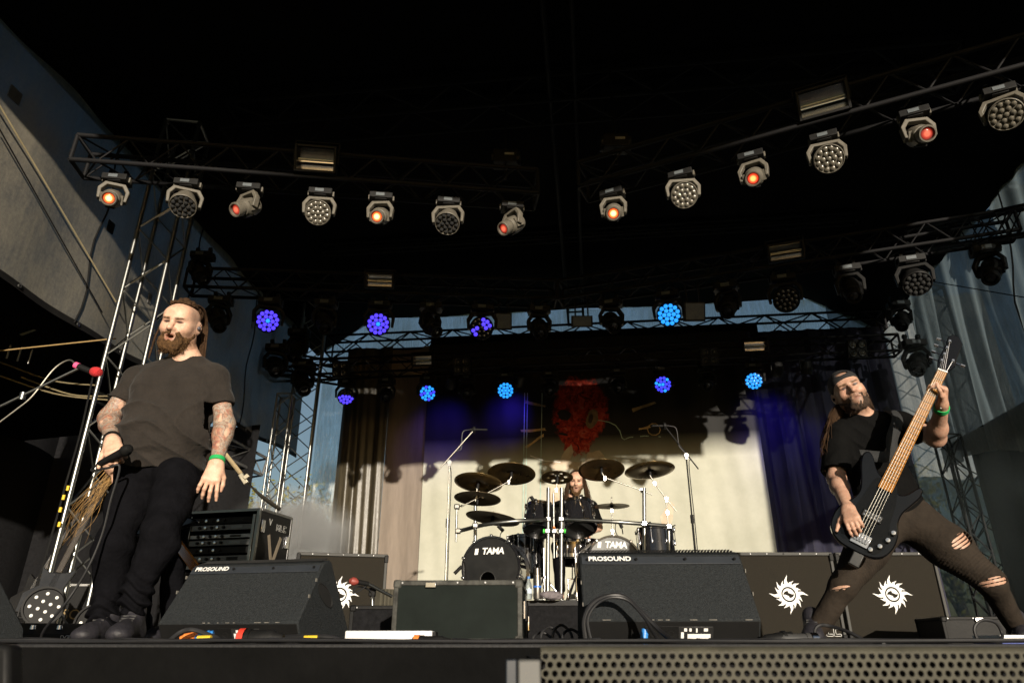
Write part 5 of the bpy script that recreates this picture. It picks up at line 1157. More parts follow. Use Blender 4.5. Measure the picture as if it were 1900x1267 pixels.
for k in range(3): a = 2.1*k; rod("leg", (0, 0, .22), (.22*math.cos(a), .22*math.sin(a), .005), .010, CHROME, r, w=False)
# bottles, flask, towel on the riser edge
def rz_(px, py, y): q = W(px, py, y); return (q.x, q.y, .382)
BOT = bpy.data.materials.new("clear_plastic"); BOT.use_nodes = True; pb = BOT.node_tree.nodes["Principled BSDF"]; pb.inputs["Base Color"].default_value = (.75, .85, .9, 1); pb.inputs["Roughness"].default_value = .12; pb.inputs["Transmission Weight"].default_value = .8; pb.inputs["IOR"].default_value = 1.2
def bottle(label, P, sc=1.0, cap=WHITE):
    r = thing("water_bottle", label, "bottle", P, 0, "water bottles on stage", M=Matrix.Translation(V(P)) @ Matrix.Scale(sc, 4)); ob("body", G().lathe([(.028, 0), (.031, .01), (.031, .11), (.028, .13), (.013, .165), (.012, .18)], 18), BOT, r, w=False); ob("cap", G().lathe([(.015, .18), (.015, .20)], 14), cap, r, w=False); ob("label_band", G().lathe([(.0315, .05), (.0315, .09)], 18, cap=False), mat("bottle_label", (.5, .6, .7), .5), r, w=False)
BCAP = mat("blue_cap", (.05, .18, .5), .5)
bottle("clear water bottle beside the flask on the drum riser", rz_(981, 1092, 6.8), 1.0, BCAP)
fl = thing("steel_flask", "dark steel flask with a blue band on the drum riser", "flask", rz_(997, 1100, 6.78)); ob("body", G().lathe([(.036, 0), (.038, .005), (.038, .17), (.034, .19), (.034, .21)], 22), mat("brushed_dark_steel", (.22, .21, .19), .35, .9), fl, w=False); ob("lid", G().lathe([(.036, .21), (.036, .27), (.030, .275)], 22), mat("lid_steel", (.12, .11, .10), .3, .9), fl, w=False); ob("band", G().lathe([(.0395, .10), (.0395, .115)], 22, cap=False), mat("blue_band", (.03, .15, .6), .5), fl, w=False)
def towel_f(P): 
    return ev([ell((0, 0, .03), (.10, .06, .035), .02), ell((-.05, -.02, .035), (.05, .05, .03), .02), ell((.06, .01, .03), (.05, .045, .035), .02)], P)+wr(P, 5, (60, 60, 60), .006)
tw = put("towel", sdf_mesh("towel", towel_f, (-.2, -.15, -.03), (.2, .15, .12), .006, mat("grey_terry", (.16, .14, .15), .95, var=.2, scale=50, bump=.5, bscale=300)), None, Matrix.Translation(rz_(1022, 1108, 6.78))); tag(tw, "crumpled grey towel at the foot of the drum rack posts", "towel")
# ------------------------------------------------------------------ people
SKINM = attrmat("skin", .5, .10, .35, 90, .35)
SKINT = attrmat("skin_tattooed", .5, .08, .35, 90, .35, tattoo=True)
EYEW = mat("eye_white", (.22, .19, .17), .6, var=.05); IRIS = mat("eye_iris", (.03, .035, .04), .5, var=.2)
HAIRB = mat("hair_brown", (.022, .012, .007), .8, spec=.15, var=.5, scale=30, stretch=(1, 1, .2), col2=(.055, .029, .013))
HAIRD = mat("dreadlock_brown", (.020, .011, .006), .85, spec=.15, var=.5, scale=60, bump=.5, bscale=160, col2=(.075, .040, .020))
BEARD = mat("beard_brown", (.024, .013, .007), .8, spec=.15, var=.5, scale=70, bump=.8, bscale=260, col2=(.16, .086, .036))
SHOE = mat("shoe_black", (.018, .017, .022), .6, var=.4, scale=20, bump=.3, bscale=80); SOLE = mat("shoe_sole", (.05, .05, .05), .7)
WGREEN = mat("green_band", (.02, .38, .10), .5, var=.1)
def headM(c, yaw, pitch, roll, s=1.0):
    return Matrix.Translation(V(c)) @ Matrix.Rotation(yaw, 4, 'Z') @ Matrix.Rotation(pitch, 4, 'X') @ Matrix.Rotation(roll, 4, 'Y') @ Matrix.Scale(s, 4)
def make_body(root, prims, h, colour, m):
    lo, hi = bounds(prims); I = RM[root].inverted()
    me = sdf_mesh("body", lambda P: ev(prims, P), lo, hi, h, m, colour); me.transform(I); return put("body", me, root)
def make_cloth(root, name, prims, h, m, fold=None, cut=None, shell=0.0, pad=.05):
    lo, hi = bounds(prims, pad)
    def fn(P):
        d = ev(prims, P)
        if fold is not None: d = d+fold(P)
        if shell: d = np.maximum(d, -(d+shell))
        if cut is not None: d = np.maximum(d, cut(P))
        return d.astype(f32)
    me = sdf_mesh(name, fn, lo, hi, h, m); me.transform(RM[root].inverted()); return put(name, me, root)
def eyes(root, M, look=(0, -1, -.05), lid=.55):
    for s in (-1, 1):
        c = M @ V((s*.031, -.0800, .001)); g = G().lathe([(.001, -.0125)]+[(.0122*math.sin(a*math.pi/10), -.0122*math.cos(a*math.pi/10)) for a in range(1, 10)]+[(.001, .0125)], 14)
        e = ob("eye", g, EYEW, root, w=False, M=RM[root].inverted() @ Matrix.Translation(c) @ Matrix.Scale(M.to_scale()[0], 4) @ (M.to_3x3().normalized() @ V(look)).to_track_quat('Z', 'Y').to_matrix().to_4x4())
        ob("iris", G().lathe([(.0062, .0112), (.004, .0126), (.001, .0129)], 12, cap=False), IRIS, e, w=False)
def lid_prims(s=1.0):
    L = []
    for k in (-1, 1): L += [cone((k*.020, -.0915, .0075), (k*.042, -.0870, .0065), .0055, .0055, .006), cone((k*.021, -.0895, -.0070), (k*.041, -.0860, -.0065), .0036, .0036, .006)]
    return L
def plane_cut(p, n):
    p = A3(p); n = A3(V(n).normalized()); return lambda P: (P-p) @ n
def seg_d(P, a, b):
    a, b = A3(a), A3(b); ba = b-a; t = ((P-a) @ ba)/float(ba @ ba); q = (P-a)-np.clip(t, 0, 1)[:, None]*ba; return np.sqrt((q*q).sum(1)), t
def band(root, name, c, ax, r, w, m, tk=.004):
    o = ob(name, G().lathe([(r, -w/2), (r+tk, -w/2), (r+tk, w/2), (r, w/2), (r, -w/2)], 22, cap=False), m, root, w=False, M=RM[root].inverted() @ along(c, ax)); return o

# ---------- singer
sr = thing("person", "bearded singer in a black t-shirt with tattooed arms, holding a microphone", "person", at(225, 3.5))
J = dict(nb=W(345, 672, 3.54), rs=W(252, 700, 3.56), re=W(203, 776, 3.54), rw=W(208, 818, 3.30), ls=W(404, 697, 3.55), le=W(417, 788, 3.55), lw=W(402, 858, 3.46),
         ch=W(326, 735, 3.55), be=W(309, 812, 3.50), pe=W(300, 862, 3.54), rh=W(262, 862, 3.54), rk=W(214, 1008, 3.46), ra=W(194, 1148, 3.54), lh=W(336, 860, 3.52), lk=W(300, 990, 3.30), la=W(250, 1115, 3.30))
HM = headM(W(337, 604, 3.47), R(2), R(15), R(5), 1.10)
body = xform(head_prims(.012, 1.10)+lid_prims(), HM, 1.10)
body += [cone(HM @ V((0, .02, -.06)), J['nb'], .064, .078, .03), cone(J['nb'], J['rs'], .055, .034, .05), cone(J['nb'], J['ls'], .055, .034, .05), ell(J['ch'], (.16, .10, .17), .05), ell(J['be'], (.17, .12, .15), .05), ell(J['pe'], (.15, .10, .09), .05),
         cone(J['rs'], J['re'], .046, .050, .03), cone(J['re'], J['rw'], .052, .032, .03), ell(J['re'].lerp(J['rw'], .3), (.050, .054, .050), .03),
         cone(J['ls'], J['le'], .046, .050, .03), cone(J['le'], J['lw'], .050, .031, .03), ell(J['le'].lerp(J['lw'], .28), (.050, .050, .056), .03),
         cone(J['rh'], J['rk'], .08, .055, .04), cone(J['rk'], J['ra'], .05, .035, .03), cone(J['lh'], J['lk'], .08, .055, .04), cone(J['lk'], J['la'], .05, .035, .03)]
cold = V((.15, -.93, -.34))                                              # towards the camera and down
RF = (W(220, 850, 3.25)-J['rw']).normalized()
body += hand_prims(J['rw'], RF+V((.10, -.25, -.2)), V((-.10, -.85, .55)), True, [(.75, 1.15, .6), (.85, 1.25, .7), (.9, 1.25, .7), (.9, 1.2, .7)], .05, (.55, .25), 1.10)
LF = (W(391, 890, 3.44)-J['lw']).normalized()
body += hand_prims(J['lw'], LF, V((.30, -1, .05)), False, [(.25, .35, .2), (.30, .45, .25), (.34, .5, .3), (.32, .5, .3)], .26, (.15, .5), 1.12)
def sing_col(P):
    c = np.empty((len(P), 4)); c[:, :3] = SKIN; c[:, 3] = 1
    head_colour(P, HM, c, (.12, .07, .04), (.46, .17, .14), (.20, .11, .06), (.42, .28, .21), .012)
    for a, b, cc in (('rs', 're', .30), ('re', 'rw', .92), ('ls', 'le', .30), ('le', 'lw', .97)):
        d, t = seg_d(P, J[a], J[b]); k = (d < .075) & (t > -.25) & (t < (1.1 if b in ('re', 'le') else cc)); c[k, 3] = .25
    n = wr(P, 3, (60, 60, 60), .5); c[(c[:, 3] < .5) & (n > .38), 3] = .85
    return c
make_body(sr, body, .0042, sing_col, SKINT)
eyes(sr, HM)
# t-shirt
zc = lambda P: P[:, 2]
shirt = [ell(J['ch'], (.215, .140, .20), .05), ell(J['be'], (.232, .165, .175), .09), ell(J['pe']+V((0, 0, -.02)), (.225, .155, .12), .08), cone(J['nb']+V((0, .01, -.015)), J['rs'], .085, .064, .06), cone(J['nb']+V((0, .01, -.015)), J['ls'], .085, .064, .06),
         cone(J['ch']+V((-.10, -.02, .05)), J['be']+V((-.10, -.02, 0)), .12, .13, .05), cone(J['ch']+V((.10, -.02, .05)), J['be']+V((.10, -.02, 0)), .12, .13, .05)]
rse = J['rs'].lerp(J['re'], .58); lse = J['ls'].lerp(J['le'], .60)
shirt += [cone(J['rs']+V((.01, 0, -.01)), rse+(rse-J['rs'])*.3, .070, .074, .04), cone(J['ls']+V((-.01, 0, -.01)), lse+(lse-J['ls'])*.3, .070, .074, .04)]
hem_c = J['pe']
def shirt_cut(P):
    d1, t1 = seg_d(P, J['rs'], J['re']); d2, t2 = seg_d(P, J['ls'], J['le'])
    c = np.where((d1 < .125) & (P[:, 0] < J['rs'].x+.005), (t1-.58)*.27, -1.0); c = np.maximum(c, np.where((d2 < .125) & (P[:, 0] > J['ls'].x-.005), (t2-.62)*.27, -1.0))
    hem = J['pe'].z-.055+.04*np.sin((P[:, 0]-J['pe'].x)*9+2.9)+.02*np.sin((P[:, 0]-J['pe'].x)*21)
    c = np.maximum(c, hem-P[:, 2])
    neck = np.sqrt(((P-A3(J['nb']+V((.0, -.035, .075))))**2/np.array([1, 1, .55])).sum(1)); return np.maximum(c, .108-neck)
def shirt_fold(P):
    q = P-A3(J['be']); w = np.clip((J['ch'].z-P[:, 2])/.25+.35, .15, 1)
    s = np.sin(P[:, 2]*38+8*q[:, 0]*q[:, 0]+3*np.sin(q[:, 0]*6+P[:, 2]*9)+1.5*np.sin(q[:, 0]*15))
    ph = P[:, 2]*21+q[:, 0]*5*np.sign(q[:, 0])+2.2*np.sin(q[:, 0]*7+P[:, 2]*6+1)+1.0*np.sin(q[:, 0]*17+P[:, 2]*11); rg = (1-np.abs(np.sin(ph)))**1.6; ph2 = q[:, 0]*16+P[:, 2]*9+1.6*np.sin(P[:, 2]*14); rg2 = (1-np.abs(np.sin(ph2)))**2
    mk = np.clip(.35+wr(P, 11, (6, 6, 6), .9), 0, 1); return -.030*w*rg*mk-.020*rg2*(1-mk)*w+.007+wr(P, 4, (9, 9, 13), .006)+wr(P, 8, (30, 30, 40), .0018)
make_cloth(sr, "t_shirt", shirt, .0052, COTTON, shirt_fold, shirt_cut, .014)
# trousers and shoes
trou = [ell(J['pe']+V((0, .01, -.03)), (.195, .135, .13), .05), cone(J['rh'], J['rk'], .118, .082, .05), cone(J['rk'], J['ra'], .080, .066, .04), cone(J['lh'], J['lk'], .120, .088, .05), cone(J['lk'], J['la'], .084, .070, .04), cone(J['pe'], J['pe']+V((0, 0, -.12)), .10, .08, .08)]
def trou_fold(P):
    d1, t1 = seg_d(P, J['rk'], J['ra']); d2, t2 = seg_d(P, J['lk'], J['la']); t = np.where(d1 < d2, t1, t2)
    return wr(P, 21, (10, 10, 18), .011)+.012*np.clip((t-.55)*2.4, 0, 1)*np.sin(P[:, 2]*120+4*np.sin(P[:, 0]*30))+.006*np.sin(P[:, 2]*45+P[:, 0]*25)*np.clip(1-np.abs(t)*3, 0, 1)
make_cloth(sr, "trousers", trou, .0055, JEANS, trou_fold)
def shoe(root, ankle, toe, s=1.0):
    a = V((ankle.x, ankle.y, 0)); d = (V((toe.x, toe.y, 0))-a).normalized(); L = .27*s; sd = V((-d.y, d.x, 0)); a = a-d*.07
    pr = [cone(a+d*.04+V((0, 0, .05)), a+d*.06+V((0, 0, .13)), .048, .050, .03), cone(a+d*.03+V((0, 0, .045)), a+d*.20+V((0, 0, .042)), .044, .043, .04), cone(a+d*.10+V((0, 0, .085)), a+d*.20+V((0, 0, .05)), .036, .030, .04), ell(a+d*.235+V((0, 0, .038)), (.052, .052, .034), .03)]
    o = make_cloth(root, "shoe", pr, .005, SHOE, lambda P: wr(P, 31, (40, 40, 40), .002), lambda P: .012-P[:, 2])
    g = G(); out = [(-.03, -.036), (.06, -.044), (.14, -.040), (.21, -.050), (.26, -.042), (.285, 0), (.26, .042), (.21, .050), (.14, .040), (.06, .044), (-.03, .036), (-.05, 0)]
    g.prism([(x, y) for x, y in out], .003, .020, frame(a, d, sd, V((0, 0, 1)))); I = RM[o].inverted(); g.v = [I @ V(p) for p in g.v]; ob("sole", g, SOLE, o, w=False, bev=.004)
    for k in range(5):
        c = a+d*(.105+.022*k)+V((0, 0, .124-.011*k)); rod("lace", c-sd*.026, c+sd*.026, .0035, SOLE, o, n=6)
shoe(sr, W(196, 1172, 3.54), W(140, 1186, 3.32)); shoe(sr, W(246, 1150, 3.32), W(206, 1188, 3.06), 1.05)
# beard
bp = [cone((-.058, -.010, -.050), (-.030, -.072, -.098), .024, .030, .03), cone((.058, -.010, -.050), (.030, -.072, -.098), .024, .030, .03), ell((0, -.074, -.110), (.050, .036, .030), .03), ell((-.004, -.070, -.124), (.040, .032, .024), .03), cone((-.032, -.096, -.060), (-.036, -.086, -.100), .0105, .018, .012), cone((.032, -.096, -.060), (.036, -.086, -.100), .0105, .018, .012),
      cone((-.033, -.098, -.058), (0, -.1120, -.0500), .0090, .0085, .008), cone((.033, -.098, -.058), (0, -.1120, -.0500), .0090, .0085, .008), ell((0, -.112, -.074), (.0185, .035, .0125), .004, neg=True)]
bpw = xform(bp, HM, 1.10)
make_cloth(sr, "beard", bpw, .0036, BEARD, lambda P: wr(P, 41, (190, 190, 90), .0034)+wr(P, 42, (60, 60, 40), .004))
def b_start(i, q):
    a = q.uniform(-1.25, 1.25); return HM @ V((.062*math.sin(a)*.95, -.03-.068*math.cos(a), -.085-q.random()*.05))
g = strands(200, b_start, lambda i, t, p: (HM.to_3x3() @ V(((p[0]-.5)*.03, -.012*p[1]-.002, -.018-.014*p[2])))*t, .0010, 3, .006, 5, .3, 3); ob("beard_strands", g, BEARD, sr)
def fuzz(root, M, n, seed, zl, m, rr=.0009, ln=.026):
    q = random.Random(seed); g = G()
    for i in range(n):
        a = q.uniform(-1.75, 1.75); z = q.uniform(*zl); k = min(1, (-.045-z)/.09)
        b = V(((.062-.016*max(0, k))*math.sin(a), -.022-.066*max(0, math.cos(a))+.02*(math.cos(a) < 0), z)); nd = V((math.sin(a), -max(.1, math.cos(a)), -.9+q.uniform(-.4, .4))).normalized()
        if abs(b.x) < .026 and b.y < -.06 and z > -.094: continue
        L = ln*q.uniform(.5, 1.2); c = b+nd*L*.6+V((q.uniform(-.004, .004), 0, 0)); e = b+nd*L+V((q.uniform(-.008, .008), q.uniform(-.004, .004), -.008))
        g.tube([M @ (b+V((math.sin(a), -math.cos(a), 0))*.012), M @ c, M @ e], [rr*1.2, rr, rr*.4], 3)
    ob("beard_strands", g, m, root)
BEARDL = mat("beard_light", (.06, .034, .016), .8, var=.5, scale=90, col2=(.20, .12, .055), spec=.15)
fuzz(sr, HM, 420, 5, (-.134, -.052), BEARD); fuzz(sr, HM, 240, 6, (-.134, -.056), BEARDL)
# dreadlocks: pulled back over the crown, hanging behind the shoulders
hc = xform([ell((0, .014, .050), (.080, .102, .088), .01)], HM, 1.10)
HI = HM.inverted()
def hair_cut(P):
    I = np.array(HI.to_3x3(), f32); Q = P @ I.T+A3(HI.translation); return np.maximum((.090-Q[:, 2])+.25*np.clip(-.005-Q[:, 1], 0, 1)-.9*np.clip(Q[:, 1], 0, .06), -(Q[:, 1]+.085))
make_cloth(sr, "hair", hc, .004, HAIRD, lambda P: wr(P, 51, (140, 60, 60), .006)-.002, hair_cut)
g = G(); q = random.Random(12)
for i in range(34):
    t = i/33; x0 = -.060+.120*t; side = -1 if x0 < 0 else 1
    a = HM @ V((x0*.9, -.060+.05*abs(x0)/.06*.6+q.uniform(-.008, .012), .112-.30*x0*x0/.06*.10/.06*.06)); b = HM @ V((x0*1.25, .05, .120-abs(x0)*.35)); c = HM @ V((x0*1.15+.012, .112, .02)); 
    dn = V((-x0*.4+.02+q.uniform(-.02, .02), .02+q.uniform(0, .03), -.16-q.random()*.08)); e = c+dn*.6; f_ = c+dn*1.4
    if i in (2, 4): c = HM @ V((-.098, .02, .02)); e = HM @ V((-.118, .0, -.06)); f_ = HM @ V((-.128, -.01, -.15-.03*i/4))
    pts = smooth([a, b, c, e, f_], 6); g.tube(pts, [.0068*(1+.22*math.sin(k*1.9+i))*(1-.3*k/len(pts)) for k in range(len(pts))], 6)
ob("dreadlocks", g, HAIRD, sr)
# wrist bands, ear monitor
band(sr, "wrist_band", J['lw']+(J['le']-J['lw']).normalized()*.012, J['lw']-J['le'], .0355, .022, WGREEN); band(sr, "bracelet", J['rw']+(J['re']-J['rw']).normalized()*.018, J['rw']-J['re'], .0365, .007, BLACK); band(sr, "bracelet", J['rw']+(J['re']-J['rw']).normalized()*.030, J['rw']-J['re'], .0375, .006, BLACK)
for k in (1,):
    p = HM @ V((.090, -.002, -.006)); ob("ear_monitor", G().lathe([(.009, -.006), (.011, 0), (.007, .006), (.001, .007)], 12), mat("ear_piece", (.10, .10, .12), .25, coat=.6), sr, w=False, M=RM[sr].inverted() @ along(p, HM.to_3x3() @ V((1, -.5, 0))))
    path_tube("ear_cable", smooth([p, HM @ V((.096, .005, .022)), HM @ V((.092, .03, .010)), HM @ V((.075, .05, -.05)), HM @ V((.05, .08, -.16))]), .0018, BLACK, sr, 5)
# handheld microphone
hm = thing("microphone", "black wireless microphone held at the singer's hip", "microphone", W(222, 846, 3.22))
m0, m1 = W(182, 862, 3.27), W(240, 832, 3.20); ob("handle", G().lathe([(.012, 0), (.016, .02), (.020, .15)], 16), BLACK, hm, w=False, M=RM[hm].inverted() @ along(m0, m1-m0))
ob("grille", G().lathe([(.018, 0), (.026, .012), (.028, .03), (.020, .05), (.001, .058)], 18), BLACK, hm, w=False, M=RM[hm].inverted() @ along(m0+(m1-m0).normalized()*.15, m1-m0))
path_tube("cable", smooth([m0, W(172, 868, 3.3), W(172, 873, 3.3), W(200, 868, 3.25), W(222, 866, 3.25), W(205, 930, 3.28), W(190, 990, 3.3), W(165, 1050, 3.3), W(128, 1110, 3.3), W(84, 1165, 3.2), W(75, 1188, 3.1)]), .0055, CABLE, hm, 8)

# ---------- bassist
br = thing("person", "bassist in a black t-shirt, backwards cap and ripped jeans, legs wide apart", "person", at(1690, 3.8))
BS = 3.8
K = dict(nb=W(1594, 776, 3.86), rs=W(1555, 806, 3.86), re=W(1552, 888, 3.78), rw=W(1573, 943, 3.52), ls=W(1672, 786, 3.84), le=W(1736, 812, 3.66), lw=W(1748, 752, 3.42),
         ch=W(1612, 840, 3.88), be=W(1642, 905, 3.86), pe=W(1664, 958, 3.86), rh=W(1638, 975, 3.86), rk=W(1566, 1086, 3.74), ra=W(1512, 1172, 3.84), lh=W(1694, 965, 3.86), lk=W(1838, 1078, 3.70), la=W(1893, 1176, 3.92))
HB = headM(W(1574, 727, 3.80), R(-20), R(1), R(-19), 1.06)
HBI = HB.inverted()
body = xform(head_prims(0, 1.0)+lid_prims(), HB, 1.04)
body += [cone(HB @ V((0, .02, -.07)), K['nb'], .056, .068, .03), cone(K['nb'], K['rs'], .05, .048, .05), cone(K['nb'], K['ls'], .05, .048, .05), ell(K['ch'], (.14, .09, .16), .05), ell(K['be'], (.13, .09, .13), .05), ell(K['pe'], (.13, .09, .09), .05),
         cone(K['rs'], K['re'], .056, .044, .03), cone(K['re'], K['rw'], .047, .029, .03), ell(K['re'].lerp(K['rw'], .3), (.045, .048, .048), .03), cone(K['ls'], K['le'], .056, .046, .03), cone(K['le'], K['lw'], .049, .030, .03), ell(K['le'].lerp(K['lw'], .3), (.047, .048, .050), .03),
         cone(K['rh'], K['rk'], .078, .056, .04), cone(K['rk'], K['ra'], .054, .040, .03), cone(K['lh'], K['lh'].lerp(K['lk'], .4), .08, .106, .04), cone(K['lh'].lerp(K['lk'], .4), K['lk'], .106, .062, .04), cone(K['lk'], K['la'], .056, .040, .03)]
# bass guitar axes
BB, BN = W(1604, 986, 3.50), W(1748, 690, 3.37); ga = (BN-BB).normalized(); gn = V((-.42, -1, -.02)); gn = (gn-ga*gn.dot(ga)).normalized(); gs = ga.cross(gn)   # gs: across strings
GM_ = frame(BB, gs, ga, gn)                                              # x across, y along the neck, z out of the face
SCL = (BN-BB).length
gx_right = gs
body += hand_prims(K['rw'], (W(1584, 972, 3.44)-K['rw']), V((-.55, -.75, .35)), True, [(.5, .8, .5), (.6, .9, .55), (.7, .95, .6), (.75, 1.0, .6)], .10, (.75, .1), 1.0)
nkp = W(1728, 728, 3.40)                                                   # where the hand closes round the neck
body += hand_prims(K['lw'], (W(1752, 716, 3.37)-K['lw']), V((.86, -.45, .15)), False, [(1.05, 1.0, .6), (1.05, 1.05, .6), (1.05, 1.05, .6), (1.0, 1.0, .6)], .05, (.4, .5), 1.02)
def bass_col(P):
    c = np.empty((len(P), 4)); c[:, :3] = (.46, .285, .205); c[:, 3] = 1
    return head_colour(P, HB, c, (.13, .075, .04), (.44, .22, .18), (.10, .055, .03), None, 0)
make_body(br, body, .0042, bass_col, SKINM); eyes(br, HB, (.05, -1, -.35))
shirt = [ell(K['ch'], (.185, .120, .19), .05), ell(K['be'], (.175, .125, .16), .08), ell(K['pe']+V((.0, 0, .03)), (.175, .125, .10), .08), cone(K['nb']+V((0, .01, -.01)), K['rs'], .072, .066, .06), cone(K['nb']+V((0, .01, -.01)), K['ls'], .072, .066, .06)]
rse = K['rs'].lerp(K['re'], .85); lse = K['ls'].lerp(K['le'], .55)
shirt += [cone(K['rs'], rse+(rse-K['rs'])*.2, .072, .088, .04), cone(K['ls'], lse+(lse-K['ls'])*.2, .072, .078, .04)]
def bshirt_cut(P):
    d1, t1 = seg_d(P, K['rs'], K['re']); d2, t2 = seg_d(P, K['ls'], K['le'])
    c = np.where((d1 < .13) & (P[:, 0] < K['rs'].x+.03), (t1-.86)*.28, -1.0); c = np.maximum(c, np.where((d2 < .13) & (P[:, 0] > K['ls'].x+.005), (t2-.58)*.26, -1.0))
    ax = (K['be']-K['pe']).normalized(); hem = (P-A3(K['pe'])) @ A3(ax)+.012; c = np.maximum(c, -hem)
    neck = np.sqrt((((P-A3(K['nb']+V((-.01, -.03, .075))))**2)/np.array([1, 1, .6])).sum(1)); return np.maximum(c, .098-neck)
make_cloth(br, "t_shirt", shirt, .0055, COTTON2, lambda P: -.012*(1-np.abs(np.sin(P[:, 2]*20+P[:, 0]*14+2*np.sin(P[:, 0]*9+P[:, 2]*7))))**1.6*np.clip(.5+wr(P, 63, (6, 6, 6), .9), 0, 1)+.003+wr(P, 61, (9, 9, 13), .005), bshirt_cut, .014)
def limb(a, b, ra, rb, k=.04): return cone(a, b, ra, rb, k)
lt = K['lh'].lerp(K['lk'], .45); rt = K['rh'].lerp(K['rk'], .4)
trou = [ell(K['pe']+V((0, 0, -.005)), (.165, .118, .115), .05), limb(K['rh'], rt, .108, .092), limb(rt, K['rk'], .092, .066), limb(K['rk'], K['ra'], .064, .048), limb(K['lh'], lt, .122, .114), limb(lt, K['lk'], .114, .072), limb(K['lk'], K['la'], .066, .048)]
RIPS = [(W(1790, 1000, 3.67), (.080, .10, .036), .5), (W(1848, 1078, 3.64), (.07, .09, .022), .2), (W(1562, 1090, 3.66), (.055, .08, .011), .15)]
def tr_fold(P):
    d1, t1 = seg_d(P, K['rh'], K['rk']); d2, t2 = seg_d(P, K['lh'], K['lk']); d = wr(P, 71, (12, 12, 18), .008)
    for (a, b) in (('rh', 'rk'), ('lh', 'lk')):                           # ribbed panels above the knees
        dd, t = seg_d(P, K[a], K[b]); d = d+np.where((dd < .15) & (t > .5) & (t < .97), .0016*np.sin(t*.5*2*np.pi/.017), 0)
    return d
def rip_cut(P):
    c = np.full(len(P), -1.0)
    for cpt, r_, an in RIPS:
        q = P-A3(cpt); x = q[:, 0]*math.cos(an)+q[:, 2]*math.sin(an); z = -q[:, 0]*math.sin(an)+q[:, 2]*math.cos(an)
        e = 1-np.sqrt((x/r_[0])**2+(q[:, 1]/r_[1])**2+(z/r_[2])**2); th = np.sin(z*2*np.pi/.0165); c = np.maximum(c, np.minimum(e*.02, .004+th*.008))
    return c
make_cloth(br, "jeans", trou, .0046, BJEANS, tr_fold, rip_cut, .009)
shoe(br, W(1512, 1178, 3.86), W(1505, 1188, 3.60)); shoe(br, W(1893, 1180, 3.94), W(1912, 1189, 3.70))
# beard, cap, hair
bp = [cone((-.058, -.012, -.048), (-.028, -.074, -.096), .019, .024, .03), cone((.058, -.012, -.048), (.028, -.074, -.096), .019, .024, .03), ell((0, -.078, -.108), (.036, .030, .026), .025), cone((-.029, -.097, -.062), (-.026, -.090, -.092), .0080, .012, .012), cone((.029, -.097, -.062), (.026, -.090, -.092), .0080, .012, .012), cone((-.030, -.0985, -.058), (0, -.1110, -.0500), .0070, .0065, .006), cone((.030, -.0985, -.058), (0, -.1110, -.0500), .0070, .0065, .006), ell((0, -.088, -.094), (.030, .020, .018), .012), ell((0, -.108, -.0665), (.020, .03, .0095), .004, neg=True)]
make_cloth(br, "beard", xform(bp, HB, 1.04), .0036, mat("beard_dark", (.018, .010, .006), .75, var=.5, scale=70, bump=.8, bscale=260, col2=(.065, .034, .016)), lambda P: wr(P, 43, (190, 190, 120), .0028)+wr(P, 44, (60, 60, 40), .002))
cp = xform([ell((0, .012, .040), (.086, .105, .094), .01), ell((0, -.058, .050), (.066, .052, .048), .03), cone((0, .09, .05), (0, .165, .028), .012, .008, .03)], HB, 1.04)
def cap_cut(P):
    I = np.array(HBI.to_3x3(), f32); Q = P @ I.T+A3(HBI.translation)
    c = (.047-Q[:, 2])-.36*np.clip(Q[:, 1]+.095, -.1, .25)
    hole = np.sqrt((Q[:, 0]/.034)**2+((Q[:, 1]+.085)/.05)**2+((Q[:, 2]-.086)/.013)**2); return np.maximum(c, np.where(Q[:, 1] < 0, (1-hole)*.02, -1))
make_cloth(br, "cap", cp, .0042, mat("cap_black", (.012, .012, .013), .85, var=.2, bump=.2, bscale=300), lambda P: wr(P, 81, (60, 60, 60), .001), cap_cut, .010)
fuzz(br, HB, 260, 7, (-.122, -.050), MATS["beard_dark"], .0009, .018)
def bh_start(i, q): return HB @ V((-.055-.03*q.random(), .045+.06*q.random(), -.02-.06*q.random()))
def bh_path(i, t, p): return V((-.13*math.sin(t*1.9)-.05*p[0]*t, -.03-.06*p[1]*t, -.42*t*(.75+.4*p[2])+.02*math.sin(t*6)))
ob("hair", strands(170, bh_start, bh_path, .0022, 8, .020, 10, .3, 4), HAIRB, br)
def bh2(i, q): return HB @ V((.060+.03*q.random(), .05+.05*q.random(), -.03-.05*q.random()))
ob("hair", strands(50, bh2, lambda i, t, p: V((.05*t+.03*p[0]*t, .05*t, -.16*t)), .0022, 9, .012, 8, .3, 4), HAIRB, br)
WB = band(br, "wrist_band", K['lw']+(K['le']-K['lw']).normalized()*.025, K['lw']-K['le'], .033, .024, WGREEN); ob("band_tag", G().box(K['lw']+(K['le']-K['lw']).normalized()*.028+V((-.02, -.036, 0)), (.022, .014, .024)), WHITE, br, bev=.003)
p = HB @ V((-.089, -.002, -.008)); ob("ear_monitor", G().lathe([(.008, -.006), (.010, 0), (.001, .007)], 12), BLACK, br, w=False, M=RM[br].inverted() @ along(p, HB.to_3x3() @ V((-1, -.4, 0))))
# guitar strap: over the left shoulder, down the chest to the horn
def strapline(pts, w, nrm, name, m, par):
    g = G(); pts = smooth(pts, 6); vs = []
    for i, p_ in enumerate(pts):
        t = (pts[min(i+1, len(pts)-1)]-pts[max(i-1, 0)]).normalized(); s = t.cross(nrm).normalized(); vs += [p_-s*w/2, p_+s*w/2]
    g.add(vs, [(2*i, 2*i+1, 2*i+3, 2*i+2) for i in range(len(pts)-1)]); o = ob(name, g, m, par); md = o.modifiers.new("thick", 'SOLIDIFY'); md.thickness = .003; return o
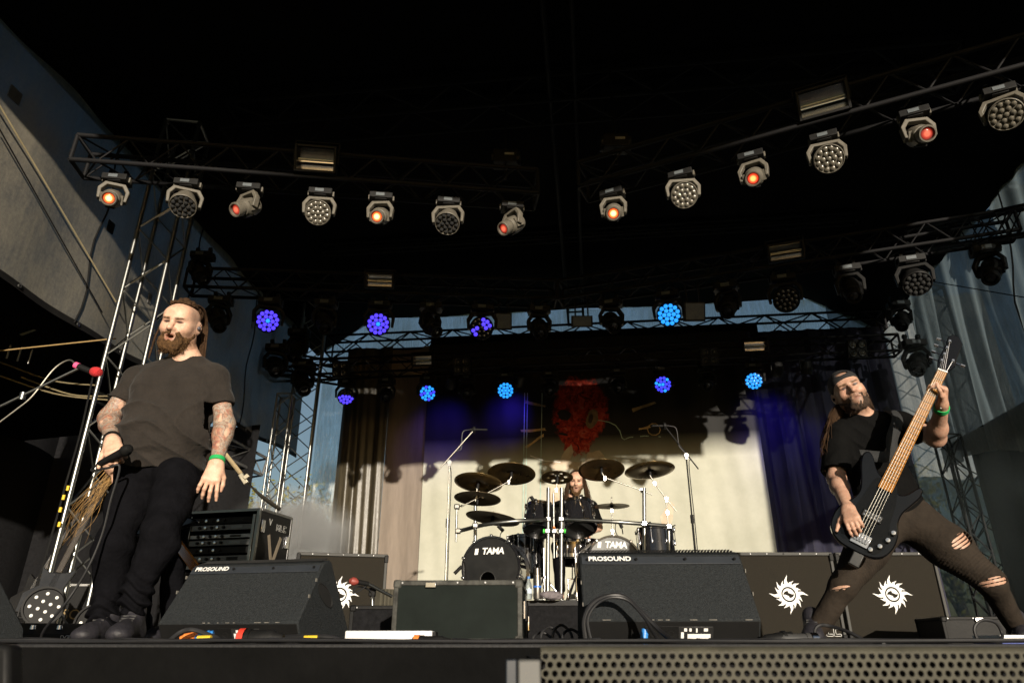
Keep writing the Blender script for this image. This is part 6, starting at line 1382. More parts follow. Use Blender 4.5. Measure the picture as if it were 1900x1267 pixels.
# bass guitar
bs = thing("bass_guitar", "black five string bass guitar with maple neck, held slanted by the bassist", "bass guitar", BB); MG = RM[bs].inverted() @ GM_
BODYP = [(-.02, -.115), (-.10, -.105), (-.160, -.060), (-.178, .01), (-.165, .08), (-.128, .135), (-.112, .19), (-.130, .25), (-.168, .315), (-.180, .365), (-.160, .392), (-.125, .375), (-.085, .325), (-.045, .300), (-.036, .330), (.036, .330), (.045, .285), (.075, .262), (.110, .285), (.140, .320), (.165, .322), (.172, .295), (.150, .235), (.128, .175), (.130, .12), (.155, .06), (.160, -.01), (.135, -.075), (.075, -.110)]
def sm2(poly, k=3):
    n = len(poly); out = []
    for i in range(n):
        p0, p1, p2, p3 = [V((*poly[(i+j-1) % n], 0)) for j in range(4)]
        for j in range(k):
            t = j/k; q_ = .5*((2*p1)+(p2-p0)*t+(2*p0-5*p1+4*p2-p3)*t*t+(3*p1-p0-3*p2+p3)*t**3); out.append((q_.x, q_.y))
    return out
BGLOSS = mat("bass_gloss_black", (.003, .003, .0035), .07, var=.1, spec=.5); MAPLE = mat("maple_fretboard", (.27, .110, .014), .55, var=.15, scale=14, stretch=(6, .6, 6), spec=.15)
BODYP = [(x*.88, y*.95 if y < .3 else y) for x, y in BODYP]; ob("guitar_body", G().prism(sm2(BODYP), -.042, .0), BGLOSS, bs, w=False, bev=.013, M=MG)
PG = [(x*.86, y) for x, y in [(-.10, -.06), (-.13, .0), (-.10, .09), (-.085, .18), (-.07, .27), (-.038, .285), (.038, .285), (.060, .255), (.085, .18), (.098, .09), (.122, .02), (.118, -.045), (.08, -.085), (.03, -.03), (-.04, -.03)]]
ob("pick_guard", G().prism(sm2(PG), .0015, .0035), mat("pickguard_black", (.003, .003, .003), .14, spec=.3), bs, w=False, M=MG)
ob("neck", G().prism([(-.033, .24), (.033, .24), (.033, .30), (.0225, SCL), (-.0225, SCL)], -.012, .012), MAPLE, bs, w=False, M=MG, bev=.004)
ob("fretboard", G().prism([(-.0325, .235), (.0325, .235), (.022, SCL), (-.022, SCL)], .0125, .017), MAPLE, bs, w=False, M=MG)
FRM = mat("fret_wire", (.30, .27, .22), .3, .8)
for k in range(1, 22):
    y = SCL*2**(-k/12)
    if y < .24: break
    w_ = .0225+(.0325-.0225)*(SCL-y)/(SCL-.235); rod("fret", (-w_, y, .0182), (w_, y, .0182), .0018, mat("fret_dark", (.06, .045, .03), .4, .5), None, n=6).parent = bs
    if k in (3, 5, 7, 9, 12, 15, 17, 19): o = ob("inlay", G().lathe([(.0045, .0172), (.0045, .0178)], 10), BLACK, bs, w=False, M=MG @ Matrix.Translation((0, (y+SCL*2**(-(k-1)/12))/2, 0)))
for c in [c for c in bs.children if c.name.startswith("fret") and not c.name.startswith("fretboard")]: c.matrix_basis = MG @ c.matrix_basis
ob("nut", G().box((0, SCL, .016), (.046, .006, .012)), WHITE, bs, w=False, M=MG)
HSP = [(-.0225, SCL+.0), (-.034, SCL+.03), (-.042, SCL+.06), (-.040, SCL+.16), (-.046, SCL+.20), (-.030, SCL+.225), (.0, SCL+.222), (.030, SCL+.19), (.034, SCL+.10), (.042, SCL+.055), (.0225, SCL)]
ob("headstock", G().prism(HSP, -.012, .004), BGLOSS, bs, w=False, M=MG, bev=.003)
for i, (x, y) in enumerate(((-.024, .055), (-.026, .095), (-.028, .135), (-.030, .175), (.022, .075))):
    t_ = ob("tuner", G().lathe([(.009, .004), (.009, .010), (.006, .012), (.006, .022)], 12), CHROME, bs, w=False, M=MG @ Matrix.Translation((x, SCL+y, 0))); s = -1 if x < 0 else 1
    ob("key", G().tube([(0, 0, -.004), (s*.040, 0, -.006)], .004, 6).box((s*.050, 0, -.006), (.020, .004, .024)), CHROME, t_, w=False)
    x0 = -.018+.009*i; rod("string", MG @ V((x0*1.5, -.035, .024)), MG @ V((x0*.95, SCL, .0225)), .0009-.0001*i, STEEL, None, n=5).parent = bs; rod("string", MG @ V((x0*.95, SCL, .0225)), MG @ V((x, SCL+y, .016)), .0009, CHROME, None, n=5).parent = bs
br_ = ob("bridge", G().box((0, -.045, .008), (.085, .065, .012)), CHROME, bs, w=False, M=MG, bev=.003)
for i in range(5): ob("saddle", G().box((-.027+.0135*i, -.04, .018), (.010, .04, .010)), CHROME, br_, w=False, bev=.002)
ob("pickup", G().box((0, .085, .008), (.095, .042, .014)), mat("pickup_black", (.01, .01, .01), .3), bs, w=False, M=MG, bev=.006)
for i in range(10): ob("pole_piece", G().lathe([(.004, 0), (.004, .002)], 8), CHROME, bs, w=False, M=MG @ Matrix.Translation((-.034+.017*(i % 5), .077 if i < 5 else .095, .0155)))
for i, (x, y) in enumerate(((.112, .055), (.104, .01), (.085, -.035), (.055, -.070))): ob("knob", G().lathe([(.012, .004), (.0125, .022), (.010, .025), (.001, .0255)], 16), CHROME, bs, w=False, M=MG @ Matrix.Translation((x, y, 0)))
wt = ob("transmitter", G().box((.02, -.140, -.02), (.050, .07, .032)), mat("transmitter_black", (.03, .03, .03), .3, coat=.5), bs, w=False, M=MG, bev=.005)
st0 = MG.copy(); horn = GM_ @ V((-.165, .37, -.045)); tail = GM_ @ V((-.06, -.11, -.03))
strapline([K['ls']+V((-.055, .06, .04)), K['ls']+V((-.07, -.02, .075)), K['ls']+V((-.075, -.105, .0)), W(1655, 815, 3.66), W(1652, 845, 3.62), horn], .062, V((0, -1, .1)), "strap", mat("strap_webbing", (.016, .017, .018), .8, var=.2, scale=90, bump=.5, bscale=300), bs)

# ---------- drummer
dr = thing("person", "long haired bearded drummer in a black t-shirt behind the kit", "person", (W(1066, 1000, 8.1).x, 8.2, .38))
y0 = 8.05; D_ = dict(nb=W(1063, 926, y0+.02), rs=W(1036, 942, y0), re=W(1018, 985, y0-.05), rw=W(1040, 1000, y0-.35), ls=W(1096, 940, y0), le=W(1110, 978, y0-.06), lw=W(1086, 992, y0-.36), ch=W(1066, 962, y0+.03), be=W(1066, 995, y0), pe=W(1066, 1012, y0+.1))
HD = headM(W(1069, 893, y0-.03), R(-6), R(12), R(2), 1.10)
kn = [V((D_['pe'].x-.22, y0-.45, .95)), V((D_['pe'].x+.22, y0-.45, .95))]; ft = [V((D_['pe'].x-.22, y0-.55, .47)), V((D_['pe'].x+.22, y0-.55, .47))]
body = xform(head_prims(.004)+lid_prims(), HD, 1.05)+[cone(HD @ V((0, .02, -.07)), D_['nb'], .055, .065, .03), cone(D_['nb'], D_['rs'], .05, .05, .05), cone(D_['nb'], D_['ls'], .05, .05, .05), ell(D_['ch'], (.14, .09, .17), .05), ell(D_['be'], (.13, .09, .12), .05), ell(D_['pe'], (.14, .10, .09), .05)]
for a, b, c, s in (('rs', 're', 'rw', True), ('ls', 'le', 'lw', False)):
    body += [cone(D_[a], D_[b], .056, .046, .03), cone(D_[b], D_[c], .046, .029, .03)]+hand_prims(D_[c], V((.3 if s else -.3, -1, -.1)), V((0, -.2, 1)), s, (.9, 1.1, .6), .05, (.5, .5))
for k in (0, 1): body += [cone(D_['pe']+V((-.08+.16*k, 0, 0)), kn[k], .075, .055, .04), cone(kn[k], ft[k], .05, .035, .03), cone(ft[k], ft[k]+V((0, -.15, -.04)), .035, .03, .03)]
def dr_col(P):
    c = np.empty((len(P), 4)); c[:, :3] = (.56, .36, .26); c[:, 3] = 1; return head_colour(P, HD, c, (.10, .06, .03), (.44, .20, .17), (.12, .065, .035), None, .004)
make_body(dr, body, .0065, dr_col, SKINM); eyes(dr, HD)
sh = [ell(D_['ch'], (.19, .125, .20), .05), ell(D_['be'], (.18, .13, .16), .08), cone(D_['nb']+V((0, 0, -.01)), D_['rs'], .072, .068, .06), cone(D_['nb']+V((0, 0, -.01)), D_['ls'], .072, .068, .06), cone(D_['rs'], D_['rs'].lerp(D_['re'], .7), .072, .078, .04), cone(D_['ls'], D_['ls'].lerp(D_['le'], .7), .072, .078, .04)]
def dcut(P):
    c = (D_['pe'].z-.02)-P[:, 2]; neck = np.sqrt((((P-A3(D_['nb']+V((0, -.03, .07))))**2)/np.array([1, 1, .6])).sum(1)); return np.maximum(c, .092-neck)
make_cloth(dr, "t_shirt", sh, .008, COTTON2, lambda P: wr(P, 91, (16, 16, 20), .005), dcut, .02)
tr = [ell(D_['pe'], (.18, .14, .12), .05)]+[cone(D_['pe']+V((-.08+.16*k, 0, 0)), kn[k], .095, .075, .04) for k in (0, 1)]+[cone(kn[k], ft[k]+V((0, 0, .05)), .07, .055, .04) for k in (0, 1)]
make_cloth(dr, "trousers", tr, .009, JEANS, lambda P: wr(P, 92, (16, 16, 20), .005))
make_cloth(dr, "beard", xform([cone((-.056, -.012, -.05), (-.026, -.074, -.10), .019, .026, .03), cone((.056, -.012, -.05), (.026, -.074, -.10), .019, .026, .03), ell((0, -.076, -.128), (.036, .030, .038), .03), cone((-.028, -.1, -.055), (.028, -.1, -.055), .0055, .0055, .01), ell((0, -.108, -.070), (.020, .03, .011), .005, neg=True)], HD, 1.05), .005, BEARD, lambda P: wr(P, 93, (120, 120, 90), .004))
make_cloth(dr, "hair", xform([ell((0, .022, .042), (.086, .098, .090), .01)], HD, 1.05), .006, HAIRB, lambda P: wr(P, 94, (90, 20, 20), .003), lambda P: (lambda Q: np.maximum(-(Q[:, 1]+.052)+.35*np.clip(.09-Q[:, 2], -.1, .1), -.012-Q[:, 2]))(P @ np.array(HD.inverted().to_3x3(), f32).T+A3(HD.inverted().translation)))
def dh(i, q): s = 1 if i % 2 else -1; return HD @ V((s*(.066+.022*q.random()), -.035+.11*q.random(), .07-.07*q.random()))
def dhp(i, t, p): s = 1 if i % 2 else -1; return V((s*(.030+.055*p[0])*t, -.01*t, -(.26+.10*p[1])*t))
ob("hair", strands(300, dh, dhp, .0030, 15, .016, 8, .4, 4), HAIRB, dr)

# ---------- guitarist bent over behind the singer
gr = thing("person", "guitarist bowed low behind the singer, hair flung down", "person", at(285, 4.35))
E_ = dict(pe=W(330, 895, 4.45), ch=W(300, 850, 4.30), nb=W(262, 850, 4.22), hd=W(232, 858, 4.12), rs=W(268, 838, 4.32), re=W(250, 900, 4.15), rw=W(290, 930, 4.02), ls=W(335, 825, 4.35), le=W(390, 850, 4.25), lw=W(352, 885, 4.08))
HG = headM(E_['hd'], R(-40), R(60), R(0), 1.0)
body = xform(head_prims(0), HG, 1.0)+[cone(HG @ V((0, .02, -.06)), E_['nb'], .055, .06, .03), cone(E_['nb'], E_['ch'], .08, .10, .05), cone(E_['ch'], E_['pe'], .11, .11, .05), cone(E_['nb'], E_['rs'], .05, .05, .05), cone(E_['nb'], E_['ls'], .05, .05, .05)]
for a, b, c, s in (('rs', 're', 'rw', True), ('ls', 'le', 'lw', False)): body += [cone(E_[a], E_[b], .055, .048, .03), cone(E_[b], E_[c], .048, .030, .03)]+hand_prims(E_[c], V((-.3, -.6, -.6)), V((0, -1, .4)), s, (.8, 1.0, .6), .05)
fx_ = [at(255, 4.35), at(315, 4.5)]; kk = [V((f.x-.02, f.y-.12, .48)) for f in fx_]
for k in (0, 1): body += [cone(E_['pe'], kk[k], .085, .055, .04), cone(kk[k], fx_[k]+V((0, 0, .08)), .05, .038, .03)]
def gcol(P):
    c = np.empty((len(P), 4)); c[:, :3] = (.54, .35, .25); c[:, 3] = 1; return head_colour(P, HG, c)
make_body(gr, body, .007, gcol, SKINM)
sh = [cone(E_['nb'], E_['ch'], .11, .15, .06), cone(E_['ch'], E_['pe'], .155, .15, .06), cone(E_['nb'], E_['rs'], .075, .07, .06), cone(E_['nb'], E_['ls'], .075, .075, .06), cone(E_['rs'], E_['rs'].lerp(E_['re'], .7), .072, .078, .04), cone(E_['ls'], E_['ls'].lerp(E_['le'], .72), .076, .080, .04)]
make_cloth(gr, "t_shirt", sh, .009, COTTON2, lambda P: wr(P, 95, (16, 16, 20), .005), None, 0)
make_cloth(gr, "trousers", [ell(E_['pe'], (.16, .14, .13), .05)]+[cone(E_['pe'], kk[k], .11, .075, .04) for k in (0, 1)]+[cone(kk[k], fx_[k]+V((0, 0, .05)), .07, .06, .04) for k in (0, 1)], .010, JEANS, lambda P: wr(P, 96, (16, 16, 20), .005))
for k in (0, 1): shoe(gr, fx_[k], fx_[k]+V((-.1, -.3, 0)))
BLOND = mat("hair_straw", (.20, .11, .035), .6, var=.4, scale=40, col2=(.42, .25, .085))
def gh(i, q): return W(212+26*q.random(), 842+24*q.random(), 4.08+.12*q.random())
def ghp(i, t, p): return V((-.14*t-.08*p[0]*t, -.05*p[1]*t, -.34*t*(.7+.6*p[2])-.04*t*t))
ob("hair", strands(34, gh, ghp, .0016, 17, .030, 14, .3, 4), BLOND, gr)
eg = thing("electric_guitar", "dark electric guitar hanging before the bowed guitarist", "guitar", W(300, 925, 4.0)); e0, e1 = W(285, 950, 4.0), W(330, 1010, 3.98); ea = (e1-e0).normalized(); en = V((0, -1, .1)); en = (en-ea*en.dot(ea)).normalized(); ME = RM[eg].inverted() @ frame(e0, ea.cross(en), ea, en)
ob("guitar_body", G().prism(sm2([(-.14, -.14), (-.17, 0), (-.11, .12), (-.15, .22), (-.05, .18), (.05, .18), (.13, .22), (.10, .10), (.16, 0), (.13, -.14)]), -.04, 0), BGLOSS, eg, w=False, M=ME, bev=.006); ob("neck", G().box((0, .36, -.004), (.05, .40, .024)), MAPLE, eg, w=False, M=ME, bev=.004); ob("headstock", G().prism([(-.03, .56), (-.04, .70), (.03, .74), (.03, .56)], -.014, .004), BGLOSS, eg, w=False, M=ME)
for i in range(6): ob("string", G().tube([(-.018+.007*i, -.05, .014), (-.016+.0065*i, .56, .012)], .0012, 4), CHROME, eg, w=False, M=ME)
# ------------------------------------------------------------------ front fill speaker with perforated grille, below the stage edge
GRM = mat("grille_metal", (.055, .052, .038), .6, 0, var=.25, scale=20, spec=.2)
YG = 1.02; fs = thing("front_fill_speaker", "long speaker with a perforated metal grille below the stage edge", "speaker", (.45, YG+.02, -.45))
x0 = W(1004, 1230, YG).x; x1 = 1.25; zt = -.004; p_ = .0122; rr = .0041; g = G(); rows = 15
for j in range(rows):
    z = zt-.012-j*p_*.87; n = int((x1-x0)/p_)
    for i in range(n):
        cx = x0+.006+(i+.5*(j % 2))*p_; a0 = [math.pi/6+k*math.pi/3 for k in range(6)]; hx = [V((cx+p_/math.sqrt(3)*math.cos(a), YG, z+p_/math.sqrt(3)*math.sin(a))) for a in a0]
        m6 = [(hx[k]+hx[(k+1) % 6])*.5 for k in range(6)]; o12 = [q for k in range(6) for q in (hx[k], m6[k])]
        h12 = [V((cx+rr*math.cos(math.pi/6+k*math.pi/6), YG, z+rr*math.sin(math.pi/6+k*math.pi/6))) for k in range(12)]; b12 = [q+V((0, .0016, 0)) for q in h12]
        g.add(o12+h12+b12, [f for k in range(12) for f in ((k, (k+1) % 12, 12+(k+1) % 12, 12+k), (12+k, 12+(k+1) % 12, 24+(k+1) % 12, 24+k))])
o = ob("grille", g, GRM, fs); o["kind"] = "stuff"
ob("grille_lip", G().sheet(2, 8, lambda u, v: V((x0+(x1-x0)*u, YG+.012-.012*math.cos(v*1.57), zt-.009+.009*math.sin(v*1.57)))), GRM, fs)
ob("cabinet", G().box(((x0+x1)/2+.003, YG+.22, -.42), (x1-x0+.03, .39, .80)), FELT, fs)
ob("side_rail", G().box((x0-.016, YG+.008, -.21), (.031, .03, .38)), mat("grey_rail", (.09, .09, .085), .55, var=.2, scale=12), fs, bev=.003)
ob("side_panel", G().box((x0-.040, YG+.012, -.21), (.015, .024, .38)), mat("blue_black_paint", (.012, .016, .022), .5), fs, bev=.002)
# dark thing at the lower left corner
q = W(-16, 1245, .9); tag(ob("speaker_corner", G().prism([(-.05, -.06), (.02, -.06), (.026, -.02), (.012, .028), (-.05, .035)], 0, .03, frame(q, V((1, 0, 0)), V((0, 0, 1)), V((0, 1, 0)))), BLACK, bev=.006), "corner of a black box at the lower left edge", "speaker")
# ------------------------------------------------------------------ cables and small things along the stage edge
def cable(label, pts, r, m=CABLE, k=6): return tag(ob("cable", G().tube(smooth(pts, k), r, 8), m), label, "cable")
qz = random.Random(5)
def edge_run(xa, xb, sy, z, seed, amp=.03, n=14):
    q = random.Random(seed); return [S(xa+(xb-xa)*i/n, sy+q.uniform(-amp, amp), z+q.uniform(0, .004)) for i in range(n+1)]
ER = [(-4, 4.2, 1.95, .010, "long black cable lying closest to the stage edge"), (-3.6, 2.2, 2.02, .012, "long black cable second from the stage edge"), (-2.8, 3.6, 2.10, .011, "long black cable third from the stage edge"), (-3.2, .6, 2.18, .012, "black cable running left to centre behind the other edge cables"), (-.4, 4.4, 2.22, .012, "black cable running centre to right behind the other edge cables")]
for i, (a, b, sy, z, lab) in enumerate(ER): cable(lab, edge_run(a, b, sy, .0055, i+3, .05, 22), .0042+.0012*(i % 2))
cable("thick black cable arching over the right floor monitor", [W(1087, 1192, 2.5), W(1084, 1150, 2.50), W(1100, 1118, 2.52), W(1130, 1105, 2.55), W(1160, 1108, 2.55), W(1190, 1135, 2.52), W(1225, 1170, 2.48), W(1252, 1191, 2.4)], .0085)
cable("second black cable arching beside the first on the right monitor", [W(1098, 1192, 2.48), W(1090, 1150, 2.49), W(1106, 1121, 2.51), W(1134, 1108, 2.54), W(1166, 1114, 2.54), W(1196, 1146, 2.5), W(1210, 1170, 2.46), W(1225, 1192, 2.4)], .0055)
cable("black cable loop rising at the bassist's front foot", [W(1518, 1192, 3.0), W(1512, 1172, 3.0), W(1520, 1160, 3.0), W(1540, 1161, 3.0), W(1575, 1172, 2.95), W(1610, 1190, 2.9), W(1640, 1194, 2.8)], .007)
cable("black cable loop beside the right wing box", [W(1815, 1190, 3.2), W(1808, 1165, 3.2), W(1822, 1150, 3.2), W(1848, 1155, 3.2), W(1860, 1178, 3.2), W(1850, 1192, 3.15)], .007)
for i, (px, yy, h_) in enumerate(((1020, 3.0, 30), (1042, 2.95, 34), (1005, 3.05, 20), (1060, 2.9, 26))):
    cable("thin black cable loop, "+ORD[i]+" beside the flight case at centre", [W(px-18, 1193, yy), W(px-14, 1193-h_*.7, yy), W(px, 1193-h_, yy+.03), W(px+16, 1193-h_*.6, yy+.03), W(px+22, 1193, yy)], .0055)
cable("yellow taped black cable curling behind the singer's monitor", [W(310, 1192, 2.6), W(335, 1172, 2.6), W(360, 1168, 2.62), W(395, 1180, 2.62), W(430, 1190, 2.6), W(520, 1182, 2.55), W(600, 1180, 2.5), W(640, 1190, 2.5)], .008)
SPOTS = [(330, 2.4, "before the singer's monitor"), (540, 2.3, "at the right corner of the singer's monitor"), (640, 2.35, "left of the white junction box"), (900, 2.5, "before the centre flight case"), (1010, 2.4, "between the case and the right monitor"), (1330, 2.3, "before the right monitor"), (1460, 2.5, "right of the right monitor"), (120, 2.4, "at the foot of the tower")]
for i, (px, yy, lab) in enumerate(SPOTS):
    q = random.Random(40+i); c0 = W(px, 1190, yy); pts = []
    for k in range(26): a = k*.9; r_ = .05+.10*q.random(); pts.append(V((c0.x+math.cos(a)*r_*1.7+(k-13)*.012, c0.y+math.sin(a)*r_, .005+.010*q.random()*(k % 5 > 2))))
    cable("tangled black cable heap "+lab, pts, .0042, CABLE, 4)
def conn(name, label, px, py, y, ang, L, r, m, ring=None, cat="connector"):
    P = W(px, py, y); t = thing(name, label, cat, P, 0, "plugs and joints on the cables"); d = V((math.cos(ang), .1, math.sin(ang))); M = along(P, d).to_3x3().to_4x4()
    ob("shell", G().lathe([(r*.5, -L*.55), (r*.8, -L*.35), (r, -L*.3), (r, L*.2), (r*1.12, L*.2), (r*1.12, L*.3), (r*.85, L*.32), (r*.85, L*.5)], 14), m, t, w=False, M=M)
    if ring: ob("ring", G().lathe([(r*1.18, L*.32), (r*1.18, L*.46)], 14, cap=False), ring, t, w=False, M=M)
YEL = mat("tape_yellow", (.75, .50, .03), .6); REDT = mat("tape_red", (.6, .04, .02), .6); PBLUE = mat("plug_blue", (.03, .22, .62), .4)
conn("power_plug", "black power connector with a red ring before the left monitor", 482, 1184, 2.35, math.pi, .14, .026, BLACK, REDT); conn("power_plug", "black connector right of the white box with an orange ring", 800, 1190, 2.42, math.pi, .12, .018, BLACK, ORNG)
conn("cable_plug", "orange plug in the singer's floor monitor", 352, 1180, 2.72, .2, .06, .013, ORNG); conn("cable_plug", "blue plug in the singer's floor monitor", 380, 1178, 2.72, .2, .06, .013, PBLUE); conn("cable_plug", "blue plug in the right floor monitor", 1195, 1184, 2.56, 1.4, .06, .013, PBLUE)
for px, lab in ((379, "yellow tape wrapped round a cable before the singer's monitor"), (577, "yellow tape wrapped round a cable at the monitor's right corner")):
    q_ = W(px, 1185, 2.5); tag(ob("cable_tape", G().tube([q_-V((.022, 0, 0)), q_+V((.022, 0, .001))], .0115, 10), YEL), lab, "tape")
conn("multipin_plug", "big black multipin connector right of the right monitor", 1440, 1186, 2.6, .15, .12, .022, BLACK, None); conn("multipin_plug", "long black cable joint near the bassist's front foot", 1478, 1186, 2.6, 0, .16, .020, mat("joint_grey", (.05, .05, .05), .3), CHROME)
wbx = W(720, 1188, 2.45); r = thing("junction_box", "white junction box lying at the stage edge left of centre", "box", (wbx.x, wbx.y, 0)); ob("housing", G().box((0, .05, .022), (.285, .10, .036)), mat("white_enamel", (.72, .72, .72), .4, var=.05), r, w=False, bev=.004); ob("end_cap", G().box((.147, .05, .022), (.012, .08, .030)), BLACK, r, w=False); ob("rubber_feet", G().box((0, .05, .002), (.24, .08, .004)), BLACK, r, w=False)
# small bottles on the floor behind the centre case
bottle("small white capped bottle left behind the centre case", (W(764, 1080, 4.3).x, 4.3, .20), .6); bottle("clear bottle behind the centre case near the boom stand", (W(790, 1080, 4.3).x, 4.3, .20), .6)
q_ = at(790, 4.45); flight("low dark case behind the centre flight case", V((q_.x+.1, q_.y-.3, 0)), R(0), 1.0, .5, .20, FELT, BLACK)
cl = at(722, 5.2); r = thing("covered_case", "case under a draped brown cloth left of the centre case", "case", (cl.x, cl.y, 0)); ob("cloth_cover", G().sheet(30, 8, lambda u, v: V((-.12+.34*u, .012*math.sin(u*22)+.01*math.sin(u*51), .36*v))), mat("olive_cloth", (.055, .050, .035), .9, var=.2), r, w=False); ob("case_body", G().box((.05, .2, .18), (.33, .36, .355)), BLACK, r, w=False)
# ------------------------------------------------------------------ ropes, straps and wires
def rope(name, label, pts, r, m, cat): return tag(ob(name, G().tube(pts, r, 6), m), label, cat)
ROPE = mat("straw_rope", (.32, .27, .16), .8); TANR = mat("tan_rope", (.30, .20, .08), .8)
rope("guy_rope", "pale rope stretched down across the sunlit left gauze", [WX(-40, 130, XL+.12), WX(215, 560, XL+.12)], .009, ROPE, "rope"); rope("guy_rope", "tan rope running level from the left edge to the tower", [W(-40, 655, 6.8), W(215, 628, 6.9)], .008, TANR, "rope")
rope("guy_rope", "dark rope stretched across the right gauze", [WX(1715, 520, XR-.15), WX(1960, 562, XR-.2)], .008, BLACK, "rope"); rope("guy_rope", "dark line on the left gauze right of the pale rope", [WX(-40, 170, XL+.14), WX(190, 580, XL+.14)], .007, BLACK, "rope")
rs_ = thing("ratchet_strap", "beige ratchet strap pulled tight to the back left tower", "strap", W(452, 888, 8.6)); BEIGE = mat("strap_beige", (.36, .28, .16), .8)
strapline([W(418, 842, 8.4), W(448, 880, 8.6)], .05, V((0, -1, 0)), "webbing", BEIGE, rs_); strapline([W(455, 890, 8.6), W(482, 918, 9.4), W(520, 945, 10.6)], .06, V((0, -1, 0)), "webbing", mat("strap_dark", (.07, .06, .04), .8), rs_)
ob("ratchet", G().box((0, 0, 0), (.06, .05, .15), Matrix.Rotation(R(-38), 3, 'Y')).box((.04, -.03, .02), (.05, .03, .07), Matrix.Rotation(R(45), 3, 'Y')), mat("ratchet_zinc", (.5, .46, .36), .35, .7), rs_, w=False, bev=.006)
# lamp bars in the left wing, sunlit
wz = thing("lamp_bar", "bent metal arms and clamps catching sun in the left wing", "bracket", W(60, 610, 7.2)); rod("arm", W(25, 605, 7.2), W(95, 582, 7.2), .022, ALUD, wz); rod("arm", W(40, 618, 7.1), W(66, 608, 7.0), .03, mat("pale_pipe", (.55, .52, .42), .5), wz); path_tube("hook", smooth([W(105, 592, 7.2), W(98, 610, 7.2), W(104, 620, 7.2), W(94, 606, 7.2)]), .012, ROPE, wz)
for i in range(3): rod("arm", W(20+i*20, 640+i*4, 7.2), W(12+i*20, 665+i*5, 7.2), .012, ALU, wz)
for i, (a, b) in enumerate((((0, 690), (200, 742)), ((10, 668), (180, 715)), ((60, 700), (200, 735)))): rope("wing_cable", ("upper", "middle", "lower")[i]+" yellow tagged cable slung through the left wing truss", smooth([W(a[0]-20, a[1], 7.7), W((a[0]+b[0])/2, (a[1]+b[1])/2+14, 7.7), W(b[0], b[1], 7.7)]), .010, mat("cable_tan", (.16, .13, .07), .7), "cable")
tc_ = thing("tower_cable", "cable with yellow tape climbing the silver tower", "cable", W(108, 1150, 6.75)); path_tube("run", smooth([W(60, 1180, 6.7), W(62, 1110, 6.7), W(85, 1030, 6.7), W(108, 950, 6.72), W(120, 905, 6.75), W(150, 800, 6.75), W(172, 700, 6.75)]), .010, BLACK, tc_, 6)
for px, py in ((118, 922), (112, 945), (126, 905), (110, 972)): rod("tape", W(px-1.2, py+5, 6.72), W(px+1.2, py-4, 6.72), .014, YEL, tc_)
# right wing: box, foliage behind
rb = at(1850, 4.9); flight("black lidded case in the right wing behind the bassist", V((rb.x+.05, rb.y, 0)), R(-10), .7, .5, .17, BLACK, BLACK)
wp = at(1884, 3.3); r = thing("paper_stack", "white papers with a blue edge at the far right of the floor", "paper", (wp.x, wp.y, .0)); ob("sheets", G().box((0, .1, .03), (.12, .2, .014)), WHITE, r, w=False); ob("binder", G().box((.01, .11, .011), (.13, .21, .020)), mat("binder_blue", (.03, .06, .3), .5), r, w=False)
def tree(label, P, h, rad, seed, cols, n=2600, trunk=True):
    r = thing("tree", label, "tree", P); q = random.Random(seed); P = V((0, 0, 0))
    g = G().tube([P, P+V((.05, 0, h*.3)), P+V((-.05, .05, h*.55)), P+V((0, 0, h*.85))], [.14, .11, .07, .02], 8); limbs = []
    for i in range(9):
        a = q.random()*6.28; z = h*(.25+.5*q.random()); e = P+V((math.cos(a)*rad*.7, math.sin(a)*rad*.7, z+h*.2)); g.tube([P+V((0, 0, z)), P.lerp(e, .5)+V((0, 0, z*.6)), e], [.05, .03, .01], 5); limbs.append(e)
    ob("trunk", g, mat("bark", (.05, .04, .03), .9, var=.3, bump=.6), r, w=False); cg = G(); cl = [(l, rad*q.uniform(.25, .5)) for l in limbs]+[(P+V((q.uniform(-1, 1)*rad*.6, q.uniform(-1, 1)*rad*.6, h*q.uniform(.45, 1.0))), rad*q.uniform(.25, .45)) for _ in range(14)]
    for i in range(n):
        c, s = q.choice(cl); d = V((q.gauss(0, 1), q.gauss(0, 1), q.gauss(0, .8))); d = d.normalized()*s*q.random()**.4; p = c+d; u = V((q.gauss(0, 1), q.gauss(0, 1), q.gauss(0, 1))).normalized(); v = u.orthogonal().normalized(); k = q.uniform(.05, .10)
        cg.add([p-u*k, p+v*k*.45, p+u*k, p-v*k*.45], [(0, 1, 2, 3)])
    o = ob("crown", cg, mat(cols[0], cols[1], .6, var=.5, scale=2.5, col2=cols[2]), r, w=False, sharp=0); return r
YG_ = ("leaves_yellow_green", (.05, .07, .015), (.30, .26, .03))
tree("yellow green tree behind the right wing tower", S(8.2, 17.5, -1.25), 5.0, 2.0, 3, YG_); tree("yellow green tree behind the back left tower", S(-6.8, 18.0, -1.25), 4.6, 1.8, 4, YG_); tree("green tree far behind the left wing", S(-9.5, 22.0, -1.25), 5.5, 2.4, 5, YG_)
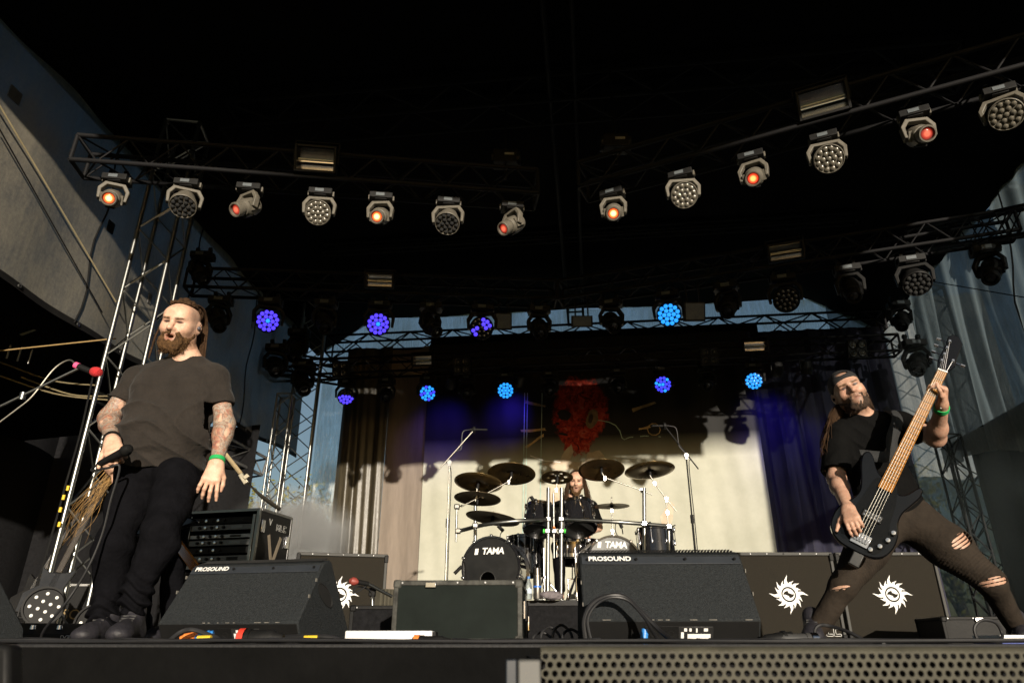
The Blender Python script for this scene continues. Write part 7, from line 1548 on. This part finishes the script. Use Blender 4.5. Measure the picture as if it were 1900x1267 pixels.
# ------------------------------------------------------------------ drifting stage smoke, two soft clouds
def smoke(name, c, r, dens, col=(.9, .93, .95), seed=0):
    m = bpy.data.materials.new(name); m.use_nodes = True; t = m.node_tree; n = t.nodes; l = t.links; n.remove(n["Principled BSDF"])
    v = n.new("ShaderNodeVolumePrincipled"); v.inputs["Color"].default_value = (*col, 1); v.inputs["Anisotropy"].default_value = .0; l.new(v.outputs[0], n["Material Output"].inputs["Volume"])
    tc = n.new("ShaderNodeTexCoord"); ln = n.new("ShaderNodeVectorMath"); ln.operation = 'LENGTH'; l.new(tc.outputs["Object"], ln.inputs[0])
    mr = n.new("ShaderNodeMapRange"); mr.interpolation_type = 'SMOOTHSTEP'; mr.inputs[1].default_value = 1.0; mr.inputs[2].default_value = .1; mr.inputs[3].default_value = 0; mr.inputs[4].default_value = 1; l.new(ln.outputs["Value"], mr.inputs[0])
    nz = n.new("ShaderNodeTexNoise"); nz.inputs["Scale"].default_value = 2.2; nz.inputs["Detail"].default_value = 4; l.new(tc.outputs["Object"], nz.inputs[0])
    m2 = n.new("ShaderNodeMapRange"); m2.inputs[1].default_value = .35; m2.inputs[2].default_value = .7; l.new(nz.outputs["Fac"], m2.inputs[0])
    mu = n.new("ShaderNodeMath"); mu.operation = 'MULTIPLY'; l.new(mr.outputs[0], mu.inputs[0]); l.new(m2.outputs[0], mu.inputs[1]); m3 = n.new("ShaderNodeMath"); m3.operation = 'MULTIPLY'; m3.inputs[1].default_value = dens; l.new(mu.outputs[0], m3.inputs[0]); l.new(m3.outputs[0], v.inputs["Density"])
    g = G().lathe([(.001, -1)]+[(math.sin(a*math.pi/12), -math.cos(a*math.pi/12)) for a in range(1, 12)]+[(.001, 1)], 24)
    o = put(name, mesh(name, g, m), None, Matrix.Translation(V(c)) @ Matrix.Diagonal((*r, 1))); o["kind"] = "stuff"; return o
smoke("stage_smoke", W(535, 1000, 11.6), (1.2, .9, 1.0), 13.0)
smoke("wing_smoke", W(1850, 880, 7.6), (1.5, 1.4, 2.2), .06, (.75, .95, 1.0))
SC.cycles.volume_step_rate = 2.0; SC.cycles.volume_max_steps = 64
